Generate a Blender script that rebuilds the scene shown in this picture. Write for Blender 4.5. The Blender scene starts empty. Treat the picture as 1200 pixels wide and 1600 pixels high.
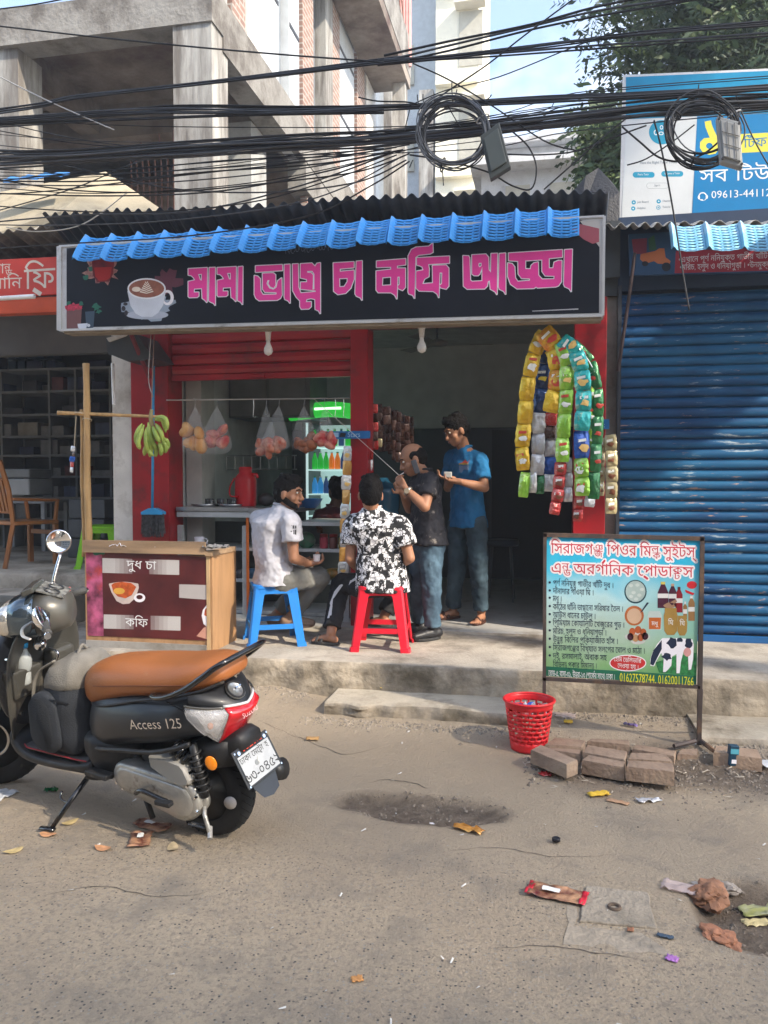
import bpy,bmesh,math,random
from mathutils import Vector,Matrix,Euler,noise
from mathutils.geometry import delaunay_2d_cdt
rnd=random.Random(7)
SC=bpy.context.scene
COL=SC.collection
PI=math.pi
#camera
YAW=math.radians(11.5);PITCH=math.atan(50/1250);EYE=1.45;FPX=1250.0
cam=bpy.data.cameras.new('camera');cam.sensor_fit='VERTICAL';cam.sensor_height=24.0
cam.lens=24.0*FPX/1600.0;cam.clip_end=2000;cam.clip_start=0.05
camo=bpy.data.objects.new('camera',cam);COL.objects.link(camo)
camo.location=(0,0,EYE);camo.rotation_euler=(PI/2-PITCH,0,YAW)
SC.camera=camo
#world and sun
SUN_EL=math.radians(38);SUN_AZ=math.radians(64)
w=bpy.data.worlds.new('World');SC.world=w;w.use_nodes=True
nt=w.node_tree;bg=nt.nodes['Background']
sky=nt.nodes.new('ShaderNodeTexSky');sky.sky_type='NISHITA';sky.sun_disc=False
sky.sun_elevation=SUN_EL;sky.sun_rotation=PI-SUN_AZ
sky.air_density=1.0;sky.dust_density=1.2;sky.ozone_density=1.2
tc=nt.nodes.new('ShaderNodeTexCoord');mp=nt.nodes.new('ShaderNodeMapping');mp.inputs['Scale'].default_value=(1,1,1.6);mp.inputs['Location'].default_value=(3.3,1.7,.4)
cn=nt.nodes.new('ShaderNodeTexNoise');cn.inputs['Scale'].default_value=2.6;cn.inputs['Detail'].default_value=9;cn.inputs['Roughness'].default_value=.56
cr=nt.nodes.new('ShaderNodeValToRGB');cr.color_ramp.elements[0].position=.50;cr.color_ramp.elements[1].position=.74
mx=nt.nodes.new('ShaderNodeMixRGB');mx.inputs[2].default_value=(5.0,4.9,4.8,1)
nt.links.new(tc.outputs['Generated'],mp.inputs[0]);nt.links.new(mp.outputs[0],cn.inputs['Vector'])
nt.links.new(cn.outputs[0],cr.inputs[0]);nt.links.new(cr.outputs[0],mx.inputs[0])
nt.links.new(sky.outputs[0],mx.inputs[1]);nt.links.new(mx.outputs[0],bg.inputs[0])
bg.inputs[1].default_value=0.15
sl=bpy.data.lights.new('sun','SUN');sl.energy=3.0;sl.angle=math.radians(1.6);sl.color=(1,.88,.72)
so=bpy.data.objects.new('sun',sl);COL.objects.link(so)
sd=Vector((math.sin(SUN_AZ)*math.cos(SUN_EL),-math.cos(SUN_AZ)*math.cos(SUN_EL),math.sin(SUN_EL)))
so.rotation_euler=sd.to_track_quat('Z','Y').to_euler();so.location=(6,-6,12)
SC.view_settings.view_transform='Standard';SC.view_settings.look='None'
SC.view_settings.exposure=1.72;SC.view_settings.gamma=1.0;SC.view_settings.use_curve_mapping=False
SC.render.engine='CYCLES'
SC.cycles.max_bounces=6;SC.cycles.diffuse_bounces=4;SC.cycles.glossy_bounces=3;SC.cycles.transmission_bounces=6;SC.cycles.transparent_max_bounces=12
SC.cycles.caustics_reflective=False;SC.cycles.caustics_refractive=False
#picture pixel -> point on a real plane
_R=Vector((math.cos(YAW),math.sin(YAW),0));_f=Vector((-math.sin(YAW),math.cos(YAW),0))
_F=_f*math.cos(PITCH)-Vector((0,0,math.sin(PITCH)));_U=_R.cross(_F)
def on(px,py,x=None,y=None,z=None):
 d=_F+_R*((px-600)/FPX)+_U*((800-py)/FPX)
 t=y/d.y if y is not None else ((z-EYE)/d.z if z is not None else x/d.x)
 return Vector((d.x*t,d.y*t,EYE+d.z*t))
#materials
MATS={}
def lin(h):
 if isinstance(h,str):
  v=[int(h[i:i+2],16)/255 for i in (0,2,4)]
  return tuple((c/12.92 if c<=.04045 else ((c+.055)/1.055)**2.4)for c in v)
 return tuple(h)
def M(name,col,rough=.6,metal=0,var=.12,scale=6,bump=0.,bscale=60,dirt=None,dirt_amt=.0,dscale=3,spec=.5,trans=0,alpha=1,emis=None,estr=0,coat=0,ior=1.45,stretch=None,sheen=0,tint=None):
 if name in MATS:return MATS[name]
 m=bpy.data.materials.new(name);m.use_nodes=True;MATS[name]=m
 n=m.node_tree;b=n.nodes['Principled BSDF'];c=lin(col)
 b.inputs['Roughness'].default_value=rough;b.inputs['Metallic'].default_value=metal
 b.inputs['Specular IOR Level'].default_value=spec;b.inputs['IOR'].default_value=ior
 b.inputs['Transmission Weight'].default_value=trans;b.inputs['Alpha'].default_value=alpha
 b.inputs['Coat Weight'].default_value=coat
 t=n.nodes.new('ShaderNodeTexCoord');mpn=n.nodes.new('ShaderNodeMapping');n.links.new(t.outputs['Object'],mpn.inputs[0])
 if stretch:mpn.inputs['Scale'].default_value=stretch
 ns=n.nodes.new('ShaderNodeTexNoise');ns.inputs['Scale'].default_value=scale;ns.inputs['Detail'].default_value=6
 n.links.new(mpn.outputs[0],ns.inputs['Vector'])
 mix=n.nodes.new('ShaderNodeMixRGB');mix.inputs[1].default_value=tuple(max(0,x*(1-var))for x in c)+(1,)
 c2=lin(tint)if tint else tuple(min(1,x*(1+var))for x in c)
 mix.inputs[2].default_value=c2+(1,)
 rp=n.nodes.new('ShaderNodeValToRGB');rp.color_ramp.elements[0].position=.32;rp.color_ramp.elements[1].position=.68
 n.links.new(ns.outputs[0],rp.inputs[0]);n.links.new(rp.outputs[0],mix.inputs[0])
 out=mix.outputs[0]
 if dirt:
  dn=n.nodes.new('ShaderNodeTexNoise');dn.inputs['Scale'].default_value=dscale;dn.inputs['Detail'].default_value=10;dn.inputs['Roughness'].default_value=.68
  n.links.new(mpn.outputs[0],dn.inputs['Vector'])
  dr=n.nodes.new('ShaderNodeValToRGB');dr.color_ramp.elements[0].position=.62-.35*dirt_amt;dr.color_ramp.elements[1].position=.74-.18*dirt_amt
  n.links.new(dn.outputs[0],dr.inputs[0])
  m2=n.nodes.new('ShaderNodeMixRGB');m2.inputs[2].default_value=lin(dirt)+(1,)
  n.links.new(dr.outputs[0],m2.inputs[0]);n.links.new(out,m2.inputs[1]);out=m2.outputs[0]
 n.links.new(out,b.inputs['Base Color'])
 if bump:
  bn=n.nodes.new('ShaderNodeTexNoise');bn.inputs['Scale'].default_value=bscale;bn.inputs['Detail'].default_value=6
  n.links.new(mpn.outputs[0],bn.inputs['Vector'])
  bp=n.nodes.new('ShaderNodeBump');bp.inputs['Strength'].default_value=bump;bp.inputs['Distance'].default_value=.02
  n.links.new(bn.outputs[0],bp.inputs['Height']);n.links.new(bp.outputs[0],b.inputs['Normal'])
 if emis:
  b.inputs['Emission Color'].default_value=lin(emis)+(1,);b.inputs['Emission Strength'].default_value=estr
 return m
#mesh builder
def frame_from(d):
 d=Vector(d).normalized();a=Vector((0,0,1))if abs(d.z)<.9 else Vector((1,0,0))
 u=d.cross(a).normalized();return u,d.cross(u).normalized()
class MB:
 def __init__(s):s.v=[];s.f=[]
 def add(s,vs,fs):
  k=len(s.v);s.v+=[tuple(p)for p in vs];s.f+=[tuple(i+k for i in f)for f in fs];return s
 def box(s,c,d,rot=None,taper=1.0):
  c=Vector(c);R=Euler(rot).to_matrix()if rot is not None else Matrix.Identity(3)
  vs=[c+R@Vector((x*d[0]/2*(taper if z>0 else 1),y*d[1]/2*(taper if z>0 else 1),z*d[2]/2))for x in (-1,1)for y in (-1,1)for z in (-1,1)]
  return s.add(vs,[(0,1,3,2),(4,6,7,5),(0,4,5,1),(2,3,7,6),(0,2,6,4),(1,5,7,3)])
 def bb(s,a,b):
  a=Vector(a);b=Vector(b);return s.box((a+b)/2,[abs(b[i]-a[i])for i in range(3)])
 def bbox_bevel(s,c,d,r=.01,rot=None):
  c=Vector(c);R=Euler(rot).to_matrix()if rot is not None else Matrix.Identity(3)
  bm=bmesh.new();bmesh.ops.create_cube(bm,size=1)
  for v in bm.verts:v.co=Vector((v.co.x*d[0],v.co.y*d[1],v.co.z*d[2]))
  bmesh.ops.bevel(bm,geom=bm.edges[:],offset=r,segments=2,affect='EDGES',profile=.5)
  s.add([c+R@v.co for v in bm.verts],[[v.index for v in f.verts]for f in bm.faces]);bm.free();return s
 def tube(s,pts,r,n=8,cap=True,flat=1.0):
  pts=[Vector(p)for p in pts];m=len(pts);k=len(s.v);prev=None
  for i,p in enumerate(pts):
   d=(pts[min(i+1,m-1)]-pts[max(i-1,0)])
   if d.length<1e-9:d=Vector((0,0,1))
   d.normalize()
   if prev is None:u,v=frame_from(d)
   else:
    u=(prev-d*prev.dot(d));u=u.normalized()if u.length>1e-6 else frame_from(d)[0];v=d.cross(u)
   prev=u;rr=r[i]if isinstance(r,(list,tuple))else r
   for j in range(n):
    a=2*PI*j/n;s.v.append(tuple(p+u*math.cos(a)*rr+v*math.sin(a)*rr*flat))
  for i in range(m-1):
   for j in range(n):
    a=k+i*n+j;b=k+i*n+(j+1)%n;s.f.append((a,b,b+n,a+n))
  if cap:s.f.append(tuple(k+j for j in range(n))[::-1]);s.f.append(tuple(k+(m-1)*n+j for j in range(n)))
  return s
 def cyl(s,a,b,r,n=12,r2=None):return s.tube([a,b],[r,r if r2 is None else r2],n)
 def lathe(s,prof,c=(0,0,0),ax=(0,0,1),n=20,ang=2*PI,ref=None):
  c=Vector(c);ax=Vector(ax).normalized();u,v=frame_from(ax);k=len(s.v)
  for r,h in prof:
   for j in range(n):
    a=ang*j/n;s.v.append(tuple(c+ax*h+(u*math.cos(a)+v*math.sin(a))*r))
  for i in range(len(prof)-1):
   for j in range(n):
    a=k+i*n+j;b=k+i*n+(j+1)%n;s.f.append((a,b,b+n,a+n))
  if prof[0][0]>1e-6:s.f.append(tuple(k+j for j in range(n))[::-1])
  if prof[-1][0]>1e-6:s.f.append(tuple(k+(len(prof)-1)*n+j for j in range(n)))
  return s
 def torus(s,c,ax,R,r,n=32,m=10,sq=1.0):
  c=Vector(c);ax=Vector(ax).normalized();u,v=frame_from(ax);k=len(s.v)
  for i in range(n):
   a=2*PI*i/n;e=u*math.cos(a)+v*math.sin(a)
   for j in range(m):
    b=2*PI*j/m;s.v.append(tuple(c+e*(R+r*math.cos(b))+ax*r*sq*math.sin(b)))
  for i in range(n):
   for j in range(m):
    s.f.append((k+i*m+j,k+((i+1)%n)*m+j,k+((i+1)%n)*m+(j+1)%m,k+i*m+(j+1)%m))
  return s
 def ell(s,c,rad,rot=None,n=16,m=10):
  c=Vector(c);R=Euler(rot).to_matrix()if rot is not None else Matrix.Identity(3);k=len(s.v)
  for i in range(m+1):
   t=PI*i/m
   for j in range(n):
    a=2*PI*j/n
    s.v.append(tuple(c+R@Vector((rad[0]*math.sin(t)*math.cos(a),rad[1]*math.sin(t)*math.sin(a),rad[2]*math.cos(t)))))
  for i in range(m):
   for j in range(n):s.f.append((k+i*n+j,k+(i+1)*n+j,k+(i+1)*n+(j+1)%n,k+i*n+(j+1)%n))
  return s
 def loft(s,rings,cap=True,closed=True):
  k=len(s.v);n=len(rings[0])
  for r in rings:s.v+=[tuple(p)for p in r]
  for i in range(len(rings)-1):
   for j in range(n if closed else n-1):
    a=k+i*n+j;b=k+i*n+(j+1)%n;s.f.append((a,b,b+n,a+n))
  if cap:s.f.append(tuple(k+j for j in range(n))[::-1]);s.f.append(tuple(k+(len(rings)-1)*n+j for j in range(n)))
  return s
 def prism(s,poly,a,b):
  """extrude a polygon (list of 3D points) from offset a to offset b (vectors)"""
  n=len(poly);a=Vector(a);b=Vector(b)
  vs=[Vector(p)+a for p in poly]+[Vector(p)+b for p in poly]
  return s.add(vs,[tuple(range(n))[::-1],tuple(range(n,2*n))]+[(i,(i+1)%n,n+(i+1)%n,n+i)for i in range(n)])
 def quad(s,a,b,c,d):return s.add([a,b,c,d],[(0,1,2,3)])
 def build(s,name,mat,parent=None,smooth=False,world=False,label=None,cat=None,group=None,kind=None,recalc=True,mods=None,auto=None):
  vs=s.v
  if world and parent is not None:
   Mi=full(parent).inverted();vs=[tuple(Mi@Vector(p))for p in vs]
  loc=None
  if parent is None and vs and kind!='structure':
   lo=[min(p[i]for p in vs)for i in range(3)];hi=[max(p[i]for p in vs)for i in range(3)]
   loc=Vector(((lo[0]+hi[0])/2,(lo[1]+hi[1])/2,lo[2]));vs=[tuple(Vector(p)-loc)for p in vs]
  me=bpy.data.meshes.new(name);me.from_pydata(vs,[],s.f)
  if recalc:
   bm=bmesh.new();bm.from_mesh(me);bmesh.ops.recalc_face_normals(bm,faces=bm.faces[:]);bm.to_mesh(me);bm.free()
  me.materials.append(mat)
  if smooth:me.polygons.foreach_set('use_smooth',[True]*len(me.polygons))
  if auto is not None:
   me.polygons.foreach_set('use_smooth',[True]*len(me.polygons));me.set_sharp_from_angle(angle=math.radians(auto))
  o=bpy.data.objects.new(name,me);COL.objects.link(o)
  if loc is not None:o.location=loc
  if parent is not None:o.parent=parent
  tag(o,label,cat,group,kind)
  return o
def full(o):
 m=Matrix.LocRotScale(o.location,o.rotation_euler,o.scale)
 return full(o.parent)@m if o.parent else m
def tag(o,label=None,cat=None,group=None,kind=None):
 for k,v in (('label',label),('category',cat),('group',group),('kind',kind)):
  if v:o[k]=v
 return o
def thing(name,label,cat,loc=(0,0,0),rot=(0,0,0),group=None):
 o=bpy.data.objects.new(name,None);COL.objects.link(o);o.empty_display_size=.1
 o.location=loc;o.rotation_euler=rot if hasattr(rot,'__len__')else (0,0,rot)
 return tag(o,label,cat,group)
def dup(root,loc=None,rot=None,label=None,group=None,scale=None):
 c=root.copy();COL.objects.link(c)
 if loc is not None:c.location=loc
 if rot is not None:c.rotation_euler=rot
 if scale is not None:c.scale=scale
 if label:c['label']=label
 if group:c['group']=group
 def rec(a,b):
  for ch in a.children:
   d=ch.copy();COL.objects.link(d);d.parent=b;rec(ch,d)
 rec(root,c);return c
def inst(o,loc=None,rot=None,parent=None,scale=None,mat=None):
 c=o.copy();COL.objects.link(c)
 if loc is not None:c.location=loc
 if rot is not None:c.rotation_euler=rot
 if scale is not None:c.scale=scale
 if parent is not None:c.parent=parent
 return c
def solidify(o,t,off=0):
 m=o.modifiers.new('thick','SOLIDIFY');m.thickness=t;m.offset=off;return o
def bevel(o,w,seg=2,ang=40):
 m=o.modifiers.new('edge','BEVEL');m.width=w;m.segments=seg;m.limit_method='ANGLE';m.angle_limit=math.radians(ang);return o
def subsurf(o,n=1):
 m=o.modifiers.new('sub','SUBSURF');m.levels=n;m.render_levels=n;return o
def remesh(o,vox=.008,it=4,fac=.5):
 m=o.modifiers.new('union','REMESH');m.mode='VOXEL';m.voxel_size=vox;m.use_smooth_shade=True
 k=o.modifiers.new('soft','SMOOTH');k.iterations=it;k.factor=fac;return o
#flat print: polygons and lettering
import numpy as np
def fill2d(loops,evenodd=False):
 vs=[];es=[]
 for L in loops:
  k=len(vs);n=len(L);vs+=[Vector(p)for p in L];es+=[(k+i,k+(i+1)%n)for i in range(n)]
 r=delaunay_2d_cdt(vs,es,[],0,1e-6)
 V=[tuple(p)for p in r[0]];F=[tuple(f)for f in r[2]]
 if not F:return V,[]
 A=np.array(V);C=np.array([[sum(V[i][0]for i in f)/len(f),sum(V[i][1]for i in f)/len(f)]for f in F])
 p=np.array([tuple(vs[a])for a,b in es]);q=np.array([tuple(vs[b])for a,b in es])
 wn=np.zeros(len(C),int)
 for s0 in range(0,len(C),400):
  x,y=C[s0:s0+400,:1],C[s0:s0+400,1:];cr=(q[:,0]-p[:,0])*(y-p[:,1])-(x-p[:,0])*(q[:,1]-p[:,1])
  wn[s0:s0+400]=((p[:,1]<=y)&(q[:,1]>y)&(cr>0)).sum(1)-((p[:,1]>y)&(q[:,1]<=y)&(cr<0)).sum(1)
 return V,[f for f,w_ in zip(F,wn)if (w_%2 if evenodd else w_)]
def area2(L):return sum(L[i][0]*L[(i+1)%len(L)][1]-L[(i+1)%len(L)][0]*L[i][1]for i in range(len(L)))
_gc={}
def _contours(ch,off):
 c=bpy.data.curves.new('g','FONT');c.body=ch;c.size=1;c.fill_mode='NONE';c.resolution_u=2;c.offset=off
 o=bpy.data.objects.new('g',c);me=o.to_mesh()
 nv=len(me.vertices);nb={i:[]for i in range(nv)}
 for e in me.edges:a,b=e.vertices;nb[a].append(b);nb[b].append(a)
 loops=[];seen=set();co=[v.co.to_2d().to_tuple()for v in me.vertices]
 for i in range(nv):
  if i in seen or not nb[i]:continue
  L=[i];seen.add(i);cur=i
  nxt=i+1 if i+1 in nb[i]else nb[i][0]
  while nxt not in seen:
   L.append(nxt);seen.add(nxt);cur=nxt
   c2=[k for k in nb[cur]if k not in seen]
   if not c2:break
   nxt=cur+1 if cur+1 in c2 else c2[0]
  if len(L)>2:loops.append([co[k]for k in L])
 o.to_mesh_clear();bpy.data.objects.remove(o);bpy.data.curves.remove(c)
 return loops
def _xmax(loops):return max((p[0]for L in loops for p in L),default=0)
def _xmin(loops):return min((p[0]for L in loops for p in L),default=0)
_barx=None
def glyph(ch,off=0):
 global _barx
 k=(ch,round(off,3))
 if k not in _gc:
  if _barx is None:_barx=_xmax(_contours('H',0))
  if (ch,0)in _gc:adv=_gc[(ch,0)][2]
  else:adv=_xmax(_contours(ch+'H',0))-_barx
  L=_contours(ch,off)if ch!=' ' else []
  V,T=fill2d(L)if L else ([],[])
  _gc[k]=(V,T,adv,L)
 return _gc[k]
def layout(s,off=0):
 """left-to-right glyphs in visual order. {ab} stacks b under a, ^ puts the reph on the last glyph, _ the ra sign under it."""
 V=[];T=[];LO=[];GR=[];layout.groups=GR;x=0;i=0;lastx=0
 toks=[];q=0
 while q<len(s):
  if s[q]=='{':j=s.index('}',q);toks.append(s[q:j+1]);q=j+1
  elif s[q]in 'িেৈো' and toks:
   j=len(toks)-1
   while j>0 and toks[j]in '^_':j-=1
   if s[q]=='ো':toks.insert(j,'ে');toks.append('া')
   else:toks.insert(j,s[q])
   q+=1
  else:toks.append(s[q]);q+=1
 s=''.join(toks)
 def put(ch,x,y=0,sx=1,sy=1):
  gv,gt,adv,gl=glyph(ch,off)
  if sum(area2(L)for L in gl)<0:gl=[L[::-1]for L in gl]
  LO.extend([(x+p[0]*sx,y+p[1]*sy)for p in L]for L in gl);GR.append([[(x+p[0]*sx,y+p[1]*sy)for p in L]for L in gl])
  return adv*sx
 def bar(p,q,t):
  d=Vector((q[0]-p[0],q[1]-p[1])).normalized();n=Vector((-d.y,d.x))*(t/2+off);L=[(p[0]+n.x,p[1]+n.y),(p[0]-n.x,p[1]-n.y),(q[0]-n.x,q[1]-n.y),(q[0]+n.x,q[1]+n.y)];LO.append(L if area2(L)>0 else L[::-1]);GR.append([LO[-1]])
 while i<len(s):
  c=s[i]
  if c=='{':
   j=s.index('}',i);a=s[i+1:j];lastx=x
   w1=put(a[0],x,.2,.8,.70);put(a[1],x+.10,-.16,.72,.62);x+=w1+.03;i=j+1;continue
  if c=='^':bar((x-.16,.70),(x+.02,.92),.07);i+=1;continue
  if c=='_':bar((lastx+.06,-.02),(lastx+.34,-.20),.07);i+=1;continue
  lastx=x;x+=put(c,x);i+=1
 V,T=fill2d(LO)if LO else ([],[])
 return V,T,x
LK=.16
def ptext(mb,s,p0,p1,h,plane,off=0,lift=0.0,base=.62,outline=0):
 """lettering on a wall plane y=plane; p0,p1 picture points of the baseline ends, h letter height in picture pixels at p0"""
 V,T,wd=layout(s,off)
 A=on(p0[0],p0[1],y=plane);B=on(p1[0],p1[1],y=plane);C=on(p0[0],p0[1]-h,y=plane)
 ux=(B-A)/max(wd,1e-6);uz=(C-A)/base
 mb.add([A+ux*x+uz*y+Vector((0,-lift*LK,0))for x,y in V],T)
 if outline:
  ow=outline/ux.length;mb.v=[];mb.f=[]
  for gi,G in enumerate(list(layout.groups)):
   Q=[]
   for L in G:
    for i in range(len(L)):
     p=Vector(L[i]);q=Vector(L[(i+1)%len(L)]);dd=q-p
     if dd.length<1e-7:continue
     dd=dd.normalized()*ow;o_=Vector((-dd.y,dd.x));Q.append([tuple(t)for t in (p-o_-dd*.4,q-o_+dd*.4,q+o_+dd*.4,p+o_-dd*.4)])
   V,T=fill2d(Q+G);mb.add([A+ux*x+uz*y+Vector((0,-lift*LK-.00003*(gi%3),0))for x,y in V],T)
 return mb
def ppoly(mb,loops,plane,lift=0.0,f=None,evenodd=True):
 """polygons given in picture pixels, laid on the wall plane y=plane"""
 L2=[[(p[0],-p[1])for p in (map(f,L)if f else L)]for L in loops]
 V,T=fill2d(L2,evenodd)
 mb.add([on(x,-y,y=plane-lift*LK)for x,y in V],T);return mb
def pstroke(mb,L,wpx,plane,lift=0.0,f=None,closed=True):
 L=[tuple(f(p))if f else p for p in L];L=[(x,-y)for x,y in L];n=len(L);Q=[]
 for i in range(n if closed else n-1):
  p,q=Vector(L[i]),Vector(L[(i+1)%n]);dd=q-p
  if dd.length<1e-6:continue
  dd=dd.normalized()*wpx;o_=Vector((-dd.y,dd.x));Q.append([tuple(t)for t in (p-o_-dd*.5,q-o_+dd*.5,q+o_+dd*.5,p+o_-dd*.5)])
 V,T=fill2d(Q);mb.add([on(x,-y,y=plane-lift*LK)for x,y in V],T)
 return mb
def pellipse(cx,cy,rx,ry,n=24,jag=0,seed=1,a0=0):
 r=random.Random(seed);out=[]
 for i in range(n):
  k=1+(r.uniform(-jag,jag)if jag else 0);a=2*PI*i/n+a0
  out.append((cx+rx*k*math.cos(a),cy+ry*k*math.sin(a)))
 return out
def curve_pts(P,n=8):
 """Catmull-Rom through points"""
 P=[Vector(p)for p in P];out=[]
 for i in range(len(P)-1):
  p0=P[max(i-1,0)];p1=P[i];p2=P[i+1];p3=P[min(i+2,len(P)-1)]
  for k in range(n):
   t=k/n;out.append(.5*((2*p1)+(-p0+p2)*t+(2*p0-5*p1+4*p2-p3)*t*t+(-p0+3*p1-3*p2+p3)*t**3))
 out.append(P[-1]);return out
def selli(x,w,zl,zh,n=24,e=2.6,yc=0,sgn=1):
 """superellipse ring in the plane x"""
 out=[]
 for j in range(n):
  a=2*PI*j/n;c=math.cos(a);s_=math.sin(a)
  out.append((x,yc+w*math.copysign(abs(c)**(2/e),c),(zl+zh)/2+(zh-zl)/2*math.copysign(abs(s_)**(2/e),s_)))
 return out
def crumple(w_,d_,h_,seed=0,nx=8,ny=8,f=6):
 mb=MB();r=random.Random(seed);o=Vector((r.uniform(0,50),r.uniform(0,50),0))
 for i in range(nx+1):
  for j in range(ny+1):
   x=(i/nx-.5)*w_;y=(j/ny-.5)*d_
   z=h_*(.5+.9*noise.noise(Vector((x*f/w_,y*f/d_,0))+o));mb.v.append((x+.1*w_*noise.noise(Vector((i*.7,j*.9,3))+o),y+.1*d_*noise.noise(Vector((i*.9,j*.7,9))+o),max(.001,z)))
 for i in range(nx):
  for j in range(ny):a=i*(ny+1)+j;mb.f.append((a,a+1,a+ny+2,a+ny+1))
 return mb
#materials used by the setting
concrete=M('concrete',(.39,.35,.29),.9,var=.22,scale=2.2,bump=.35,bscale=45,dirt=(.13,.11,.085),dirt_amt=.45,dscale=1.7)
concrete_old=M('concrete_raw',(.36,.35,.325),.92,var=.2,scale=1.6,bump=.5,bscale=22,dirt=(.13,.118,.105),dirt_amt=.75,dscale=1.6)
concrete_streak=M('concrete_streaked',(.43,.425,.40),.92,var=.25,scale=3,bump=.4,bscale=16,dirt=(.15,.135,.12),dirt_amt=.72,dscale=4.5,stretch=(1,1,.15))
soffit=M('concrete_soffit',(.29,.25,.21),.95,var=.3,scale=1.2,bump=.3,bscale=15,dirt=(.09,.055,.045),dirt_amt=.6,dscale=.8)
plaster_face=M('mortar_face',(.38,.325,.25),.95,var=.3,scale=5,bump=1.0,bscale=14,dirt=(.12,.10,.07),dirt_amt=.6,dscale=3)
red_paint=M('red_paint',(.33,.009,.014),.38,var=.2,scale=3,bump=.05,dirt=(.14,.02,.02),dirt_amt=.25,dscale=4)
cream=M('white_wall',(.62,.59,.54),.8,var=.12,scale=4,dirt=(.3,.26,.22),dirt_amt=.4,dscale=3)
grey_wall=M('grey_wall',(.22,.22,.215),.85,var=.1)
dark_wall=M('dark_wall',(.045,.05,.055),.8,var=.2)
brickm=M('brickwork',(.33,.15,.10),.95,var=.3,scale=14,dirt=(.4,.34,.3),dirt_amt=.3,dscale=9)
def brick_mat():
 m=bpy.data.materials.new('brick_courses');m.use_nodes=True;n=m.node_tree;b=n.nodes['Principled BSDF']
 t=n.nodes.new('ShaderNodeTexCoord');mp_=n.nodes.new('ShaderNodeMapping');mp_.inputs['Rotation'].default_value=(0,0,0)
 sx=n.nodes.new('ShaderNodeSeparateXYZ');cx=n.nodes.new('ShaderNodeCombineXYZ');ad=n.nodes.new('ShaderNodeMath')
 n.links.new(t.outputs['Object'],sx.inputs[0]);n.links.new(sx.outputs[0],ad.inputs[0]);n.links.new(sx.outputs[1],ad.inputs[1])
 n.links.new(ad.outputs[0],cx.inputs[0]);n.links.new(sx.outputs[2],cx.inputs[1])
 br=n.nodes.new('ShaderNodeTexBrick');br.inputs['Scale'].default_value=1;br.inputs['Brick Width'].default_value=.25
 br.inputs['Row Height'].default_value=.085;br.inputs['Mortar Size'].default_value=.012
 br.inputs['Color1'].default_value=(.31,.19,.15,1);br.inputs['Color2'].default_value=(.25,.155,.125,1);br.inputs['Mortar'].default_value=(.42,.38,.34,1)
 n.links.new(cx.outputs[0],br.inputs['Vector']);n.links.new(br.outputs[0],b.inputs['Base Color']);b.inputs['Roughness'].default_value=.95
 bp=n.nodes.new('ShaderNodeBump');bp.inputs['Strength'].default_value=.6;bp.invert=True;n.links.new(br.outputs['Fac'],bp.inputs['Height']);n.links.new(bp.outputs[0],b.inputs['Normal'])
 return m
brick_c=brick_mat()
#ground
def ground_h(x,y):
 z=0.0
 t=min(1,max(0,(y-3.7)/1.2));z+=.05*t*t*(3-2*t)
 l=min(1,max(0,(-1.35-x)/.35));z+=.055*l*min(1,max(0,(y-4.1)/.7))
 z+=.012*noise.noise(Vector((x*.9,y*.9,3)))+.004*noise.noise(Vector((x*4,y*4,8)))
 for cx,cy,rx,ry,d in POT:
  q=((x-cx)/rx)**2+((y-cy)/ry)**2+.55*noise.noise(Vector((x*3.2,y*3.2,5)))+.25*noise.noise(Vector((x*11,y*11,1)))
  if q<1:z-=d*min(1,(1-q)*2.4)
 q=dirtmask(x,y);z+=.016*q*noise.noise(Vector((x*14,y*14,2)))+.007*q*noise.noise(Vector((x*37,y*37,2)))
 return z
_pa=on(665,1262,z=0);_pb=on(1150,1425,z=0)
POT=[(_pa.x,_pa.y,.42,.17,.035),(_pb.x+.08,_pb.y,.22,.25,.055)]
def dirtmask(x,y):
 d=0
 if x>-.1:d=max(0,min(1,1.3-abs(y-4.12)/.33+.6*noise.noise(Vector((x*2.5,y*2.5,7)))))*min(1,(x+.1)/.25)
 for cx,cy,rx,ry,_ in POT:
  q=((x-cx)/rx)**2+((y-cy)/ry)**2+.6*noise.noise(Vector((x*3.2,y*3.2,5)));d=max(d,min(1,max(0,(1.15-q)*2.5)))
 return d
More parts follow.
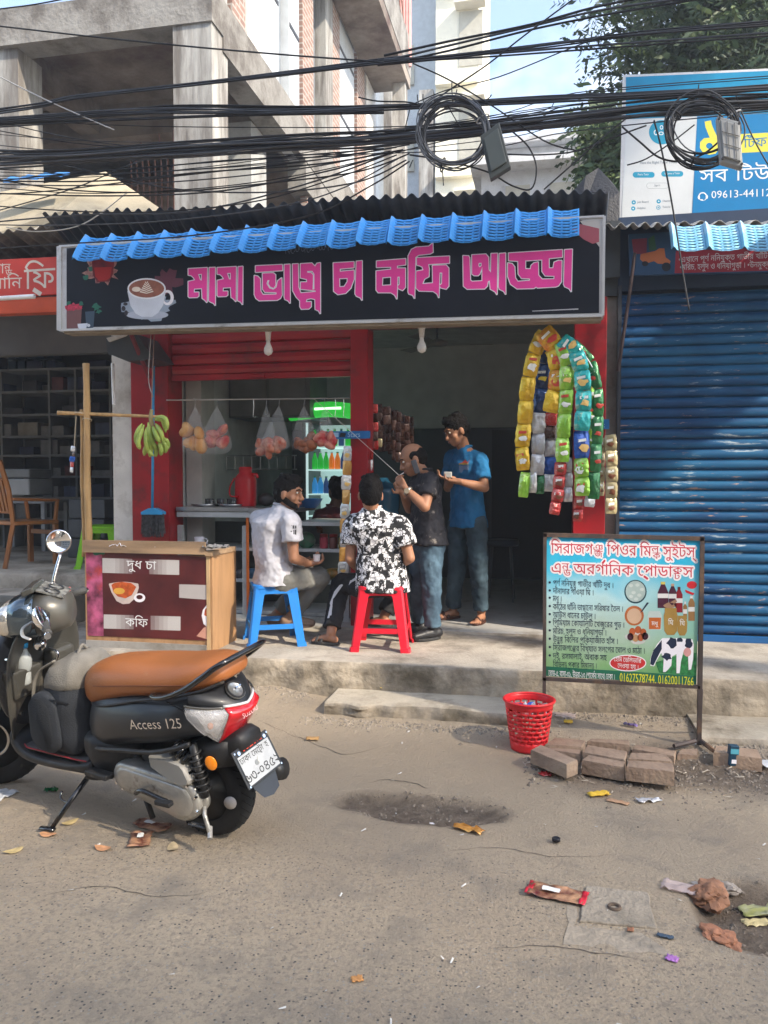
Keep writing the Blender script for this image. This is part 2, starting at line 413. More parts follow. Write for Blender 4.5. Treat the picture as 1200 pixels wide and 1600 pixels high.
def road_mat():
 m=bpy.data.materials.new('worn_asphalt');m.use_nodes=True;n=m.node_tree;b=n.nodes['Principled BSDF'];b.inputs['Roughness'].default_value=.93
 b.inputs['Specular IOR Level'].default_value=.25
 L=n.links.new;t=n.nodes.new('ShaderNodeTexCoord')
 def N(scale,det=6,ro=.6):
  q=n.nodes.new('ShaderNodeTexNoise');q.inputs['Scale'].default_value=scale;q.inputs['Detail'].default_value=det;q.inputs['Roughness'].default_value=ro
  L(t.outputs['Object'],q.inputs['Vector']);return q.outputs[0]
 def ramp(src,a,c):
  q=n.nodes.new('ShaderNodeValToRGB');q.color_ramp.elements[0].position=a;q.color_ramp.elements[1].position=c;L(src,q.inputs[0]);return q.outputs[0]
 def mix(f,c1,c2):
  q=n.nodes.new('ShaderNodeMixRGB');L(f,q.inputs[0])
  for k,c in ((1,c1),(2,c2)):
   if isinstance(c,tuple):q.inputs[k].default_value=c+(1,)
   else:L(c,q.inputs[k])
  return q.outputs[0]
 base=mix(ramp(N(1.1,8),.35,.65),(.40,.322,.235),(.50,.405,.29))
 base=mix(ramp(N(3.3,8,.7),.5,.75),base,(.24,.215,.18))
 vo=n.nodes.new('ShaderNodeTexVoronoi');vo.inputs['Scale'].default_value=74;vo.inputs['Randomness'].default_value=1.0;L(t.outputs['Object'],vo.inputs['Vector'])
 at=n.nodes.new('ShaderNodeVertexColor');at.layer_name='wear_and_light';sp=n.nodes.new('ShaderNodeSeparateColor');L(at.outputs[0],sp.inputs[0])
 mg=n.nodes.new('ShaderNodeMath');mg.operation='MULTIPLY';L(ramp(N(48,5,.75),.50,.60),mg.inputs[0]);L(sp.outputs[1],mg.inputs[1]);base=mix(mg.outputs[0],base,(.33,.275,.21))
 st=ramp(vo.outputs['Distance'],.22,.34);inv=n.nodes.new('ShaderNodeInvert');L(st,inv.inputs[1]);vd=N(30,3,.6)
 hs=n.nodes.new('ShaderNodeSeparateColor');L(vo.outputs['Color'],hs.inputs[0])
 pick=ramp(hs.outputs[0],.60,.85);mm=n.nodes.new('ShaderNodeMath');mm.operation='MULTIPLY';L(inv.outputs[0],mm.inputs[0]);L(pick,mm.inputs[1])
 m3=n.nodes.new('ShaderNodeMath');m3.operation='MULTIPLY';L(mm.outputs[0],m3.inputs[0]);L(sp.outputs[1],m3.inputs[1])
 base=mix(m3.outputs[0],base,(.095,.09,.085))
 pick2=ramp(hs.outputs[1],.75,.8);m4=n.nodes.new('ShaderNodeMath');m4.operation='MULTIPLY';L(inv.outputs[0],m4.inputs[0]);L(pick2,m4.inputs[1])
 m5=n.nodes.new('ShaderNodeMath');m5.operation='MULTIPLY';L(m4.outputs[0],m5.inputs[0]);L(sp.outputs[1],m5.inputs[1])
 base=mix(m5.outputs[0],base,(.38,.345,.29))
 base=mix(sp.outputs[0],base,mix(ramp(N(18,9,.7),.38,.66),(.13,.10,.075),(.24,.19,.14)))
 base=mix(sp.outputs[2],base,(.44,.35,.245))  # pale dust, its colour warmed to hold the sunlit middle of the road
 L(base,b.inputs['Base Color'])
 bp=n.nodes.new('ShaderNodeBump');bp.inputs['Strength'].default_value=1.0;bp.inputs['Distance'].default_value=.02
 ad=n.nodes.new('ShaderNodeMath');L(N(90,5,.7),ad.inputs[0]);L(N(16,7,.65),ad.inputs[1]);L(ad.outputs[0],bp.inputs['Height']);L(bp.outputs[0],b.inputs['Normal'])
 return m
def make_ground():
 xs=[-9,-7,-5.5,-4.5,-3.9]+[-3.4+.035*i for i in range(int(6.2/.035))]+[3.2,4,5,7,9]
 ys=[-9,-6,-3,-1,0,.7,1.2]+[1.5+.035*i for i in range(int(3.5/.035))]+[5.1,6.3,8]
 nx,ny=len(xs),len(ys);vs=[(x,y,ground_h(x,y))for x in xs for y in ys]
 me=bpy.data.meshes.new('road');me.from_pydata(vs,[],[(i*ny+j,(i+1)*ny+j,(i+1)*ny+j+1,i*ny+j+1)for i in range(nx-1)for j in range(ny-1)])
 ca=me.color_attributes.new('wear_and_light','FLOAT_COLOR','POINT')
 for k,(x,y,z)in enumerate(vs):
  d=dirtmask(x,y)
  st=max(0,min(1,(3.35-y)/.6+.7*noise.noise(Vector((x*1.3,y*1.3,11)))))
  st=max(.12,st)*(1-d)
  du=max(0,min(.85,1.1-abs(y-3.9)/.8+.8*noise.noise(Vector((x*1.1,y*1.6,21)))))*(.95 if x<.1 else.35)*(1-d)  # dust band, strengthened to paint in the sunlit middle ground
  ca.data[k].color=(d,st,du,1)
 me.polygons.foreach_set('use_smooth',[True]*len(me.polygons));me.materials.append(road_mat())
 o=bpy.data.objects.new('road',me);COL.objects.link(o);o['kind']='structure'
make_ground()
far=MB().quad((-400,-400,-.09),(400,-400,-.09),(400,400,-.09),(-400,400,-.09)).build('ground',M('far_ground',(.2,.18,.15),.95),kind='structure')
#raised concrete footpath in front of the shops: uneven top, broken face
def slab(name,x0,x1,yf,yb,zt,zb,mt,mf,seed=0,amp=.02,step=.05,extra=None):
 mb=MB();nx=max(2,int((x1-x0)/step));rows=[]
 for i in range(nx+1):
  x=x0+(x1-x0)*i/nx;q=Vector((x*2.2,seed,0));e=amp*noise.noise(q*1.0)+amp*.5*noise.noise(q*4)
  e2=amp*.7*noise.noise(Vector((x*5,seed+9,0)))
  r=[(x,yb,zt),(x,(yf+yb)/2,zt+.003*noise.noise(Vector((x*3,1,seed)))),(x,yf+e+.035,zt+.003*noise.noise(Vector((x*5,2,seed)))),(x,yf+e+.012,zt-.008),(x,yf+e,zt-.022)]
  for k in range(1,6):
   t=k/6;r.append((x,yf+e*(1-t)+e2*t-.012*t+.016*noise.noise(Vector((x*6,t*5,seed+4))),zt-.022+(zb-zt+.022)*t))
  r.append((x,yf-.03+e2,zb));rows.append(r)
 m=len(rows[0])
 for r in rows:mb.v+=r
 for i in range(nx):
  for j in range(m-1):mb.f.append((i*m+j,i*m+j+1,(i+1)*m+j+1,(i+1)*m+j))
 mb.v+=[(x0,yb,zb),(x1,yb,zb)];k=len(mb.v)
 mb.f.append(tuple(range(m))+(k-2,));mb.f.append(tuple(range(nx*m+m-1,nx*m-1,-1))+(k-1,))
 o=mb.build(name,mt,kind='structure',auto=50);o.data.materials.append(mf)
 for p in o.data.polygons:
  if p.center.z<zt-.012:p.material_index=1
 return o
slab('footpath',-7.2,4.6,4.93,6.6,.29,-.02,concrete,plaster_face,1,.034,.03)
slab('step',-1.30,.02,4.60,4.96,.115,-.02,M('concrete_step',(.40,.35,.27),.9,var=.2,scale=4,bump=.5,bscale=30,dirt=(.16,.13,.09),dirt_amt=.4),plaster_face,5,.075,.025)
slab('step',.82,4.6,4.50,4.95,.075,-.03,M('concrete_step',(.33,.30,.25)),plaster_face,8,.06,.025)
slab('shop_floor',-3.02,.49,5.99,9.6,.312,.2,M('floor_cement',(.36,.35,.33),.6,var=.15,scale=3,dirt=(.2,.18,.15),dirt_amt=.3),concrete,3,.004)
slab('left_shop_step',-7.2,-3.72,5.66,6.2,.53,.2,concrete,M('dark_mortar',(.12,.12,.11),.9,var=.3,scale=4,bump=.6,bscale=20),4,.01)  # step face in a darker mortar tone
slab('left_shop_floor',-7.2,-3.55,6.03,9.0,.66,.2,concrete,concrete,6,.008)
#middle shop
FY=6.05
shop=thing('tea_shop','red framed tea shop with an open doorway and a half raised red shutter','shop',(-1.4,6.1,.31))
P=lambda mb,n,m,**k:mb.build(n,m,shop,world=True,**k)
bevel(P(MB().bb((-3.352,FY,.29),(-3.021,FY+.26,2.78)),'pillar',red_paint,label='wide red pillar left of the counter bay'),.006)
P(MB().bb((-3.53,FY+.02,.29),(-3.354,FY+.26,2.78)),'pillar',cream,label='flaking white plaster strip beside the red pillar')
bevel(P(MB().bb((-1.495,FY-.01,.31),(-1.357,FY+.2,2.78)),'pillar',red_paint,label='narrow red pillar between counter bay and doorway'),.005)
bevel(P(MB().bb((.19,FY,.31),(.418,FY+.24,2.78)),'pillar',red_paint,label='red pillar right of the doorway'),.006)
P(MB().bb((.42,FY+.04,.29),(.492,FY+.24,2.9)),'pillar',M('grey_strip',(.2,.185,.16),.85,var=.2,dirt=(.1,.08,.06),dirt_amt=.4))
P(MB().bb((-3.56,FY+.012,2.782),(.492,FY+.24,3.12)),'lintel',dark_wall)
P(MB().bb((-1.355,FY+.02,2.615),(.188,FY+.10,2.779)),'door_head',M('maroon',(.14,.02,.02),.5))
sx0,sx1=-3.0,-1.5
for k in range(7):
 z=2.30+k*.085
 pr=[(sx0,FY+.05,z),(sx0,FY+.035,z+.01),(sx0,FY+.028,z+.04),(sx0,FY+.035,z+.07),(sx0,FY+.055,z+.083),(sx0,FY+.06,z+.083),(sx0,FY+.06,z)]
 P(MB().prism(pr,(0,0,0),(sx1-sx0,0,0)),'shutter_slat',red_paint,smooth=False)
P(MB().bb((sx0,FY+.02,2.255),(sx1,FY+.065,2.299)).bb((-2.32,FY+.0,2.262),(-2.2,FY+.019,2.285)),'shutter_bottom_bar',red_paint)
P(MB().bb((-3.3,9.3,.31),(.49,9.4,3.1)),'back_wall',M('back_wall',(.62,.61,.59),.8,var=.08))
P(MB().bb((-3.3,9.27,.312),(.49,9.299,2.05)),'wainscot',M('wainscot',(.05,.055,.065),.35,var=.1))
P(MB().bb((-3.12,6.32,.31),(-3.02,9.27,3.1)),'side_wall',M('side_wall',(.50,.52,.50),.7))
P(MB().bb((.42,6.3,.31),(.49,9.27,3.1)),'side_wall',M('side_wall_dark',(.3,.3,.3),.7))
P(MB().bb((-3.3,6.32,3.0),(.49,9.4,3.08)),'ceiling',M('ceiling_pale',(.5,.5,.48),.8))
P(MB().bb((-3.3,6.28,2.9),(.49,6.318,3.1)),'ceiling_edge',dark_wall)
for (a,b,c,d)in ((-.62,.28,9.265,1.2),):
 P(MB().bb((a,c-.01,.33),(b,c+.004,2.02)),'back_door',M('dark_door',(.012,.014,.018),.5))
#unfinished concrete frame building behind
uf=thing('unfinished_building','unfinished multi-storey concrete frame with bare columns, brick infill and dark open floors','building',(-6,10,0))
Q=lambda mb,n,m,**k:mb.build(n,m,uf,world=True,**k)
SX=-3.68
zT=on(345,0,x=SX).z;zB=on(335,65,x=SX).z
zt2=on(460,232,x=SX).z;zb2=on(480,300,x=SX).z
zF=on(150,56,y=8.5).z
col_r=[8.5,13.2,19.0,26.0]
for i,y in enumerate(col_r):
 Q(MB().bb((SX-.46,y,0),(SX,y+.46,14)),'column',concrete_streak)
Q(MB().bb((-12,8.52,0),(-7.75,8.98,14)),'column',concrete_streak)
y1=on(28,300,y=8.5).x
Q(MB().bb((y1-.6,8.54,0),(y1,9.0,zF)),'column',concrete_streak)
Q(MB().bb((-12,8.47,zF),(SX+.02,8.8,zT+.02)),'beam',concrete_old)
Q(MB().bb((SX-.3,8.801,zB),(SX+.02,30,zT+.02)),'beam',concrete_old)
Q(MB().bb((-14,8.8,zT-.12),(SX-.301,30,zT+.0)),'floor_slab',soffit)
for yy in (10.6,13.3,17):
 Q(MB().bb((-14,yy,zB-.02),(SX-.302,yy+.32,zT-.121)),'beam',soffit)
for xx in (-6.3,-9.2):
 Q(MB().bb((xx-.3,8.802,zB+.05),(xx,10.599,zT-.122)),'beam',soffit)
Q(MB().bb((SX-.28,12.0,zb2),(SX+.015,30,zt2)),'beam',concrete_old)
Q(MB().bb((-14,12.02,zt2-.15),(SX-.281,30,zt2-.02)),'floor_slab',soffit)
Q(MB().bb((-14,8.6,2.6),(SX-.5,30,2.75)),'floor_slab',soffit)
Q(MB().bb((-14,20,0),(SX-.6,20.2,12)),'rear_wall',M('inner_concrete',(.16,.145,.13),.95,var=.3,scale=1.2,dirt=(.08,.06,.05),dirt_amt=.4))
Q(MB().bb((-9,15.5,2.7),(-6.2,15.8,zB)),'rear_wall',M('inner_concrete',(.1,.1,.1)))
Q(MB().bb((-12,8.5,zT+1.0),(SX+.01,8.8,14)),'upper_wall',concrete_old)
def yat(px):return on(px,400,x=SX).y
strips=[(372,392,'brick'),(392,416,'white'),(416,446,'sheet'),(448,460,'grey'),(461,477,'sheet'),(479,496,'brick'),(498,523,'grey'),(525,536,'brick'),(537,560,'sheet'),(562,574,'brick'),(575,590,'white'),(591,612,'grey')]
mm_={'brick':brick_c,'white':M('white_plaster',(.68,.66,.62),.8,dirt=(.4,.38,.35),dirt_amt=.3),'sheet':M('pale_sheet',(.55,.58,.60),.5,var=.08),'grey':M('window_board',(.22,.25,.28),.35,var=.15)}
for a,b,k in strips:
 ya,yb=yat(a),yat(b)
 dx={'brick':.0,'white':.02,'sheet':-.03,'grey':-.14}[k]
 z0=zT+.03 if a<479 else zT+.03
 Q(MB().bb((SX-.2+dx,ya,z0),(SX-.05+dx,yb-.02,14)),'brick_wall' if k=='brick' else ('window' if k in ('grey','sheet')else 'wall_panel'),mm_[k])
 if a>440:Q(MB().bb((SX-.2+dx,ya,zt2+.01),(SX-.05+dx,yb-.02,zB-.01)),'brick_wall' if k=='brick' else ('window' if k in ('grey','sheet')else 'wall_panel'),mm_[k])
 if k=='sheet':
  for zz in (zT+1.2,zT+2.4,zT+3.6):Q(MB().bb((SX-.078,ya+.02,zz),(SX-.07,yb-.04,zz+.06)),'window_frame',M('dark_metal',(.05,.05,.055),.5))
yv=yat(484)
Q(MB().bb((SX-.15,yv,2.76),(SX-.04,yv+.9,zb2-.01)),'brick_wall',brick_c)
for k,(a,b)in enumerate(((400,458),)):
 Q(MB().bb((SX-.9,yat(b)-.9,2.0),(SX-.3,yat(b)-.3,zt2)),'wall_panel',M('light_render',(.40,.41,.40),.85,var=.15,dirt=(.25,.24,.22),dirt_amt=.4))
by0,by1=yat(560),yat(640)
bz=on(642,140,x=SX+.9,).z
bx=SX+.75
yb1=on(641,140,x=bx).y;zb1=on(641,140,x=bx).z;zb0=on(600,10,x=bx).z
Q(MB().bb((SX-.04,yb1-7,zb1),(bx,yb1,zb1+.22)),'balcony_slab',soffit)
Q(MB().bb((bx-.14,yb1-7,zb1+.221),(bx+.01,yb1+.01,zb1+1.0)),'balcony_parapet',concrete_old)
Q(MB().bb((bx-.32,yb1-.36,0),(bx-.05,yb1-.06,zb1-.01)),'column',concrete_streak)
rb=M('rusty_bar',(.12,.05,.03),.8)
for k in range(11):
 px=352+rnd.uniform(-1,1)if k==0 else 196+k*9.4
 p=on(px-170 if False else px,322,y=9.4);h=rnd.uniform(.62,.95)
 Q(MB().tube([(p.x,9.4,p.z-.4),(p.x+.005,9.4,p.z+h*.5),(p.x+rnd.uniform(-.03,.03),9.4,p.z+h)],.011,5),'reinforcement_bar',rb)
for k in range(14):
 y=yb1-.3-k*.42;Q(MB().tube([(bx-.07,y,zb1+1.0),(bx-.07+rnd.uniform(-.1,.1),y,zb1+1.5),(bx+rnd.uniform(-.2,.25),y+rnd.uniform(-.2,.2),zb1+1.9)],.012,4),'reinforcement_bar',rb)
sr=MB();A_=on(0,362,y=6.9);B_=on(96,330,y=6.9);C_=on(254,328,y=7.6);D_=on(165,268,y=7.9);E_=on(0,300,y=7.9)
sr.prism([A_,B_,C_,D_,E_],(0,0,-.07),(0,0,0))
o=sr.build('concrete_roof',M('sunlit_concrete',(.42,.36,.25),.9,var=.25,scale=3,dirt=(.24,.2,.14),dirt_amt=.4),label='small sloping bare concrete roof above the left shop',cat='roof')
#pale tower and other far buildings
tw=thing('white_tower','tall cream tower block with narrow ledges rising behind the roofs','building',(-1,26,0))
T_=lambda mb,n,m,**k:mb.build(n,m,tw,world=True,**k)
ty=26
xa=on(680,400,y=ty).x;xb=on(746,400,y=ty).x;xl=on(640,400,y=ty).x
T_(MB().bb((xa,ty,0),(xb,ty+5,40)),'wall',M('cream_tower',(.80,.76,.62),.8,var=.05))
T_(MB().bb((xl-1.6,ty+1.5,0),(xa-.01,ty+6,40)),'wall',M('grey_tower',(.50,.54,.58),.8,var=.08))
for k in range(9):
 z=3+k*2.9;x=on(716,400,y=ty).x
 T_(MB().bb((x,ty-.03,z),(x+.75,ty+.03,z+1.7)),'window',M('tower_window',(.42,.40,.33),.4))
 T_(MB().bb((x-.1,ty-.5,z+1.75),(x+.85,ty-.031,z+1.85)),'ledge',M('cream_tower',(.8,.76,.62)))
 T_(MB().bb((xa+.02,ty-.25,z+2.3),(xb-.02,ty-.001,z+2.42)),'ledge',M('cream_tower',(.8,.76,.62)))
 T_(MB().bb((xl-.8,ty+1.4,z+.3),(xl-.1,ty+1.499,z+1.6)),'window',M('tower_window',(.4,.4,.35)))
pp=M('pink_pipe',(.62,.30,.28),.6)
for k in range(4):
 x=on(627+k*4.2,100,y=17).x
 T2=MB().tube([(x,17,on(630,105,y=17).z),(x,17,14)],.045,8).build('drain_pipe',pp,label='faded pink drain pipes beside the unfinished concrete balcony',cat='pipe',group='pink pipes by the unfinished balcony')
gb=thing('low_building','low grey and white building with flat ledges behind the black roof','building',(1.5,17,0))
G_=lambda mb,n,m,**k:mb.build(n,m,gb,world=True,**k)
gy=17;gx0=on(752,300,y=gy).x;gx1=on(905,300,y=gy).x
zz=[on(800,p,y=gy).z for p in (296,268,258,236,206)]
gm=M('pale_concrete',(.55,.57,.60),.85,var=.1,dirt=(.35,.35,.35),dirt_amt=.3)
G_(MB().bb((gx0,gy,0),(gx1+2,gy+5,zz[1])),'wall',gm)
G_(MB().bb((gx0-.2,gy-.5,zz[1]),(gx1+2.2,gy+5,zz[2])),'ledge',gm)
G_(MB().bb((gx0+.3,gy-.1,zz[2]+.01),(gx1+2,gy+4,zz[3])),'wall',gm)
G_(MB().bb((gx0+.1,gy-.4,zz[3]+.01),(gx1+2,gy+4,zz[3]+.12)),'ledge',gm)
G_(MB().bb((on(855,200,y=gy).x,gy+1,zz[3]+.13),(gx1+2,gy+3.5,zz[4])),'roof_room',M('roof_room',(.4,.42,.46),.85))
for k in range(4):
 x=gx0+.5+k*.9;G_(MB().bb((x,gy-.03,3),(x+.5,gy+.02,zz[1]-.3)),'window',M('tower_window',(.4,.4,.35)))
#tree behind the billboard
def leaf_tree(name,label,cx,cy,cz,R,n,seed,trunk_base,cols,leaf=1.0):
 r=random.Random(seed);root=thing(name,label,'tree',(trunk_base[0],trunk_base[1],0))
 t=MB();tb=Vector(trunk_base);top=Vector((cx,cy,cz))
 t.tube(curve_pts([tb,tb.lerp(top,.5)+Vector((.2,.1,0)),top],6),[.22-.012*i for i in range(13)],9)
 hubs=[]
 for k in range(26):
  d=Vector((r.gauss(0,1),r.gauss(0,1),r.gauss(.15,.8))).normalized()
  e=top+Vector((d.x*R[0],d.y*R[1],d.z*R[2]))*r.uniform(.45,.95);s_=tb.lerp(top,r.uniform(.6,1))
  t.tube(curve_pts([s_,s_.lerp(e,.5)+Vector((0,0,.25)),e],3),[.07-.009*i for i in range(7)],5);hubs.append(e)
  for q in range(3):hubs.append(e+Vector((r.gauss(0,.2*R[0]),r.gauss(0,.25*R[1]),r.gauss(0,.2*R[2]))))
 t.build('trunk',M('bark',(.10,.075,.055),.95,bump=.6,bscale=20),root,world=True,smooth=True)
 mbs=[MB(),MB(),MB()]
 for k in range(n):
  h=hubs[r.randrange(len(hubs))];c=h+Vector((r.gauss(0,.19*R[0]),r.gauss(0,.2*R[1]),r.gauss(0,.15*R[2])))
  mb=mbs[r.randrange(3)];ax=Vector((r.gauss(0,1),r.gauss(0,1),r.gauss(-.4,.5))).normalized();u,v=frame_from(ax)
  for s2 in range(7):
   p=c+ax*(.03*s2*leaf);d=(u*(1 if s2%2 else -1)+ax*.7+Vector((0,0,-.25))).normalized();l=r.uniform(.07,.12)*leaf;sd_=d.cross(ax).normalized()*.016*leaf+v*.006
   mb.quad(p,p+d*l*.5+sd_,p+d*l,p+d*l*.5-sd_)
 for mb,c in zip(mbs,cols):mb.build('crown',M('leaf_%s_%d'%(name,cols.index(c)),c,.55,var=.35,scale=1.5),root,world=True,recalc=False)
 return root
tcx=on(1090,120,y=10.2)
cx_=[(.05,.09,.035),(.085,.13,.045),(.03,.06,.025)]
leaf_tree('tree','big feathery green tree spreading behind the blue billboard',tcx.x+1.1,10.3,tcx.z+1.3,(1.75,1.5,2.1),15000,3,(tcx.x+1.2,10.6,0),cx_)
t2=on(925,265,y=9.2)
leaf_tree('tree','small leafy tree filling the gap left of the blue billboard',t2.x+.22,9.2,t2.z-.12,(.40,.5,.75),2200,8,(t2.x+.3,9.3,0),cx_)
#roofs and awnings over the shops
def corrugated(mb,a,b,c,d,n=40,amp=.02,waves=12,rough=.004,seed=0):
 """sheet a-b is the front edge, d-c the rear edge; waves run front to back"""
 a,b,c,d=map(Vector,(a,b,c,d));k=len(mb.v);m=6
 for i in range(n+1):
  t=i/n;h=amp*math.sin(2*PI*waves*t)
  for j in range(m+1):
   s_=j/m;p=a.lerp(b,t).lerp(d.lerp(c,t),s_)
   mb.v.append((p.x+rough*noise.noise(Vector((t*9,s_*3,seed))),p.y+rough*3*noise.noise(Vector((t*7,s_,seed+3))),p.z+h+rough*4*noise.noise(Vector((t*4,s_*2,seed+7)))))
 for i in range(n):
  for j in range(m):q=k+i*(m+1)+j;mb.f.append((q,q+m+1,q+m+2,q+1))
 return mb
navy_sheet=M('navy_sheet',(.018,.03,.05),.5,metal=.2,var=.4,scale=3,dirt=(.06,.06,.065),dirt_amt=.4)
old_sheet=M('weathered_sheet',(.075,.07,.065),.75,var=.4,scale=4,dirt=(.2,.18,.16),dirt_amt=.4,dscale=6)
def sheet(pts_front,ypl,back_dz,back_y,mat,label,waves,seed=0):
 for i in range(len(pts_front)-1):
  a=on(*pts_front[i],y=ypl);b=on(*pts_front[i+1],y=ypl)
  mb=corrugated(MB(),a,b,(b.x,back_y,b.z+back_dz),(a.x,back_y,a.z+back_dz),n=waves*8,amp=.017,waves=waves,seed=seed+i)
  o=mb.build('roof_sheet',mat,smooth=True,label=label[i],cat='roof sheet',group='corrugated sheets over the shops')
  solidify(o,.003)
sheet([(66,334),(262,327),(500,317)],5.52,-.42,6.5,navy_sheet,['dark corrugated roof sheet with a ragged wavy edge over the left end of the sign','dark corrugated roof sheet above the middle left of the blue tile awning'],12)
sheet([(480,312),(720,303),(952,299)],5.60,-.40,6.5,navy_sheet,['dark corrugated roof sheet above the centre of the blue tile awning','dark navy corrugated roof sheet ending beside the blue billboard'],12,5)
sheet([(-60,368),(96,352)],5.75,-.15,6.5,old_sheet,['grey brown corrugated sheet over the left shop front'],9,9)
sheet([(946,352),(1062,350),(1230,346)],5.78,.13,6.3,M('pale_sheet_roof',(.42,.42,.41),.6,dirt=(.2,.18,.15),dirt_amt=.5,dscale=8),['pale weathered corrugated sheet under the left corner of the billboard','pale corrugated sheet above the light blue awning of the closed shop'],6,11)
fold=MB();q1=on(895,300,y=6.2);q2=on(968,300,y=6.2);q3=on(935,262,y=6.3);q4=on(968,380,y=6.15);q5=on(905,345,y=6.1)
fold.add([q1,q3,q2,q4,q5,q3+Vector((.02,.12,-.02)),on(915,275,y=6.22),on(955,283,y=6.26)],[(0,6,1,7,2,3,4),(0,5,2)])
fold.build('tarpaulin',M('black_tarp',(.02,.022,.028),.6,bump=.4),label='black tarpaulin peaked up against the billboard frame',cat='tarpaulin')
MB().bb((-3.6,6.0,2.9),(.5,6.04,3.3)).build('fascia_board',dark_wall,label='dark board closing the gap above the tea shop sign',cat='board')
#blue moulded tile awnings
blue_tile=M('blue_plastic',(.035,.31,.74),.42,var=.15,scale=5,dirt=(.25,.4,.6),dirt_amt=.2,dscale=5)
blue_tile_pale=M('pale_blue_plastic',(.20,.50,.72),.45,var=.12,scale=5,dirt=(.5,.6,.68),dirt_amt=.35,dscale=5)
def tile_mesh(W,Hh,mat):
 mb=MB();nx=18;ny=45;rows=9
 for i in range(nx+1):
  u=i/nx;x=u*W
  rib=math.exp(-((u-.07)/.055)**2)*.030
  for j in range(ny+1):
   v=j/ny;ph=(v*rows)%1.0
   bow=.07*math.sin(v*PI*.5+.25)
   y=-v*.14-bow*.25;z=-v*Hh
   st=.0095*(1-ph)*(1 if.16<u<.97 else.25)
   gap=.004*math.sin(u*PI*8)*(1 if.16<u<.97 else 0)
   sag=-.014*math.sin(PI*min(1,max(0,(u-.12)/.88)))
   mb.v.append((x,y-rib-st-gap-bow*.3,z+rib*.55+sag+.0))
 for i in range(nx):
  for j in range(ny):
   a=i*(ny+1)+j;u=(i+.5)/nx;ph=((j+.5)/ny*rows)%1.0
   if.2<u<.95 and ph>.62 and i not in (8,13)and.04<j/ny<.97:continue
   mb.f.append((a,a+1,a+ny+2,a+ny+1))
 return mb
def tile_awning(name,label,n,p_left,p_right,plane,h,mat,W):
 A=on(*p_left,y=plane);B=on(*p_right,y=plane);root=thing(name,label,'awning',A)
 first=None
 for k in range(n):
  p=A.lerp(B,k/n)-A
  if first is None:
   first=tile_mesh(W,h,mat).build('tile',mat,root,auto=35);solidify(first,.004);first.location=p;o=first
  else:o=inst(first,p,parent=root)
  o.rotation_euler=(rnd.uniform(-.05,.05),rnd.uniform(-.015,.015)+math.atan2(-(B-A).z,(B-A).x),0)
 return root
tile_awning('tile_awning','bright blue plastic roof-tile awning strip above the black tea shop sign',17,(136,372),(905,326),5.42,.21,blue_tile,(on(905,326,y=5.42)-on(136,372,y=5.42)).length/17)
tile_awning('tile_awning','pale blue plastic tile awning over the closed shop',4,(1044,354),(1262,348),5.75,.215,blue_tile_pale,(on(1262,352,y=5.75)-on(1044,356,y=5.75)).length/4)
#the tea shop sign
SY=5.35
sg=thing('shop_sign','long black lightbox sign with pink lettering and coffee cup pictures over the tea shop','sign',on(518,505,y=SY))
S_=lambda mb,n,m,**k:mb.build(n,m,sg,world=True,**k)
TL,TR,BRr,BL=on(93,385,y=SY),on(944,338,y=SY),on(942,493,y=SY),on(93,516,y=SY)
al=M('aluminium_frame',(.62,.62,.62),.4,metal=.3,var=.08,dirt=(.3,.28,.25),dirt_amt=.25)
ink=M('print_black',(.006,.008,.015),.5,var=.3,scale=2,spec=.28,bump=.06,bscale=3)
S_(MB().prism([TL,TR,BRr,BL],(0,.13,0),(0,.002,0)),'box',al)
def inset(px):return px
S_(MB().prism([on(104,388,y=SY),on(905,343,y=SY),on(937,352,y=SY),on(936,489,y=SY),on(104,512,y=SY)],(0,.001,0),(0,-.0001,0)),'panel',ink)
S_(MB().prism([on(906,345,y=SY),on(938,343,y=SY),on(938,388,y=SY)],(0,.0005,0),(0,-.0006,0)),'panel_corner',M('print_grey',(.52,.50,.48),.5),label='pale grey top corner of the sign panel')
for a,b,wd in ((TL,TR,.014),(BL,BRr,.016)):
 u=Vector((0,0,wd/2));S_(MB().prism([a-u,b-u,b+u,a+u],(0,.14,0),(0,-.008,0)),'frame_rail',al)
for a,b,wd in ((TL,BL,.036),(TR,BRr,.018)):
 u=Vector((wd/2,0,0));S_(MB().prism([a-u,a+u,b+u,b-u],(0,.14,.0),(0,-.009,.0)),'frame_rail',al)
S_(MB().prism([on(99,517,y=SY),on(940,494,y=SY),on(940,500,y=SY),on(99,521,y=SY)],(0,.12,0),(0,.01,0)),'bottom_batten',M('dirty_wood',(.25,.2,.14),.8,var=.3,scale=12,stretch=(1,4,4)))
cA=lambda p:(280+p[0]/5,370+p[1]/5)
cB=lambda p:(500+p[0]/5,370+p[1]/5)
cC=lambda p:(700+p[0]/5,370+p[1]/5)
m1=[(72,250),(218,242),(216,512),(200,494),(181,480),(177,402),(116,406),(114,434),(152,434),(152,462),(140,472),(80,474),(72,465),(72,350),(124,338),(112,318),(95,302),(72,298)]
m1h=[(148,292),(176,290),(176,342),(163,338)]
sh=lambda L,dx,dy:[(x+dx,y+dy)for x,y in L]
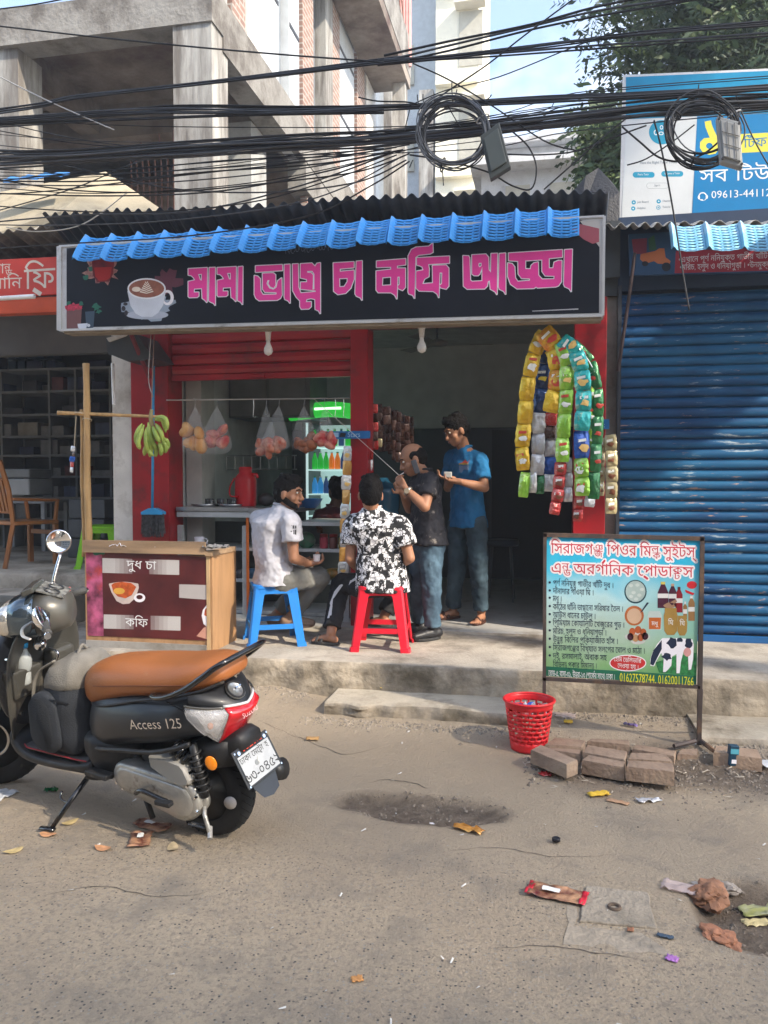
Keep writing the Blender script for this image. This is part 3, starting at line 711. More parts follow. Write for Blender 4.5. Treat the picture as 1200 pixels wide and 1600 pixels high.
letters=[(cA,[m1,m1h]),(cA,[[(236,242),(280,240),(281,535),(268,518),(245,508),(232,500)]]),(cA,[sh(m1,226,-8),sh(m1h,226,-8)]),(cA,[[(462,235),(496,232),(494,528),(480,508),(458,498)]]),(cA,[[(597,228),(804,218),(806,262),(597,276)]]),(cA,[[(588,303),(612,308),(632,328),(636,425),(654,452),(760,450),(760,434),(670,432),(653,408),(652,287),(735,283),(752,298),(752,378),(738,400),(712,390),(698,366),(704,338),(690,340),(682,366),(704,402),(735,412),(760,396),(770,345),(800,322),(802,455),(790,480),(765,494),(625,498),(600,480),(588,450)]]),(cA,[[(822,218),(864,215),(866,518),(850,498),(826,488),(822,470)]]),(cA,[[(948,212),(1035,206),(1062,232),(1076,208),(1102,204),(1102,600),(1090,578),(1064,566),(1062,488),(1030,480),(995,488),(990,510),(1030,508),(1030,545),(1012,562),(955,564),(944,545),(944,500),(915,470),(888,420),(886,214),(928,212),(932,395),(950,440),(1068,430),(1066,420),(950,408),(950,355),(998,354),(998,332),(948,320)],[(1000,268),(1040,266),(1056,290),(1056,410),(1042,412),(1045,300),(1030,282),(1000,280)]]),(cB,[[(105,205),(264,196),(264,240),(155,250),(155,272),(265,262),(265,330),(240,400),(200,440),(140,450),(108,425)],[(150,325),(215,322),(215,350),(190,390),(152,392)]]),(cB,[[(285,192),(328,188),(328,495),(315,475),(285,462),(275,445)]]),(cB,[[(443,190),(668,172),(668,218),(602,226),(602,246),(666,246),(666,395),(645,418),(612,404),(608,385),(622,370),(622,312),(606,312),(600,485),(585,455),(555,435),(455,435),(440,415),(440,268),(555,255),(555,235),(443,238)],[(488,318),(555,312),(555,378),(485,382)]]),(cB,[[(690,430),(690,150),(715,100),(750,82),(850,75),(880,50),(882,120),(860,132),(770,142),(745,160),(738,480),(725,455),(695,445)]]),(cB,[[(757,165),(1010,152),(1010,205),(845,214),(852,250),(850,310),(815,330),(800,368),(882,362),(880,225),(985,222),(1005,245),(1005,385),(985,408),(945,398),(935,380),(952,368),(955,280),(935,280),(928,475),(915,445),(885,425),(775,422),(752,400),(752,270),(808,260),(800,235),(780,225),(757,220)]]),(cC,[[(118,148),(160,150),(168,165),(174,338),(188,350),(268,345),(268,235),(248,290),(235,302),(205,302),(188,290),(188,142),(295,136),(316,160),(318,258),(335,280),(338,132),(385,130),(382,450),(368,428),(332,408),(326,340),(312,350),(306,385),(285,405),(150,408),(122,385)],[(240,205),(262,203),(262,228),(245,238),(238,225)]]),(cC,[[(402,132),(448,128),(450,448),(436,425),(402,408),(396,390)]]),(cC,[[(475,128),(892,102),(892,158),(788,168),(788,245),(822,245),(830,200),(862,186),(888,186),(885,350),(862,382),(840,390),(700,398),(688,390),(670,402),(540,405),(490,370),(468,310),(468,205),(500,210),(520,235),(525,320),(545,350),(640,342),(640,326),(575,324),(550,290),(548,190),(475,185)],[(604,186),(736,178),(736,270),(760,304),(832,306),(830,330),(735,332),(706,300),(704,198),(672,205),(650,225),(645,252),(604,250)]]),(cC,[[(912,102),(970,98),(962,428),(948,405),(912,388),(905,370)]]),]
pink=M('print_pink',(.90,.06,.38),.45,var=.05);white_p=M('print_white',(.84,.82,.86),.5,var=.03)
for f,loops in letters:
 a=MB();b=MB();ppoly(a,loops,SY,.009,f)
 for q,L in enumerate(loops):pstroke(b,L,1.35,SY,.006-.001*q,f)
 lo=S_(b,'letter_outline',white_p);lt=S_(a,'letter',pink)
S_(ptext(MB(),'ميحرلا نمحرلا هللا مسب',(446,392),(532,386),8,SY,0,.006),'calligraphy',M('print_grey_text',(.12,.13,.16),.5))
d=MB()
for k in range(60):ppoly(d,[[(832+k*1.2,486.7-k*.05),(832+k*1.2+.7,486.7-k*.05),(832+k*1.2+.7,486-k*.05-.5-k*.012),(832+k*1.2,486-k*.05-.5-k*.012)]],SY,.006)
S_(d,'dotted_rule',white_p)
ppoly_=lambda loops,n,m,lift,**k:S_(ppoly(MB(),loops,SY,lift),n,m,**k)
ppoly_([pellipse(232,478,38,22,34,.22,4)],'print_splash',M('print_blue_grey',(.30,.36,.45),.5),.003)
ppoly_([pellipse(262,440,20,17,26,.4,6)],'print_splash',M('print_dark_rose',(.12,.03,.05),.5),.0035)
ppoly_([pellipse(230,492,33,7,26)],'print_saucer',M('print_saucer',(.42,.46,.55),.4),.004)
ppoly_([pellipse(262,465,9.5,12,22),pellipse(261,465,5.5,8,22)],'print_handle',white_p,.005)
ppoly_([[(199,455),(204,478),(212,490),(222,495),(238,495),(247,489),(255,477),(259,455)]+pellipse(229,452,30,16,14,a0=0)[:1]],'print_cup',M('print_cup',(.62,.66,.74),.4,var=.1),.0055)
ppoly_([pellipse(229,451,30,16.5,28)],'print_rim',M('print_cup_rim',(.78,.80,.84),.4),.006)
ppoly_([pellipse(229,451,27.5,14,28)],'print_coffee',M('print_coffee',(.30,.11,.07),.4,var=.2,scale=20),.0065)
lf=[]
for k in range(6):
 y=459-k*3.0;wd=11-k*1.7;lf.append([(229,y),(229-wd,y-2.5),(229-wd+1,y-4.5),(229,y-1.6),(229+wd-1,y-5),(229+wd,y-3)])
ppoly_(lf+[pellipse(213,452,7,4,12)],'print_foam',M('print_foam',(.75,.66,.56),.4),.0075,)
ppoly_([pellipse(193,482,3.2,4.2,10),pellipse(197,489,3,4.2,10),pellipse(196,475,3.5,2.6,10)],'print_beans',M('print_bean',(.03,.025,.03),.4),.0075)
ppoly_([pellipse(158,422,27,20,30,.33,9)],'print_flowers',M('print_rose',(.38,.10,.11),.5,var=.5,scale=40,tint=(.5,.28,.22)),.003)
ppoly_([pellipse(142,420,5,4,12,.3,3),pellipse(134,433,4,4,9,.3,5)],'print_leaf',M('print_leaf',(.02,.14,.09),.5),.004)
ppoly_([[(143,402),(179,400),(177,428),(170,440),(152,441),(145,430)]],'print_glass',M('print_tea',(.16,.008,.012),.3,var=.4,scale=15),.005)
ppoly_([[(147,418),(175,417),(172,434),(166,438),(155,439),(149,432)]],'print_tea',M('print_tea_bright',(.40,.02,.015),.3),.006)
ppoly_([[(104,480),(128,479),(126,513),(104,514)]],'print_pot',M('print_pot',(.16,.07,.07),.5),.004)
ppoly_([pellipse(115,480,13,6,20,.3,12)],'print_berries',M('print_berry',(.45,.03,.07),.5,var=.5,scale=60),.005)
ppoly_([pellipse(107,473,4,3,9,.4,13),pellipse(127,474,4,3,9,.4,14),pellipse(151,480,6,5,12,.4,15),pellipse(154,487,4,3,9,.4,15)],'print_leaf',M('print_leaf',(.02,.14,.09)),.0055)
ppoly_([[(133,487),(148,486),(146,512),(135,513)]],'print_glass',M('print_slate',(.05,.08,.12),.4),.0045)
ppoly_([[(121,506),(137,505),(135,512),(131,514.5),(126,514.5),(122,512)],pellipse(138.5,508.5,2.5,2.5,10)],'print_cup',M('print_cup',(.62,.66,.74)),.0065)
ppoly_([[(906,350),(936,357),(936,378),(926,381),(912,374),(893,358)]],'print_petal',M('print_petal',(.38,.09,.12),.5),.005)
#two bare bulbs under the sign
def bulb(px,py0,py1,label):
 p=on(px,py0,y=5.5);s_=(p-on(px,py1,y=5.5)).z
 t=thing('light_bulb',label,'light bulb',p)
 MB().lathe([(.034,0),(.036,-.01),(.022,-.022),(.017,-.05*s_/.14),(.019,-.06*s_/.14)],n=16).build('holder',M('white_plastic',(.62,.58,.55),.5),t,smooth=True)
 MB().lathe([(.013,-.42*s_),(.016,-.55*s_),(.030,-.72*s_),(.033,-.82*s_),(.026,-.93*s_),(.001,-s_)],n=18).build('globe',M('frosted_glass',(.78,.74,.70),.3,trans=.15),t,smooth=True)
bulb(419,514,556,'bare white bulb in its holder in front of the red shutter')
bulb(659,509,552,'bare white bulb in its holder above the doorway')
#right shop: blue roller shutter
rs=thing('closed_shop','closed shop behind a worn blue roller shutter with a printed banner above it','shop',(1.8,6.1,.29))
R_=lambda mb,n,m,**k:mb.build(n,m,rs,world=True,**k)
def shutter_mat():
 m=M('blue_shutter',(.006,.048,.135),.55,metal=.0,spec=.25,var=.3,scale=2,bump=.06,bscale=50);n=m.node_tree;b=n.nodes['Principled BSDF'];L=n.links.new
 t=n.nodes.new('ShaderNodeTexCoord');mp_=n.nodes.new('ShaderNodeMapping');mp_.inputs['Scale'].default_value=(.45,1,3.2);L(t.outputs['Object'],mp_.inputs[0])
 oi=n.nodes.new('ShaderNodeObjectInfo');src=b.inputs['Base Color'].links[0].from_socket
 ad=n.nodes.new('ShaderNodeVectorMath');L(mp_.outputs[0],ad.inputs[0]);L(oi.outputs['Location'],ad.inputs[1])
 def nz(sc,a,c):
  q=n.nodes.new('ShaderNodeTexNoise');q.inputs['Scale'].default_value=sc;q.inputs['Detail'].default_value=10;q.inputs['Roughness'].default_value=.7;L(ad.outputs[0],q.inputs['Vector'])
  r=n.nodes.new('ShaderNodeValToRGB');r.color_ramp.elements[0].position=a;r.color_ramp.elements[1].position=c;L(q.outputs[0],r.inputs[0]);return r.outputs[0]
 m1_=n.nodes.new('ShaderNodeMixRGB');L(nz(1.6,.44,.62),m1_.inputs[0]);L(src,m1_.inputs[1]);m1_.inputs[2].default_value=(.014,.105,.22,1)
 m2_=n.nodes.new('ShaderNodeMixRGB');L(nz(6,.60,.66),m2_.inputs[0]);L(m1_.outputs[0],m2_.inputs[1]);m2_.inputs[2].default_value=(.32,.38,.42,1)
 m3_=n.nodes.new('ShaderNodeMixRGB');L(nz(11,.62,.67),m3_.inputs[0]);L(m2_.outputs[0],m3_.inputs[1]);m3_.inputs[2].default_value=(.42,.25,.17,1)
 L(m3_.outputs[0],b.inputs['Base Color']);return m
shm=shutter_mat()
N_SL=33;z0,z1=.335,2.80;dz=(z1-z0)/N_SL;slat0=None
X0,X1=.52,3.3
for k in range(N_SL):
 if slat0 is None:
  pr=[(X0,.0,0),(X0,-.016,.003),(X0,-.024,dz*.2),(X0,-.026,dz*.45),(X0,-.02,dz*.68),(X0,-.006,dz*.82),(X0,.0,dz*.88),(X0,-.003,dz*.97),(X0,.004,dz),(X0,.01,dz*.5)]
  mb=MB();nseg=28
  for i in range(nseg+1):
   x=X0+(X1-X0)*i/nseg;w_=.004*noise.noise(Vector((x*2.2,0,0)))
   mb.v+=[(x-1.8,p[1]+w_,p[2])for p in pr]
  q=len(pr)
  for i in range(nseg):
   for j in range(q):a=i*q+j;b=i*q+(j+1)%q;mb.f.append((a,b,b+q,a+q))
  slat0=mb.build('shutter_slat',shm,rs,auto=45);o=slat0
 else:o=inst(slat0,parent=rs)
 o.location=(0,-.03+rnd.uniform(-.002,.002)+.07,z0+k*dz-.29);o.rotation_euler=(0,rnd.uniform(-.0012,.0012),0)
R_(MB().bb((X0,6.05,.292),(X1,6.10,.334)),'shutter_bottom_bar',M('blue_bar',(.01,.09,.26),.45,dirt=(.1,.07,.05),dirt_amt=.3))
R_(MB().bb((.494,6.04,.292),(.519,6.13,2.85)),'guide_rail',M('dark_guide',(.025,.03,.04),.5))
R_(MB().bb((.494,6.10,2.82),(3.3,6.3,3.35)),'wall',M('navy_wall',(.012,.03,.07),.6))
R_(MB().bb((.46,6.2,.29),(3.3,6.4,3.3)),'wall',dark_wall)
BY=5.98
R_(MB().prism([on(982,366,y=BY),on(1230,352,y=BY),on(1230,424,y=BY),on(984,430,y=BY)],(0,.03,0),(0,0,0)),'banner',M('banner_blue',(.012,.06,.14),.5,var=.1))
R_(ppoly(MB(),[[(1056,392),(1230,386),(1230,422),(1054,427)]],BY,.003),'banner_stripe',M('banner_red',(.30,.012,.03),.5))
w2=M('banner_white',(.60,.60,.60),.5)
R_(ptext(MB(),'•মরিচ, হলুদ ও ধনিয়াগুড়া । •উনমুক্ত',(1062,422),(1205,417),8,BY,.01,.006),'banner_text',w2)
R_(ptext(MB(),'•এখানে পূণ^ ননিযুক্ত গাভীর খাঁটি দুধ',(1060,410),(1215,403),8,BY,.01,.006),'banner_text',w2)
dm={'r':M('print_red_box',(.20,.02,.05),.5),'o':M('print_orange',(.45,.13,.04),.5),'g':M('print_green',(.02,.10,.05),.5),'k':M('print_dark',(.01,.012,.02),.5)}
for k,L in (('r',[(987,374),(1011,372),(1010,396),(990,397)]),('g',[(1013,373),(1022,367),(1026,390),(1014,392)]),('o',[(1001,397),(1024,392),(1030,388),(1038,388),(1040,402),(1048,408),(1046,413),(1028,412),(1022,408),(1008,412),(1000,405)]),('k',pellipse(1041,417,7,7)),('k',pellipse(1008,412,5,4))):
 R_(ppoly(MB(),[L],BY,.004+.001*len(k)+(.002 if k=='k' else 0)),'banner_scooter_print',dm[k])
R_(MB().tube([on(992,395,y=5.9),on(982,470,y=5.93),on(966,580,y=5.96)],.012,8),'brace',M('brown_pipe',(.05,.03,.03),.6))
#blue billboard
BBY=6.45
bb=thing('billboard','big blue and white tutoring billboard standing on the roof of the closed shop','billboard',on(1090,350,y=BBY))
B_f=lambda mb,n,m,**k:mb.build(n,m,bb,world=True,**k)
bbw=M('billboard_white',(.60,.63,.64),.45,var=.04);bbb=M('billboard_blue',(.004,.19,.44),.4,var=.05);bbl=M('billboard_light_blue',(.005,.25,.46),.4)
c1,c2,c3,c4=(974,117),(1262,104),(1262,342),(968,349)
B_f(MB().prism([on(*c,y=BBY)for c in (c1,c2,c3,c4)],(0,.06,0),(0,.002,0)),'board',al)
B_f(ppoly(MB(),[[(978,187),(1089,182),(1080,343),(971,346)]],BBY,.002),'panel',bbw,label='white panel of the billboard')
B_f(ppoly(MB(),[[(1089.4,182),(1260,175),(1260,338),(1081,343)]],BBY,.002),'panel',bbb,label='deep blue panel of the billboard')
B_f(ppoly(MB(),[[(978,120.5),(1260,108),(1260,174),(978,186)]],BBY,.002),'panel',bbl,label='lighter blue band along the top of the billboard')
yel=M('print_yellow',(.72,.66,.08),.5,var=.03);wh=M('print_pure_white',(.78,.8,.8),.5,var=.02)
f4=lambda p:(960+p[0]/5,90+p[1]/5)
pb=lambda L,n,m,lift=.005,f=f4:B_f(ppoly(MB(),L,BBY,lift,f),n,m)
pb([[(705,500),(755,490),(760,520),(775,560),(800,610),(812,660),(812,720),(790,750),(740,760),(690,740),(668,705),(670,660),(700,630),(745,625),(730,590),(712,545)],pellipse(742,690,26,24,16)],'numeral',yel)
pb([[(980,598),(1330,580),(1330,728),(975,745)]],'yellow_strip',yel,.004)
pb([pellipse(370,583,100,95,30)],'badge',M('print_cyan',(.01,.27,.43),.5))
pb([pellipse(368,545,13,17,14),pellipse(368,545,8,11,14)],'badge_person',wh,.008)
pb([pellipse(325,585,18,22,14),pellipse(325,585,10,14,14)],'badge_person',wh,.008)
pb([pellipse(365,592,20,14,14),pellipse(365,592,13,8,14)],'badge_person',wh,.008)
bt=lambda s,a,b,h,m,n='text',off=0,lift=.008:B_f(ptext(MB(),s,f4(a),f4(b),h/5,BBY,off,lift),n,m)
bt('টিফ',(1010,705),(1190,690),66,bbb,off=.03)
bt('সব',(665,975),(885,965),92,wh,off=.035)
bt('টিউটর',(945,962),(1420,940),92,wh,off=.035)
bt('Hire the Right Tutor Today',(200,832),(490,824),19,M('print_slate_text',(.16,.20,.24),.5))
bt('Search Now',(860,1098),(861,1098),1,wh)if False else None
bt('09613-441122',(755,1100),(1270,1080),52,wh,off=.025)
bt('Find a Tutor',(182,922),(270,919),14,wh)
bt('Become a Tutor',(392,914),(512,910),14,wh)
bt('Sign In',(312,1006),(358,1004),13,M('print_slate_text',(.16,.2,.24)))
for t_,a,b in (('Job Board',(180,1136),(268,1133)),('Chemistry',(375,1127),(455,1124)),('Helpline',(178,1184),(245,1181)),('Tutorial',(375,1175),(438,1172))):
 bt(t_,a,b,14,M('print_slate_text',(.16,.2,.24)))
def pill(x0,y0,x1,y1):
 r=(y1-y0)/2;L=[]
 for k in range(9):a=PI/2+PI*k/8;L.append((x0+r+r*math.cos(a),(y0+y1)/2-r*math.sin(a)))
 for k in range(9):a=-PI/2+PI*k/8;L.append((x1-r+r*math.cos(a),(y0+y1)/2-r*math.sin(a)))
 return L
pb([pill(143,893,315,938)],'button',M('print_cyan',(.01,.27,.43)),.004);pb([pill(366,886,538,930)],'button',M('print_cyan',(.01,.27,.43)),.004)
pb([pill(250,978,422,1024),pill(253,981,419,1021)],'button',M('print_grey_line',(.35,.38,.4),.5),.004)
for c in ((151,1131),(147,1179),(346,1123),(343,1171)):
 pb([pellipse(c[0],c[1],17,17,18)]+([pellipse(c[0],c[1],12,12,18)]if c==(343,1171)else []),'icon',M('print_cyan',(.01,.27,.43)),.004)
 pb([pellipse(c[0],c[1],6,5,8)],'icon_mark',wh if c!=(343,1171)else M('print_cyan',(.01,.27,.43)),.006)
pb([pellipse(690,1085,34,34,22),pellipse(690,1088,26,28,22)],'headset',wh,.004)
pb([pellipse(660,1092,9,16,12),pellipse(722,1088,9,16,12)],'headset',wh,.006);pb([pellipse(682,1112,12,6,10)],'headset',wh,.007)
for x in (1010,1190):
 B_f(MB().bb((on(x,300,y=BBY).x-.025,BBY+.07,3.0),(on(x,300,y=BBY).x+.025,BBY+.12,4.4)),'post',M('rusty_post',(.12,.07,.05),.8))
#left shop
ls=thing('stationery_shop','dim open fronted shop with white shelves of boxes under a red banner','shop',(-5,7,.66))
L_=lambda mb,n,m,**k:mb.build(n,m,ls,world=True,**k)
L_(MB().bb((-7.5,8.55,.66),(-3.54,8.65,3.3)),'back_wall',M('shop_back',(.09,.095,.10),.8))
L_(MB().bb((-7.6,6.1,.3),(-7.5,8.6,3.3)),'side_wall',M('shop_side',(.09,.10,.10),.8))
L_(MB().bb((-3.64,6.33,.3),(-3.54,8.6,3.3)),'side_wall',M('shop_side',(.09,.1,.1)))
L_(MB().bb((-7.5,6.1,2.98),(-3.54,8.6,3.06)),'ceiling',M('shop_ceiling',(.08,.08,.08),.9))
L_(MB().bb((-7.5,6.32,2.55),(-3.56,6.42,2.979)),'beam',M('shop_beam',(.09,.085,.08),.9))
LY=5.82
L_(MB().prism([on(-70,409,y=LY),on(92,401,y=LY),on(92,459,y=LY),on(-70,469,y=LY)],(0,.04,0),(0,0,0)),'banner',M('red_banner',(.52,.045,.03),.55,var=.12))
L_(MB().prism([on(-70,468,y=LY),on(100,462,y=LY),on(100,486,y=LY),on(-70,492,y=LY)],(0,.12,0),(0,.02,0)),'shutter_box',M('orange_red',(.50,.07,.02),.5))
lw=M('banner_cream',(.62,.56,.48),.6)
L_(ptext(MB(),'ফি_',(38,452),(86,449),30,LY,.035,.006),'banner_text',lw)
L_(ptext(MB(),'কলম খা{নড}',(-60,428),(17,427),14,LY,.02,.006),'banner_text',lw)
L_(ptext(MB(),'বিরয়ানি',(-50,453),(34,450),16,LY,.02,.006),'banner_text',lw)
L_(MB().tube([on(-60,470,y=5.7),on(54,463,y=5.7)],.018,10),'tube_light',M('tube_lamp',(.8,.8,.8),.4))
whs=M('shelf_white',(.22,.23,.235),.6)
SH=8.1
def lsbar(p,q,w_=.03,d_=.35):
 a=on(*p,y=SH);b=on(*q,y=SH);L_(MB().bb((min(a.x,b.x)-.012,SH,min(a.z,b.z)-.012),(max(a.x,b.x)+.012,SH+d_,max(a.z,b.z)+.012)),'shelf',whs)
zsh=[on(60,p,y=SH).z for p in (577,612,648,682,712,745,778,812)]
for z in zsh:L_(MB().bb((-6.9,SH,z-.012),(-3.66,SH+.36,z+.012)),'shelf',whs)
for px in (2,77,118,172):x=on(px,640,y=SH).x;L_(MB().bb((x-.012,SH-.004,.67),(x+.012,SH+.36,zsh[0]-.013)),'shelf_divider',whs)
r=random.Random(5);pal=[(.015,.02,.06),(.05,.05,.055),(.2,.2,.2),(.04,.04,.05),(.15,.05,.05),(.07,.09,.16),(.24,.22,.18)]
n_=0
for i,z in enumerate(zsh):
 x=-6.8
 while x<-3.8:
  w_=r.uniform(.1,.34);h=r.uniform(.06,.17)
  if r.random()<.72:
   c=pal[r.randrange(len(pal))]if i else pal[0]
   MB().bbox_bevel((x+w_/2,SH+.14,z+.0125+h/2),(w_*.92,.22,h),.006).build('carton',M('carton_%d'%pal.index(c),c,.6,var=.25,scale=9),label='small carton or bundle of goods on the white shelves of the dim left shop',cat='carton',group='goods on the dim shelves of the left shop')
  x+=w_+r.uniform(.0,.1)
for k in range(10):
 px=8+(k%5)*15;p=on(px+6,560 if k<5 else 576,y=SH)
 MB().bb((p.x-.045,SH+.05,p.z),(p.x+.045,SH+.2,p.z+.095)).build('carton',M('carton_blue',(.012,.03,.06),.4),label='dark blue box stacked on top of the shelves at far left',cat='box',group='dark blue boxes on top of the shelves')
pr_=thing('printer','white photocopier with a grey lid behind the wooden chair','printer',on(22,770,y=7.3))
MB().bbox_bevel((0,.15,.06),(.42,.4,.17),.015).build('body',M('printer_white',(.34,.35,.35),.5),pr_)
MB().bbox_bevel((0,.15,.2),(.42,.38,.09),.015).build('lid',M('printer_grey',(.2,.21,.21),.5),pr_)
tb=thing('table','small white table under the photocopier in the left shop','table',on(22,782,y=7.3))
MB().bb((-.35,0,-.03),(.35,.45,0)).build('top',whs,tb)
for sx in (-.32,.32):
 for sy in (.03,.42):MB().bb((sx-.02,sy-.02,-.52),(sx+.02,sy+.02,-.031)).build('leg',whs,tb)
for k in range(3):MB().bbox_bevel((-4.55+.01*k,7.45,.66+.1+k*.2),(.4,.35,.19),.01).build('box',M('grey_box',(.10,.105,.11),.6),label=['bottom grey storage box stacked beside the wooden chair','middle grey storage box stacked beside the wooden chair','top grey storage box stacked beside the wooden chair'][k],cat='box',group='grey boxes beside the chair')
hb=thing('hanging_box','dark grey hooded box slung under the left end of the sign','box',on(205,540,y=5.75))
hb_o=MB().prism([on(165,527,y=5.7),on(212,521,y=5.7),on(240,560,y=5.7),on(200,565,y=5.7),on(168,552,y=5.7)],(0,0,0),(0,.35,0)).build('case',M('box_grey',(.05,.055,.06),.5),hb,world=True)
MB().prism([on(166,528,y=5.68),on(200,521,y=5.68),on(195,525,y=5.68),on(170,534,y=5.68)],(0,0,0),(0,.02,0)).build('paper',cream,hb,world=True)
MB().tube([on(176,568,y=5.95),on(178,632,y=5.95)],.014,6).build('tube_lamp',M('tube_lamp',(.8,.8,.8)),label='thin white tube lamp fixed upright at the left of the red pillar',cat='tube lamp')
MB().tube([on(205,523,y=5.6),on(233,590,y=5.85)],.017,8).build('strut',M('maroon_pipe',(.16,.02,.03),.5),label='dark red diagonal strut under the left end of the sign',cat='strut')
#unseen canopy and trees added to block the sun, then the houses opposite
no=MB()
corrugated(no,(1.72,4.83,3.36),(2.98,4.83,3.36),(2.98,6.3,3.30),(1.72,6.3,3.30),n=60,amp=.017,waves=9)
solidify(no.build('roof_sheet',old_sheet,smooth=True,label='unseen corrugated canopy right of the frame, placed to shade the blue shutter',cat='roof sheet'),.004)
leaf_tree('tree','unseen tall tree far right of the camera, added to dapple the near road',20.5,-7.2,17.0,(4.0,2.9,2.4),650,31,(21.5,-7.6,0),cx_,3.2)
leaf_tree('tree','unseen tall leafy tree added outside the frame at right to shade the shop signs',5.1,2.5,9.8,(1.4,1.4,1.9),5000,77,(5.9,3.4,0),cx_,1.7)
for k,(x0,x1,y,h,c,l)in enumerate(((-26,-12,-9.5,9,(.30,.26,.21),'ochre building across the road, far left'),(-11.5,0,-9,12,(.24,.25,.25),'grey building across the road behind the camera'),(.5,11,-9.4,10.5,(.28,.22,.18),'brown building across the road, to the right'),(11.5,19,-10,8,(.3,.3,.28),'low pale building across the road, far right'))):
 ob=thing('opposite_building',l,'building',((x0+x1)/2,y-3,0));cm=M('opposite_%d'%k,c,.9,var=.15,dirt=(.12,.11,.1),dirt_amt=.3)
 MB().bb((x0,y-6,0),(x1,y,h)).build('wall',cm,ob,world=True)
 for i in range(int((x1-x0)/2.4)):
  for j in range(int(h/3)):MB().bb((x0+.6+i*2.4,y+.01,1+j*3),(x0+1.9+i*2.4,y+.06,2.4+j*3)).build('window',M('opp_glass',(.03,.04,.05),.15),ob,world=True)
#inside the tea shop
steel=M('steel',(.45,.46,.47),.3,metal=.9,var=.1,scale=12)
whf=M('white_frame',(.48,.50,.50),.5,var=.1,dirt=(.25,.25,.22),dirt_amt=.3)
ct=thing('counter','shop counter with a steel top and white framed open shelves','counter',(-2.3,6.2,.31))
C_=lambda mb,n,m,**k:mb.build(n,m,ct,world=True,**k)
cy0,cy1=6.17,6.75;cz=1.215
C_(MB().bb((-3.0,cy0-.04,cz-.02),(-2.37,cy1,cz+.012)),'steel_top',steel);C_(MB().bb((-2.365,cy0-.05,cz-.025),(-1.98,cy1,cz+.008)),'steel_top',steel)
C_(MB().bb((-1.975,cy0-.03,cz-.13),(-1.52,cy1,cz-.1)),'counter_top',whf)
C_(MB().bb((-3.0,cy0-.03,cz-.07),(-1.98,cy0-.001,cz-.026)),'front_rail',whf)
for x in (-2.99,-2.42,-2.0,-1.56):
 C_(MB().bb((x-.02,cy0,.312),(x+.02,cy0+.04,cz-.14)),'frame_post',whf)
for z in (.36,.62,.88):C_(MB().bb((-2.97,cy0+.042,z-.012),(-1.52,cy1-.02,z+.012)),'shelf',whf)
C_(MB().bb((-2.97,cy0+.005,.312),(-1.52,cy0+.03,.345)),'kick_board',whf)
C_(MB().bb((-2.97,cy1-.02,.312),(-1.52,cy1,1.08)),'rear_panel',M('counter_back',(.10,.12,.12),.6))
C_(MB().bb((-2.40,cy0-.015,.35),(-2.38,cy0+.0,1.19)),'orange_strip',M('orange_strip',(.6,.14,.02),.5))
C_(MB().tube(curve_pts([(-2.02,cy0-.06,1.2),(-2.03,cy0-.07,1.05),(-2.08,cy0-.06,.95),(-2.0,cy0-.05,.8)],5),.013,8),'red_hose',M('red_hose',(.5,.02,.02),.4))
def put(name,mb,mat,label,cat,group=None,loc=(0,0,0),smooth=True):
 o=mb.build(name,mat,smooth=smooth,label=label,cat=cat,group=group);o.location=Vector(loc)+Vector((o.location));return o
mug=thing('mug','white mug standing on the upper counter shelf at the left','mug',(-2.86,cy0+.1,.892))
MB().lathe([(.03,0),(.04,.01),(.042,.08),(.038,.08),(.036,.015),(.001,.012)],n=18).build('cup',white_p,mug,smooth=True)
MB().torus((.05,0,.045),(0,1,0),.022,.006,14,6).build('handle',white_p,mug,smooth=True)
for k,(x,c,l)in enumerate(((-1.78,(.45,.05,.08),'pink lidded jar on the upper counter shelf'),(-1.70,(.16,.05,.04),'brown jar beside the pink jar on the counter shelf'),(-1.62,(.30,.24,.05),'yellow jar at the right end of the counter shelf'))):
 j=thing('jar',l,'jar',(x,cy0+.12,.892))
 MB().lathe([(.03,0),(.036,.008),(.036,.085),(.03,.095)],n=16).build('body',M('jar_%d'%k,c,.3),j,smooth=True)
 MB().lathe([(.033,.096),(.033,.118),(.001,.12)],n=16).build('lid',M('jar_lid_%d'%k,(.35,.03,.03)if k<2 else (.1,.1,.1),.4),j,smooth=True)
bgp=MB().ell((-1.93,cy0+.13,.955),(.075,.05,.07));bgp.build('snack_bag',M('green_white_bag',(.45,.55,.45),.4,var=.8,scale=22,tint=(.02,.18,.07)),smooth=True,label='white and green plastic packet slumped on the upper counter shelf',cat='packet')
put('snack_bag',MB().ell((0,0,.05),(.13,.09,.05)),M('green_bag',(.03,.25,.05),.4,var=.7,scale=18,tint=(.4,.15,.02)),'green packet lying on the middle counter shelf','packet',loc=(-1.68,cy0+.14,.632))
for k in range(5):
 put('tin',MB().lathe([(.035,0),(.035,.07+.01*(k%3)),(.001,.072+.01*(k%3))],n=14),M('tin_%d'%(k%3),[(.05,.05,.06),(.02,.08,.16),(.2,.2,.2)][k%3],.4),['dark tin at the left of the middle counter shelf','blue tin on the middle counter shelf','pale tin on the middle counter shelf','taller dark tin on the middle counter shelf','second blue tin on the middle counter shelf'][k],'tin',loc=(-2.85+.11*k,cy0+.12,.632))
put('thermos_base',MB(),red_paint,'x','x')if False else None
th_p=on(384,787,y=6.45)
th=thing('thermos','tall bright red plastic thermos flask on the counter','thermos',(th_p.x,6.45,cz+.012))
thr=M('bright_red_plastic',(.62,.012,.02),.32,var=.06)
MB().lathe([(.085,0),(.09,.01),(.092,.1),(.092,.22),(.085,.25),(.055,.285),(.055,.315),(.06,.32),(.05,.335),(.001,.335)],n=24).build('body',thr,th,smooth=True)
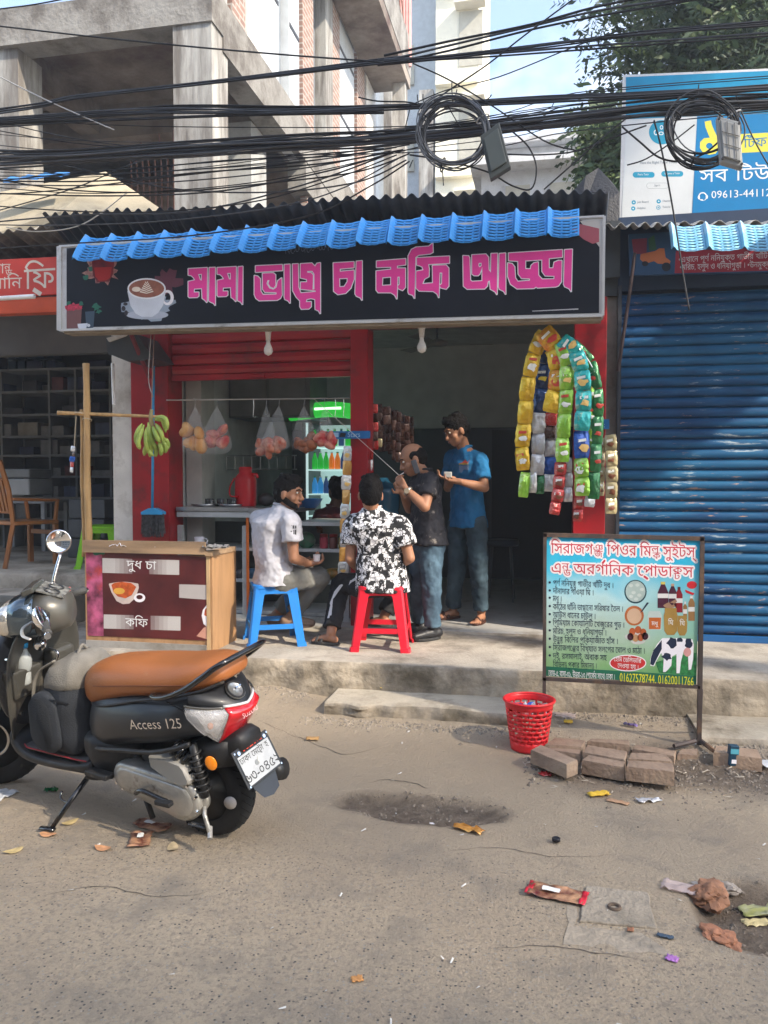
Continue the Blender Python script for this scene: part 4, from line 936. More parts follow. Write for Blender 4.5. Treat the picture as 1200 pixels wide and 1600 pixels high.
MB().tube(curve_pts([(-.088,-.03,.24),(-.125,-.04,.16),(-.10,-.09,.09),(-.02,-.115,.085)],6),.007,8).build('handle',thr,th,smooth=True)
MB().tube([(.06,0,.27),(.10,0,.27),(.11,0,.24)],.014,8).build('spout',thr,th,smooth=True)
kt=put('kettle',MB().ell((0,0,.06),(.07,.07,.06)),M('dark_pot',(.04,.035,.035),.35),'dark round pot on the counter beside the red thermos','pot',loc=(th_p.x+.17,6.5,cz+.01))
for k,(x,n_)in enumerate(((-2.86,'tray'),(-2.62,'tray'))):
 put('tray',MB().lathe([(.10,0),(.12,.02),(.115,.02),(.096,.004),(.001,.004)],n=20),steel,['steel tray of glasses at the left end of the counter','second steel tray on the counter'][k],'tray',loc=(x,6.4,cz+.012))
for k in range(7):
 put('glass',MB().lathe([(.02,0),(.026,.06),(.024,.06),(.018,.004),(.001,.004)],n=12),M('clear_glass',(.75,.8,.8),.05,trans=.9,var=.02),'small clear tea glass upside down on a steel tray on the counter','glass',group='tea glasses on the counter trays',loc=(-2.90+.055*(k%4)+(.2 if k>3 else 0),6.36+.05*(k%2),cz+.016))
put('basin',MB().lathe([(.08,0),(.13,.075),(.136,.078),(.125,.075),(.078,.006),(.001,.006)],n=24),M('blue_basin',(.02,.16,.50),.35),'blue plastic basin on the counter right of the seated man','basin',loc=(on(480,780,y=6.5).x,6.5,cz-.09+.09))
wc=thing('wall_cabinet','pale wall cabinet high in the left corner of the tea shop','cabinet',(-2.8,7.6,2.1))
MB().bb((-3.01,7.3,2.05),(-2.2,7.9,2.5)).build('body',M('cabinet_grey',(.16,.17,.165),.6),wc,world=True)
for x in (-2.99,-2.6):MB().bb((x,7.285,2.07),(x+.36,7.299,2.48)).build('door',M('cabinet_door',(.20,.21,.20),.5),wc,world=True)
MB().bb((-3.0,6.33,.9),(-2.86,6.6,2.6)).build('white_post',M('cream_post',(.42,.42,.39),.7),label='pale upright post just inside the counter bay at left',cat='post')
wr=MB();
for z in (1.55,1.68):
 wr.tube([(-3.0,7.2,z),(-2.3,7.2,z)],.006,5)
for k in range(9):wr.tube([(-3.0+k*.085,7.2,1.55),(-3.0+k*.085,7.2,1.68)],.004,4)
wr.build('wire_rack',steel,label='wire rack on the pale tiled wall behind the thermos',cat='rack',kind='stuff')
MB().bb((-3.0,8.6,.4),(-1.9,9.2,1.25)).build('base_unit',M('base_unit',(.06,.065,.065),.6),label='dark base cabinet at the back of the tea shop',cat='cabinet')
for k in range(6):
 put('storage_jar',MB().lathe([(.05,0),(.055,.12),(.04,.14),(.001,.145)],n=12),M('sj_%d'%(k%3),[(.02,.10,.04),(.10,.04,.03),(.04,.05,.07)][k%3],.35),['dark green storage jar at the back, far left','brown storage jar on the back cabinet','slate storage jar on the back cabinet','second green storage jar on the back cabinet','second brown storage jar on the back cabinet','slate storage jar nearest the fridge'][k],'jar',loc=(-2.85+.15*k,8.8,1.25))
#drinks fridge
fp=on(513,700,y=7.6);fx0=on(482,700,y=7.6).x;fx1=on(556,700,y=7.6).x
fzt,fzb=on(500,668,y=7.6).z,on(500,778,y=7.6).z
fr=thing('drinks_fridge','glass door drinks fridge with a glowing green header','fridge',((fx0+fx1)/2,7.6,.31))
F_=lambda mb,n,m,**k:mb.build(n,m,fr,world=True,**k)
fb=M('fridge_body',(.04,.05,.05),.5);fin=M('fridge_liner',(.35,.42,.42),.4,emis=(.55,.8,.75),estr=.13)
F_(MB().bb((fx0-.05,8.1,.32),(fx1+.05,8.14,2.02)),'rear_wall',fin)
F_(MB().bb((fx0-.06,7.58,.32),(fx0-.02,8.14,2.02)),'side_wall',fb);F_(MB().bb((fx1+.02,7.58,.32),(fx1+.06,8.14,2.02)),'side_wall',fb)
F_(MB().bb((fx0-.06,7.55,.311),(fx1+.06,8.1,.55)),'base',fb)
F_(MB().tube(curve_pts([(fx0-.16,7.52,2.10),((fx0+fx1)/2,7.48,2.13),(fx1+.06,7.52,2.10)],6),.075,14),'header',M('green_glow',(.05,.6,.08),.4,emis=(.05,.8,.08),estr=.16),smooth=True)
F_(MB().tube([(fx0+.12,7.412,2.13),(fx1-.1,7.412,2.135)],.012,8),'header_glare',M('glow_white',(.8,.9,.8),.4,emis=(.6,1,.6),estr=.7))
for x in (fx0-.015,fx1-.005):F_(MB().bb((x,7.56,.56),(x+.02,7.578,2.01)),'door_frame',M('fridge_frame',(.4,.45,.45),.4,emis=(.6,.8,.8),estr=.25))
sz=[on(510,p,y=7.7).z for p in (697,733,771)]
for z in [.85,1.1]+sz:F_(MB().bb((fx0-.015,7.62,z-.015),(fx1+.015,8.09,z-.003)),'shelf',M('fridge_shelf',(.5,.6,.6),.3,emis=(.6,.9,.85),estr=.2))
bcols={'green':(.02,.38,.04),'orange':(.65,.16,.02),'navy':(.02,.05,.14),'blue':(.03,.22,.50),'dark':(.03,.02,.02),'clear':(.35,.45,.48)}
rows=[(sz[0],['green','clear','green','green','navy','green','green']),(sz[1],['green','green','green','orange','orange','navy','navy','green']),(sz[2],['blue','blue','navy','blue','dark','dark','dark','dark'])]
for ri,(z,cs)in enumerate(rows):
 for k,c in enumerate(cs):
  x=fx0+.035+k*(fx1-fx0-.07)/(len(cs)-1);h=.17
  b_=thing('drink_bottle','%s drink bottle, number %d from the left on the %s fridge shelf'%(c,k+1,['top','middle','lower'][ri]),'bottle',(x,7.7,z),group='bottles in the drinks fridge')
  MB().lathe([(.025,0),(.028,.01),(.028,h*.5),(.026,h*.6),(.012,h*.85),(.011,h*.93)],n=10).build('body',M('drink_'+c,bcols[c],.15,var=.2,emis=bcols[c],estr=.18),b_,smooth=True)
  MB().lathe([(.013,h*.93),(.013,h),(.001,h)],n=8).build('cap',M('cap_'+('w' if k%2 else 'g'),(.6,.6,.6)if k%2 else (.03,.25,.05),.4),b_)
#ceiling fan
cf=thing('ceiling_fan','small pale ceiling fan seen through the top of the doorway','fan',on(683,541,y=8.0))
fm=M('fan_grey',(.25,.23,.22),.5)
MB().lathe([(.015,.0),(.10,.01),(.11,.04),(.06,.06),(.012,.065),(.012,.3)],n=20).build('motor',fm,cf,smooth=True)
for k in range(3):
 a=2*PI*k/3+.25;u=Vector((math.cos(a),math.sin(a),0));v=Vector((-math.sin(a),math.cos(a),.15))
 MB().prism([u*.1-v*.03,u*.55-v*.06,u*.57+v*.06,u*.1+v*.03],(0,0,.02),(0,0,.026)).build('blade',fm,cf)
#rail with hooks and hanging bags
rz=on(400,624,y=6.02).z
MB().tube([(-3.02,6.02,on(267,625,y=6.02).z),(-1.5,6.02,on(547,622,y=6.02).z)],.006,8).build('hanging_rail',steel,label='thin steel rail across the top of the counter bay',cat='rail')
film=M('clear_film',(.80,.82,.83),.10,trans=0,alpha=.11,var=.05,bump=.5,bscale=30,spec=1.0)
def hanging_bag(label,px,top,bw,bot,fillc,fillname,fill_frac=.4,shift=0,seed=0,y=5.98,bread=0):
 A=on(px,top,y=y);B=on(px+shift,bot,y=y);W=(on(px+bw,bot,y=y)-on(px,bot,y=y)).x*.85;H_=(A-B).z;r=random.Random(seed)
 root=thing('hanging_bag',label,'plastic bag',A)
 rings=[]
 prof=[(0,.02),(.06,.06),(.2,.30),(.4,.58),(.6,.82),(.78,.98),(.9,1.0),(.97,.8),(1.0,.5)]
 for t,wd in prof:
  n=18;ring=[]
  for j in range(n):
   a=2*PI*j/n;q=1+.16*noise.noise(Vector((math.cos(a)*2.2,math.sin(a)*2.2,t*1.2+seed)))+.05*math.sin(a*9+seed)
   ring.append(((B-A).x*t+W*wd*q*math.cos(a),.42*W*wd*q*math.sin(a),-H_*t))
  rings.append(ring)
 MB().loft(rings).build('film',film,root,smooth=True)
 mb=MB()
 MB().tube([(0,0,0),(.004,0,.02),(0,0,.04),(-.012,0,.05),(-.016,0,.035)],.0025,5).build('hook',steel,root)
 for k in range(11 if bread==0 else 6):
  t=1-fill_frac*r.uniform(.1,.95);x=(B-A).x*t+W*.62*r.uniform(-1,1)*(1 if t<.9 else.6)
  s_=r.uniform(.030,.046)if bread==0 else r.uniform(.045,.058)
  MB().ell((x,r.uniform(-.02,.02),-H_*t*.97),(s_*1.35,s_,s_*(.8 if bread==0 else.85)),rot=(r.uniform(0,3),r.uniform(0,3),0),n=12,m=8).build(fillname,fillc,root,smooth=True)
bun=M('bun',(.72,.30,.08),.5,var=.25,scale=9,tint=(.70,.42,.17));redf=M('red_chips',(.75,.09,.02),.5,var=.5,scale=25,tint=(.6,.3,.2));redp=M('red_pack',(.78,.03,.05),.4,var=.5,scale=14,tint=(.75,.35,.25))
hanging_bag('clear bag of round buns at the left end of the rail',305,632,26,706,bun,'bun',.55,0,1,bread=1)
hanging_bag('clear bag of red and pink snacks hanging beside the buns',339,632,30,710,redp,'snack',.55,-4,2)
hanging_bag('half empty clear bag with orange bits at its bottom corner',416,632,22,714,redf,'snack',.28,0,3)
hanging_bag('large crinkled clear bag overlapping the half empty one',436,632,26,704,redf,'snack',.16,-6,4,y=5.93)
hanging_bag('clear bag of brown snack sticks in front of the fridge',475,632,25,704,M('brown_snack',(.30,.10,.045),.6,var=.4,scale=25),'snack',.3,0,5)
hanging_bag('narrow clear bag with a red strip nearest the red pillar',507,632,18,700,redp,'snack',.3,4,6)
for k,px in enumerate((396,524,537)):
 a=on(px,624,y=6.0);MB().tube([a,a+Vector((.003,0,-.06)),a+Vector((-.004,0,-.13)),a+Vector((.01,0,-.15)),a+Vector((.015,0,-.13))],.0022,5).build('wire_hook',steel,label=['empty wire hook between the bag groups on the rail','empty wire hook over the fridge','long empty wire hook beside the red pillar'][k],cat='hook')
MB().tube(curve_pts([on(490,623,y=5.98),on(560,685,y=5.9),on(626,745,y=5.6)],4),.002,6).build('rope',M('white_rope',(.62,.58,.52),.8),label='taut white cord slanting from the rail down to the smoking man',cat='cord')
ad=M('ad_blue',(.01,.13,.36),.45,var=.1)
for (x0,x1,y0,y1,t,l)in ((512,578,674,686,'S3 — Stars','blue advertising strip with white lettering fixed across the narrow red pillar'),(914,952,656,671,'','short blue advertising strip fixed to the right red pillar')):
 s_=thing('ad_strip',l,'sign',on((x0+x1)/2,y1,y=5.96))
 MB().prism([on(x0,y0,y=5.96),on(x1,y0-1,y=5.96),on(x1,y1-1,y=5.96),on(x0,y1,y=5.96)],(0,.02,0),(0,0,0)).build('strip',ad,s_,world=True)
 ptext(MB(),'Stars' if t else '::',((543 if t else 940),y1-3),((563 if t else 946),y1-3.5),7,5.96,.02,.004).build('strip_text',M('pale_blue_print',(.35,.55,.75),.5),s_,world=True)
 if t:ppoly(MB(),[[(520,676),(529,676),(529,683),(520,683)]],5.96,.004).build('strip_badge',M('pale_blue_print',(.35,.55,.75)),s_,world=True)
 ppoly(MB(),[[(x0+(20 if t else 4),y0+2),(x0+(29 if t else 9),y0+3),(x0+(27 if t else 9),y0+9),(x0+(18 if t else 4),y0+9)]],5.96,.005).build('strip_picture',dm['k'],s_,world=True)
#sachet strips (each a thing, each sachet a part)
def packet_mesh(W,H_,puff,mat,seed=0,nx=9,ny=11):
 mb=MB();r=random.Random(seed)
 for sgn in (-1,1):
  k=len(mb.v)
  for i in range(nx+1):
   for j in range(ny+1):
    u=i/nx*2-1;v=j/ny*2-1
    f=max(0,(1-abs(u)**2.4))*max(0,(1-abs(v)**2.2))
    x=u*W/2*(.86+.16*(1-v**4));z=v*H_/2
    y=sgn*(puff*f**.6+.0008)+(.45*puff*noise.noise(Vector((u*2.6,v*2.6,seed+sgn)))*(f>.02))
    mb.v.append((x+.05*W*noise.noise(Vector((v*3,seed,1))),y,z-H_/2))
  for i in range(nx):
   for j in range(ny):a=k+i*(ny+1)+j;mb.f.append((a,a+1,a+ny+2,a+ny+1))
 return mb
def pk_mat(name,base,tint,label=None,rough=.14,scale=9,dirt=None,amt=.3):
 return M(name,base,rough,var=.15,scale=scale,tint=tint,bump=.5,bscale=26,spec=.9,metal=.3,dirt=dirt,dirt_amt=amt,dscale=7)
PK={'yellow':pk_mat('foil_yellow',(.72,.40,.01),(.85,.58,.03)),'yellow_red':pk_mat('foil_yellow_red',(.74,.45,.02),(.8,.5,.03),dirt=(.62,.10,.03),amt=.35),'navy':pk_mat('foil_navy',(.01,.035,.13),(.02,.07,.22),dirt=(.45,.32,.02),amt=.05),'lime':pk_mat('foil_lime',(.22,.55,.03),(.40,.70,.08),dirt=(.75,.75,.6),amt=.2),'teal':pk_mat('foil_teal',(.0,.36,.36),(.02,.50,.48),dirt=(.8,.6,.25),amt=.15),'green':pk_mat('foil_green',(.01,.13,.035),(.02,.22,.06),dirt=(.02,.04,.02),amt=.2),'silver':pk_mat('foil_silver',(.55,.55,.56),(.75,.75,.76)),'red':pk_mat('foil_red',(.50,.02,.025),(.62,.05,.04),dirt=(.6,.45,.4),amt=.2),'blue':pk_mat('foil_blue',(.01,.06,.34),(.02,.12,.5)),'gold':pk_mat('foil_gold',(.42,.34,.16),(.58,.50,.30)),'white':pk_mat('foil_white',(.68,.68,.66),(.8,.8,.78)),'dark':pk_mat('foil_dark',(.02,.013,.012),(.10,.045,.03)),'orange':pk_mat('foil_orange',(.65,.25,.04),(.8,.45,.12))}
spot_m={'red':M('spot_red',(.55,.05,.03),.4),'brown':M('spot_brown',(.16,.05,.02),.5),'white':M('spot_white',(.8,.8,.75),.4),'chip':M('spot_chip',(.80,.52,.16),.5),'navyp':M('spot_navy',(.02,.03,.2),.4),'yel':M('spot_yellow',(.8,.6,.05),.4)}
def strip(label,pts,wpx,seq,plane=5.55,puff=.023,spots=None,group='strings of snack packets by the doorway',tilt=0,text=None):
 """a string of joined packets hanging along picture points, each packet a part with its printed patch as sub-part"""
 P_=[on(x,y,y=plane)for x,y in pts];L_tot=sum((P_[i+1]-P_[i]).length for i in range(len(P_)-1));n=len(seq);seg=L_tot/n
 C__=curve_pts(P_,12);acc=[0]
 for i in range(len(C__)-1):acc.append(acc[-1]+(C__[i+1]-C__[i]).length)
 def at_(s_):
  s_=max(0,min(acc[-1]-1e-6,s_))
  for i in range(len(acc)-1):
   if acc[i+1]>=s_:return C__[i].lerp(C__[i+1],(s_-acc[i])/max(1e-9,acc[i+1]-acc[i]))
  return C__[-1]
 seg=acc[-1]/n;root=thing('packet_string',label,'snack packets',P_[0],group=group)
 W=(on(pts[0][0]+wpx,pts[0][1],y=plane)-on(pts[0][0],pts[0][1],y=plane)).length
 for k,c in enumerate(seq):
  a=at_(k*seg);b=at_((k+1)*seg);d=b-a
  o=packet_mesh(W,d.length*1.0,puff*rnd.uniform(.85,1.2),PK[c],rnd.randrange(99)).build('packet',PK[c],root,smooth=True)
  ang=math.atan2(-d.x,-d.z);o.location=a-P_[0]+Vector((rnd.uniform(-.003,.003),rnd.uniform(-.006,.006),0));o.rotation_euler=(0,-ang if False else math.atan2(d.x,-d.z)*-1,tilt+rnd.uniform(-.45,.45))
  if spots:
   sp=spots[k%len(spots)]if rnd.random()<.8 else None
   if sp:
    s1=MB();w_=W*.28;yy=-puff*1.12-.003
    L1=pellipse(W*rnd.uniform(-.08,.12),-d.length*.62,w_,w_*rnd.uniform(.55,1.0),12,.3,k)
    s1.add([(x,yy*(1-.25*abs(x)/W),z)for x,z in L1]+[(L1[0][0]*0+sum(p[0]for p in L1)/12,yy-.003,sum(p[1]for p in L1)/12)],[(i,(i+1)%12,12)for i in range(12)])
    s1.build('printed_patch',spot_m[sp],o)
    s2=MB();z2=-d.length*rnd.uniform(.22,.36)
    s2.quad((-W*.30,yy*.8,z2),(W*.22,yy*.85,z2+.006),(W*.22,yy*.9,z2-.012),(-W*.30,yy*.85,z2-.018));s2.build('printed_band',spot_m['white' if sp!='white' else 'red'],o)
 return root
hook=on(846,516,y=5.55)
strip('yellow string of chip packets, outermost at the left of the bunch',[(850,518),(832,560),(824,610),(819,660),(815,700),(818,735)],24,['yellow']*6,spots=['white','white'])
strip('pair of small green and white packets dangling under the yellow string',[(822,738),(820,758),(817,777)],18,['lime'],5.56)
strip('small white and blue packet beside the dangling green one',[(833,738),(833,770)],14,['white'],5.58)
strip('navy blue packets hanging behind the yellow string',[(858,530),(850,570),(845,608),(843,645)],24,['navy']*3,5.62,spots=['yel'])
strip('string of silver backs with red edges behind the yellow packets',[(843,645),(842,680),(840,742)],22,['silver','silver','silver'],5.60)
strip('short dark green packet at the bottom of the silver string',[(844,742),(843,772)],14,['green'],5.62)
strip('yellow and red chip packets looped over the hook, second string',[(848,516),(868,540),(873,580),(868,620),(862,645)],31,['yellow_red','yellow','yellow_red','yellow'],5.50,spots=['red'])
strip('red packets showing between the silver and lime strings',[(860,645),(857,685)],22,['red','dark'],5.62)
strip('lime green chip packets in the middle of the bunch',[(876,535),(886,570),(884,620),(880,665),(879,722)],23,['lime']*5,5.48,spots=['white','chip'])
strip('silver foil backs hanging behind the lime string',[(868,660),(862,700),(858,768)],20,['silver','silver','blue','silver'],5.64)
strip('red and white biscuit packets hanging below the lime string',[(876,722),(873,760),(866,804)],19,['red','red','red','red'],5.52,spots=['brown'])
strip('small silver packets under the lime string at the right',[(886,715),(888,784)],15,['silver','silver','silver'],5.56)
strip('teal chip packets curving down the right of the bunch',[(876,530),(902,552),(911,590),(911,640),(908,673)],26,['teal']*5,5.46,spots=['chip'])
strip('blue packet with silver side below the teal string',[(908,673),(909,716)],26,['blue'],5.5,spots=['chip'])
strip('lime green packets below the blue one near the banner board',[(908,716),(910,775)],24,['lime','lime'],5.5,spots=['white'])
strip('lime packets hanging between the teal and the dark green strings',[(915,560),(924,620),(922,700)],14,['lime']*4,5.55,spots=['white'])
strip('dark green chip packets with red pictures, outermost at the right',[(893,536),(918,556),(932,600),(934,650),(930,720),(928,780)],20,['green']*6,5.54,spots=['red'])
strip('thin silver packet at the lower right of the bunch',[(922,775),(920,792)],18,['silver'],5.56)
strip('red and brown biscuit packets dangling beside the red pillar',[(905,775),(902,815)],17,['red','red'],5.58,spots=['brown'])
strip('string of gold foil sachets with brown circles, in front of the shutter edge',[(953,679),(956,740),(955,803)],19,['gold']*5,5.75,puff=.012,spots=['brown'])
strip('second string of gold foil sachets partly behind the dark green packets',[(940,684),(938,740),(937,775)],15,['gold']*4,5.78,puff=.012,spots=['brown'])
MB().tube(curve_pts([on(846,520,y=5.5),on(905,545,y=5.5),on(938,600,y=5.55)],5),.005,6).build('wire_hanger',steel,label='bent wire hanger carrying the bunch of snack packets',cat='hanger')
strip('string of yellow and white biscuit sachets hanging down the narrow red pillar',[(543,697),(541,760),(539,820),(536,900)],15,['white','orange','white','orange','white','orange','white','orange','white'],5.93,puff=.008,spots=['chip',None],group='strings of sachets at the pillars')
for k in range(11):
 x=580+k*6.2;y0=628+k*2.2+rnd.uniform(-3,3)
 strip('string of dark foil sachets in the bunch hanging just inside the doorway',[(x,y0),(x+rnd.uniform(-2,2),y0+70+rnd.uniform(-14,10))],rnd.uniform(8,12),[rnd.choice(['dark','dark','dark','red' if k<2 else 'dark','gold' if k<3 else 'dark'])for _ in range(5)],6.28+rnd.uniform(0,.3),puff=.008,group='dark sachet strings inside the doorway')
strip('two red and clear packets hanging by the narrow red pillar',[(577,700),(574,735)],16,['red','silver'],6.15,puff=.01,group='strings of sachets at the pillars')
strip('two red and white packets hanging low by the narrow red pillar',[(572,730),(574,770)],18,['red','white'],6.2,puff=.01,group='strings of sachets at the pillars')
wj=thing('water_jar','big blue water jar upside down on its stand inside the doorway','water jar',(on(600,800,y=6.75).x,6.75,1.05))
MB().lathe([(.06,0),(.13,.05),(.135,.12),(.125,.14),(.135,.16),(.135,.3),(.12,.34),(.05,.39),(.04,.42),(.001,.42)],n=22).build('jar',M('water_blue',(.03,.14,.25),.15,trans=.3),wj,smooth=True)
MB().lathe([(.15,0),(.15,-.72),(.16,-.735)],n=20).build('stand',M('stand_dark',(.07,.08,.09),.5),wj,smooth=True)
bs=thing('bar_stool','dark stool with thin metal legs in the unlit back of the shop','stool',(on(783,900,y=7.6).x,7.6,.312))
MB().lathe([(.16,.52),(.17,.54),(.165,.575),(.001,.58)],n=18).build('seat',M('dark_seat',(.012,.018,.03),.4),bs,smooth=True)
for k in range(4):a=PI/4+k*PI/2;MB().tube([(.12*math.cos(a),.12*math.sin(a),.525),(.17*math.cos(a),.17*math.sin(a),0)],.011,6).build('leg',M('grey_leg',(.14,.15,.16),.4,metal=.5),bs)
#plastic stools
def stool(name,label,mat,loc,rot,h=.45,top=.15,base=.2):
 root=thing(name,label,'stool',loc,rot)
 def ring(s_,z,r,nn=6):
  out=[]
  for cx,cy,a0 in ((1,1,0),(-1,1,90),(-1,-1,180),(1,-1,270)):
   for k in range(nn+1):a=math.radians(a0+90*k/nn);out.append((cx*(s_-r)+r*math.cos(a),cy*(s_-r)+r*math.sin(a),z))
  return out
 MB().loft([ring(top-.002,h-.028,.045),ring(top+.008,h-.024,.05),ring(top+.006,h-.006,.05),ring(top-.008,h,.045),ring(top-.03,h-.002,.035),ring(top-.035,h-.007,.03)]).build('seat',mat,root,auto=40)
 for sx in (-1,1):
  for sy in (-1,1):
   mb=MB();w0,w1=.075,.056;th_=.012;ztop,zb=h-.024,.0
   rings=[]
   for t in (0,.12,.3,.65,.93,.935,1):
    z=ztop*(1-t);s_=top+(base-top)*t+(.008 if t>=.935 else 0);w_=w0+(w1-w0)*t+(.03*(1-t/.12)if t<.12 else 0)+(.01 if t>=.935 else 0)
    L2=[(s_,s_-w_),(s_,s_-.012),(s_-.012,s_),(s_-w_,s_),(s_-w_,s_-th_),(s_-th_-.01,s_-th_),(s_-th_,s_-th_-.01),(s_-th_,s_-w_)]
    rings.append([(sx*a,sy*b,z)for a,b in L2])
   mb.loft(rings).build('leg',mat,root,auto=40)
 for (ux,uy)in ((1,0),(0,1),(-1,0),(0,-1)):
  for z,hh in ((.14,.035),):
   s_=top+(base-top)*(1-z/(h-.024))-.004;w_=s_-.03
   if ux:MB().box((ux*(s_-.003),0,z),(.007,2*w_,hh)).build('stretcher',mat,root)
   else:MB().box((0,uy*(s_-.003),z),(2*w_,.007,hh)).build('stretcher',mat,root)
   if ux:MB().box((ux*(top+.001),0,h-.045),(.007,2*top-.07,.035)).build('apron',mat,root)
   else:MB().box((0,uy*(top+.001),h-.045),(2*top-.07,.007,.035)).build('apron',mat,root)
 return root
sb=on(428,1003,z=.29);sr_=on(598,1010,z=.29)
stool('plastic_stool','blue plastic stool under the man in the white tee shirt',M('stool_blue',(.02,.20,.60),.38,var=.06),(sb.x,sb.y,.29),.45,.43)
stool('plastic_stool','red plastic stool under the man in the patterned shirt',M('stool_red',(.66,.015,.035),.35,var=.05),(sr_.x,sr_.y,.29),.10,.44)
gs=on(163,845,y=6.6)
stool('plastic_stool','lime green plastic stool inside the left shop',M('stool_green',(.22,.55,.02),.38,var=.05),(gs.x,6.6,.66),.2,.38)
#wooden chair in the left shop
wd=M('varnished_wood',(.30,.115,.035),.35,var=.3,scale=5,stretch=(1,1,.2),coat=.3)
wcp=on(38,850,y=6.55)
ch=thing('wooden_chair','varnished wooden armchair with a slatted back in the left shop','chair',(wcp.x-.06,6.62,.66),(0,0,math.radians(158)))
W_=lambda mb,n:mb.build(n,wd,ch)
bevel(W_(MB().box((0,0,.40),(.46,.44,.035)),'seat'),.008)
for sx in (-1,1):
 bevel(W_(MB().loft([[(sx*.2+a,-.2+b,z)for a,b in ((-.022,-.022),(.022,-.022),(.022,.022),(-.022,.022))]for z in (0,.38)]),'leg'),.005)
 p=[(sx*.19,.30,0),(sx*.20,.22,.4),(sx*.22,.27,.7),(sx*.235,.36,.96)]
 bevel(W_(MB().tube(p,.027,4,flat=.8),'back_post'),.004)
 W_(MB().tube([(sx*.25,-.2,.60),(sx*.245,.25,.62)],.024,8,flat=.6),'arm')
 W_(MB().tube([(sx*.21,-.19,.4),(sx*.25,-.19,.6)],.02,6),'arm_post')
W_(MB().tube([(-.23,.355,.93),(0,.375,.96),(.23,.355,.93)],.032,8,flat=.5),'top_rail');W_(MB().tube([(-.22,.31,.80),(.22,.31,.80)],.02,8,flat=.6),'back_rail');W_(MB().tube([(-.2,.245,.5),(.2,.245,.5)],.02,8,flat=.6),'back_rail')
for k in range(7):x=-.165+.055*k;W_(MB().loft([[(x+a*.016,.245+b*.008,.5)for a,b in ((-1,-1),(1,-1),(1,1),(-1,1))],[(x*1.05+a*.016,.312+b*.008,.80)for a,b in ((-1,-1),(1,-1),(1,1),(-1,1))]]),'slat')
W_(MB().box((0,-.2,.30),(.36,.02,.04)),'stretcher')
#menu cart
ply=M('bare_plywood',(.42,.24,.115),.75,var=.25,scale=3,stretch=(4,4,.5),bump=.1,dirt=(.25,.13,.06),dirt_amt=.35)
timber=M('raw_timber',(.36,.24,.14),.8,var=.25,scale=5,stretch=(.4,3,3),dirt=(.2,.14,.09),dirt_amt=.4)
CY=5.02
cA_,cB_,cC_,cD_=on(135,858,y=CY),on(328,868,y=CY),on(330,1018,y=CY),on(137,1007,y=CY)
ca=thing('tea_cart','small wooden tea counter with a dark red printed menu front and bare plywood side','counter',((cA_.x+cB_.x)/2,CY+.2,.29))
K_=lambda mb,n,m,**k:mb.build(n,m,ca,world=True,**k)
xl_,xr_=cD_.x,cC_.x;zt_=.985
K_(MB().bb((xl_,CY+.004,.30),(xr_,CY+.016,zt_-.045)),'front_board',ply)
K_(MB().bb((xr_-.001,CY+.0,.29),(xr_+.012,CY+.42,zt_-.03)),'side_board',ply);K_(MB().bb((xl_-.012,CY,.29),(xl_+.001,CY+.42,zt_-.03)),'side_board',ply)
K_(MB().bb((xr_-.028,CY-.006,.29),(xr_-.004,CY+.003,zt_-.03)),'corner_batten',M('pale_batten',(.50,.34,.18),.8,var=.2))
K_(MB().bb((xl_-.01,CY-.022,zt_-.035),(xr_-.03,CY+.0,zt_+.05)),'top_rail',timber);K_(MB().bb((xr_-.03,CY-.02,zt_-.045),(xr_+.02,CY+.4,zt_-.012)),'top_rail',timber)
K_(MB().bb((xl_,CY+.0,zt_-.04),(xr_-.03,CY+.42,zt_-.015)),'worktop',M('worktop_grey',(.25,.22,.19),.7))
K_(MB().bb((xl_-.005,CY-.012,.29),(xr_-.03,CY+.003,.335)),'bottom_rail',M('grey_strip2',(.38,.36,.33),.6,dirt=(.2,.18,.15),dirt_amt=.5))
mm=lambda L,n,m,lift:K_(ppoly(MB(),L,CY,lift),n,m)
mm([[(134,861),(323,870),(325,1001),(137,993)]],'menu_print',M('menu_maroon',(.075,.010,.014),.38,var=.35,scale=4,tint=(.12,.02,.02),dirt=(.5,.42,.35),dirt_amt=-.12,dscale=60),.003)
def grad_bar(x0,y0,x1,y1,sk=.028):
 n=18
 for k in range(n):
  t=(k+.5)/n;g=abs(t-.5)*2;g=max(0,min(1,(g-.12)*1.7));g=round(g*6)/6
  c=(.09+.42*g,.015+.47*g,.02+.45*g);a=x0+(x1-x0)*k/n;b=x0+(x1-x0)*(k+1)/n;f_=lambda x,y:(x,y+(x-x0)*sk)
  mm([[f_(a,y0),f_(b,y0),f_(b,y1),f_(a,y1)]],'menu_bar',M('menu_bar_%d'%round(g*6),c,.4,var=.03),.005)
grad_bar(160,872,280,895);grad_bar(162,960,282,982)
mm([[(280,913),(323,914),(323,937),(280,934)]],'menu_bar',M('menu_bar_5',(.4,.38,.36),.4),.005)
mm([[(134,861),(159,862),(162,994),(137,993)]],'flower_print',M('flower_pink',(.42,.02,.12),.4,var=.9,scale=11,tint=(.60,.13,.27),dirt=(.50,.05,.03),dirt_amt=.35,dscale=8),.006)
mm([pellipse(154,864,8,4,12,.3,2)],'leaf_print',M('print_leaf',(.02,.14,.09)),.007)
K_(ptext(MB(),'দুধ চা',(198,888),(244,890),12,CY,.025,.009),'menu_text',wh)
K_(ptext(MB(),'কফি',(196,978),(231,980),12,CY,.025,.009),'menu_text',wh)
mm([[(170,913),(174,925),(182,939),(192,944),(202,943),(212,934),(217,918)]+[(216-k*1.0,912-3*math.sin(k/46*PI))for k in range(0,46,5)]],'cup_print',M('cup_glass',(.60,.50,.46),.3),.006)
mm([[(174,914),(177,925),(184,932),(196,935),(206,930),(213,917),(205,911),(190,909),(178,911)]],'tea_print',M('print_tea_orange',(.50,.09,.02),.3,var=.3,scale=30),.007)
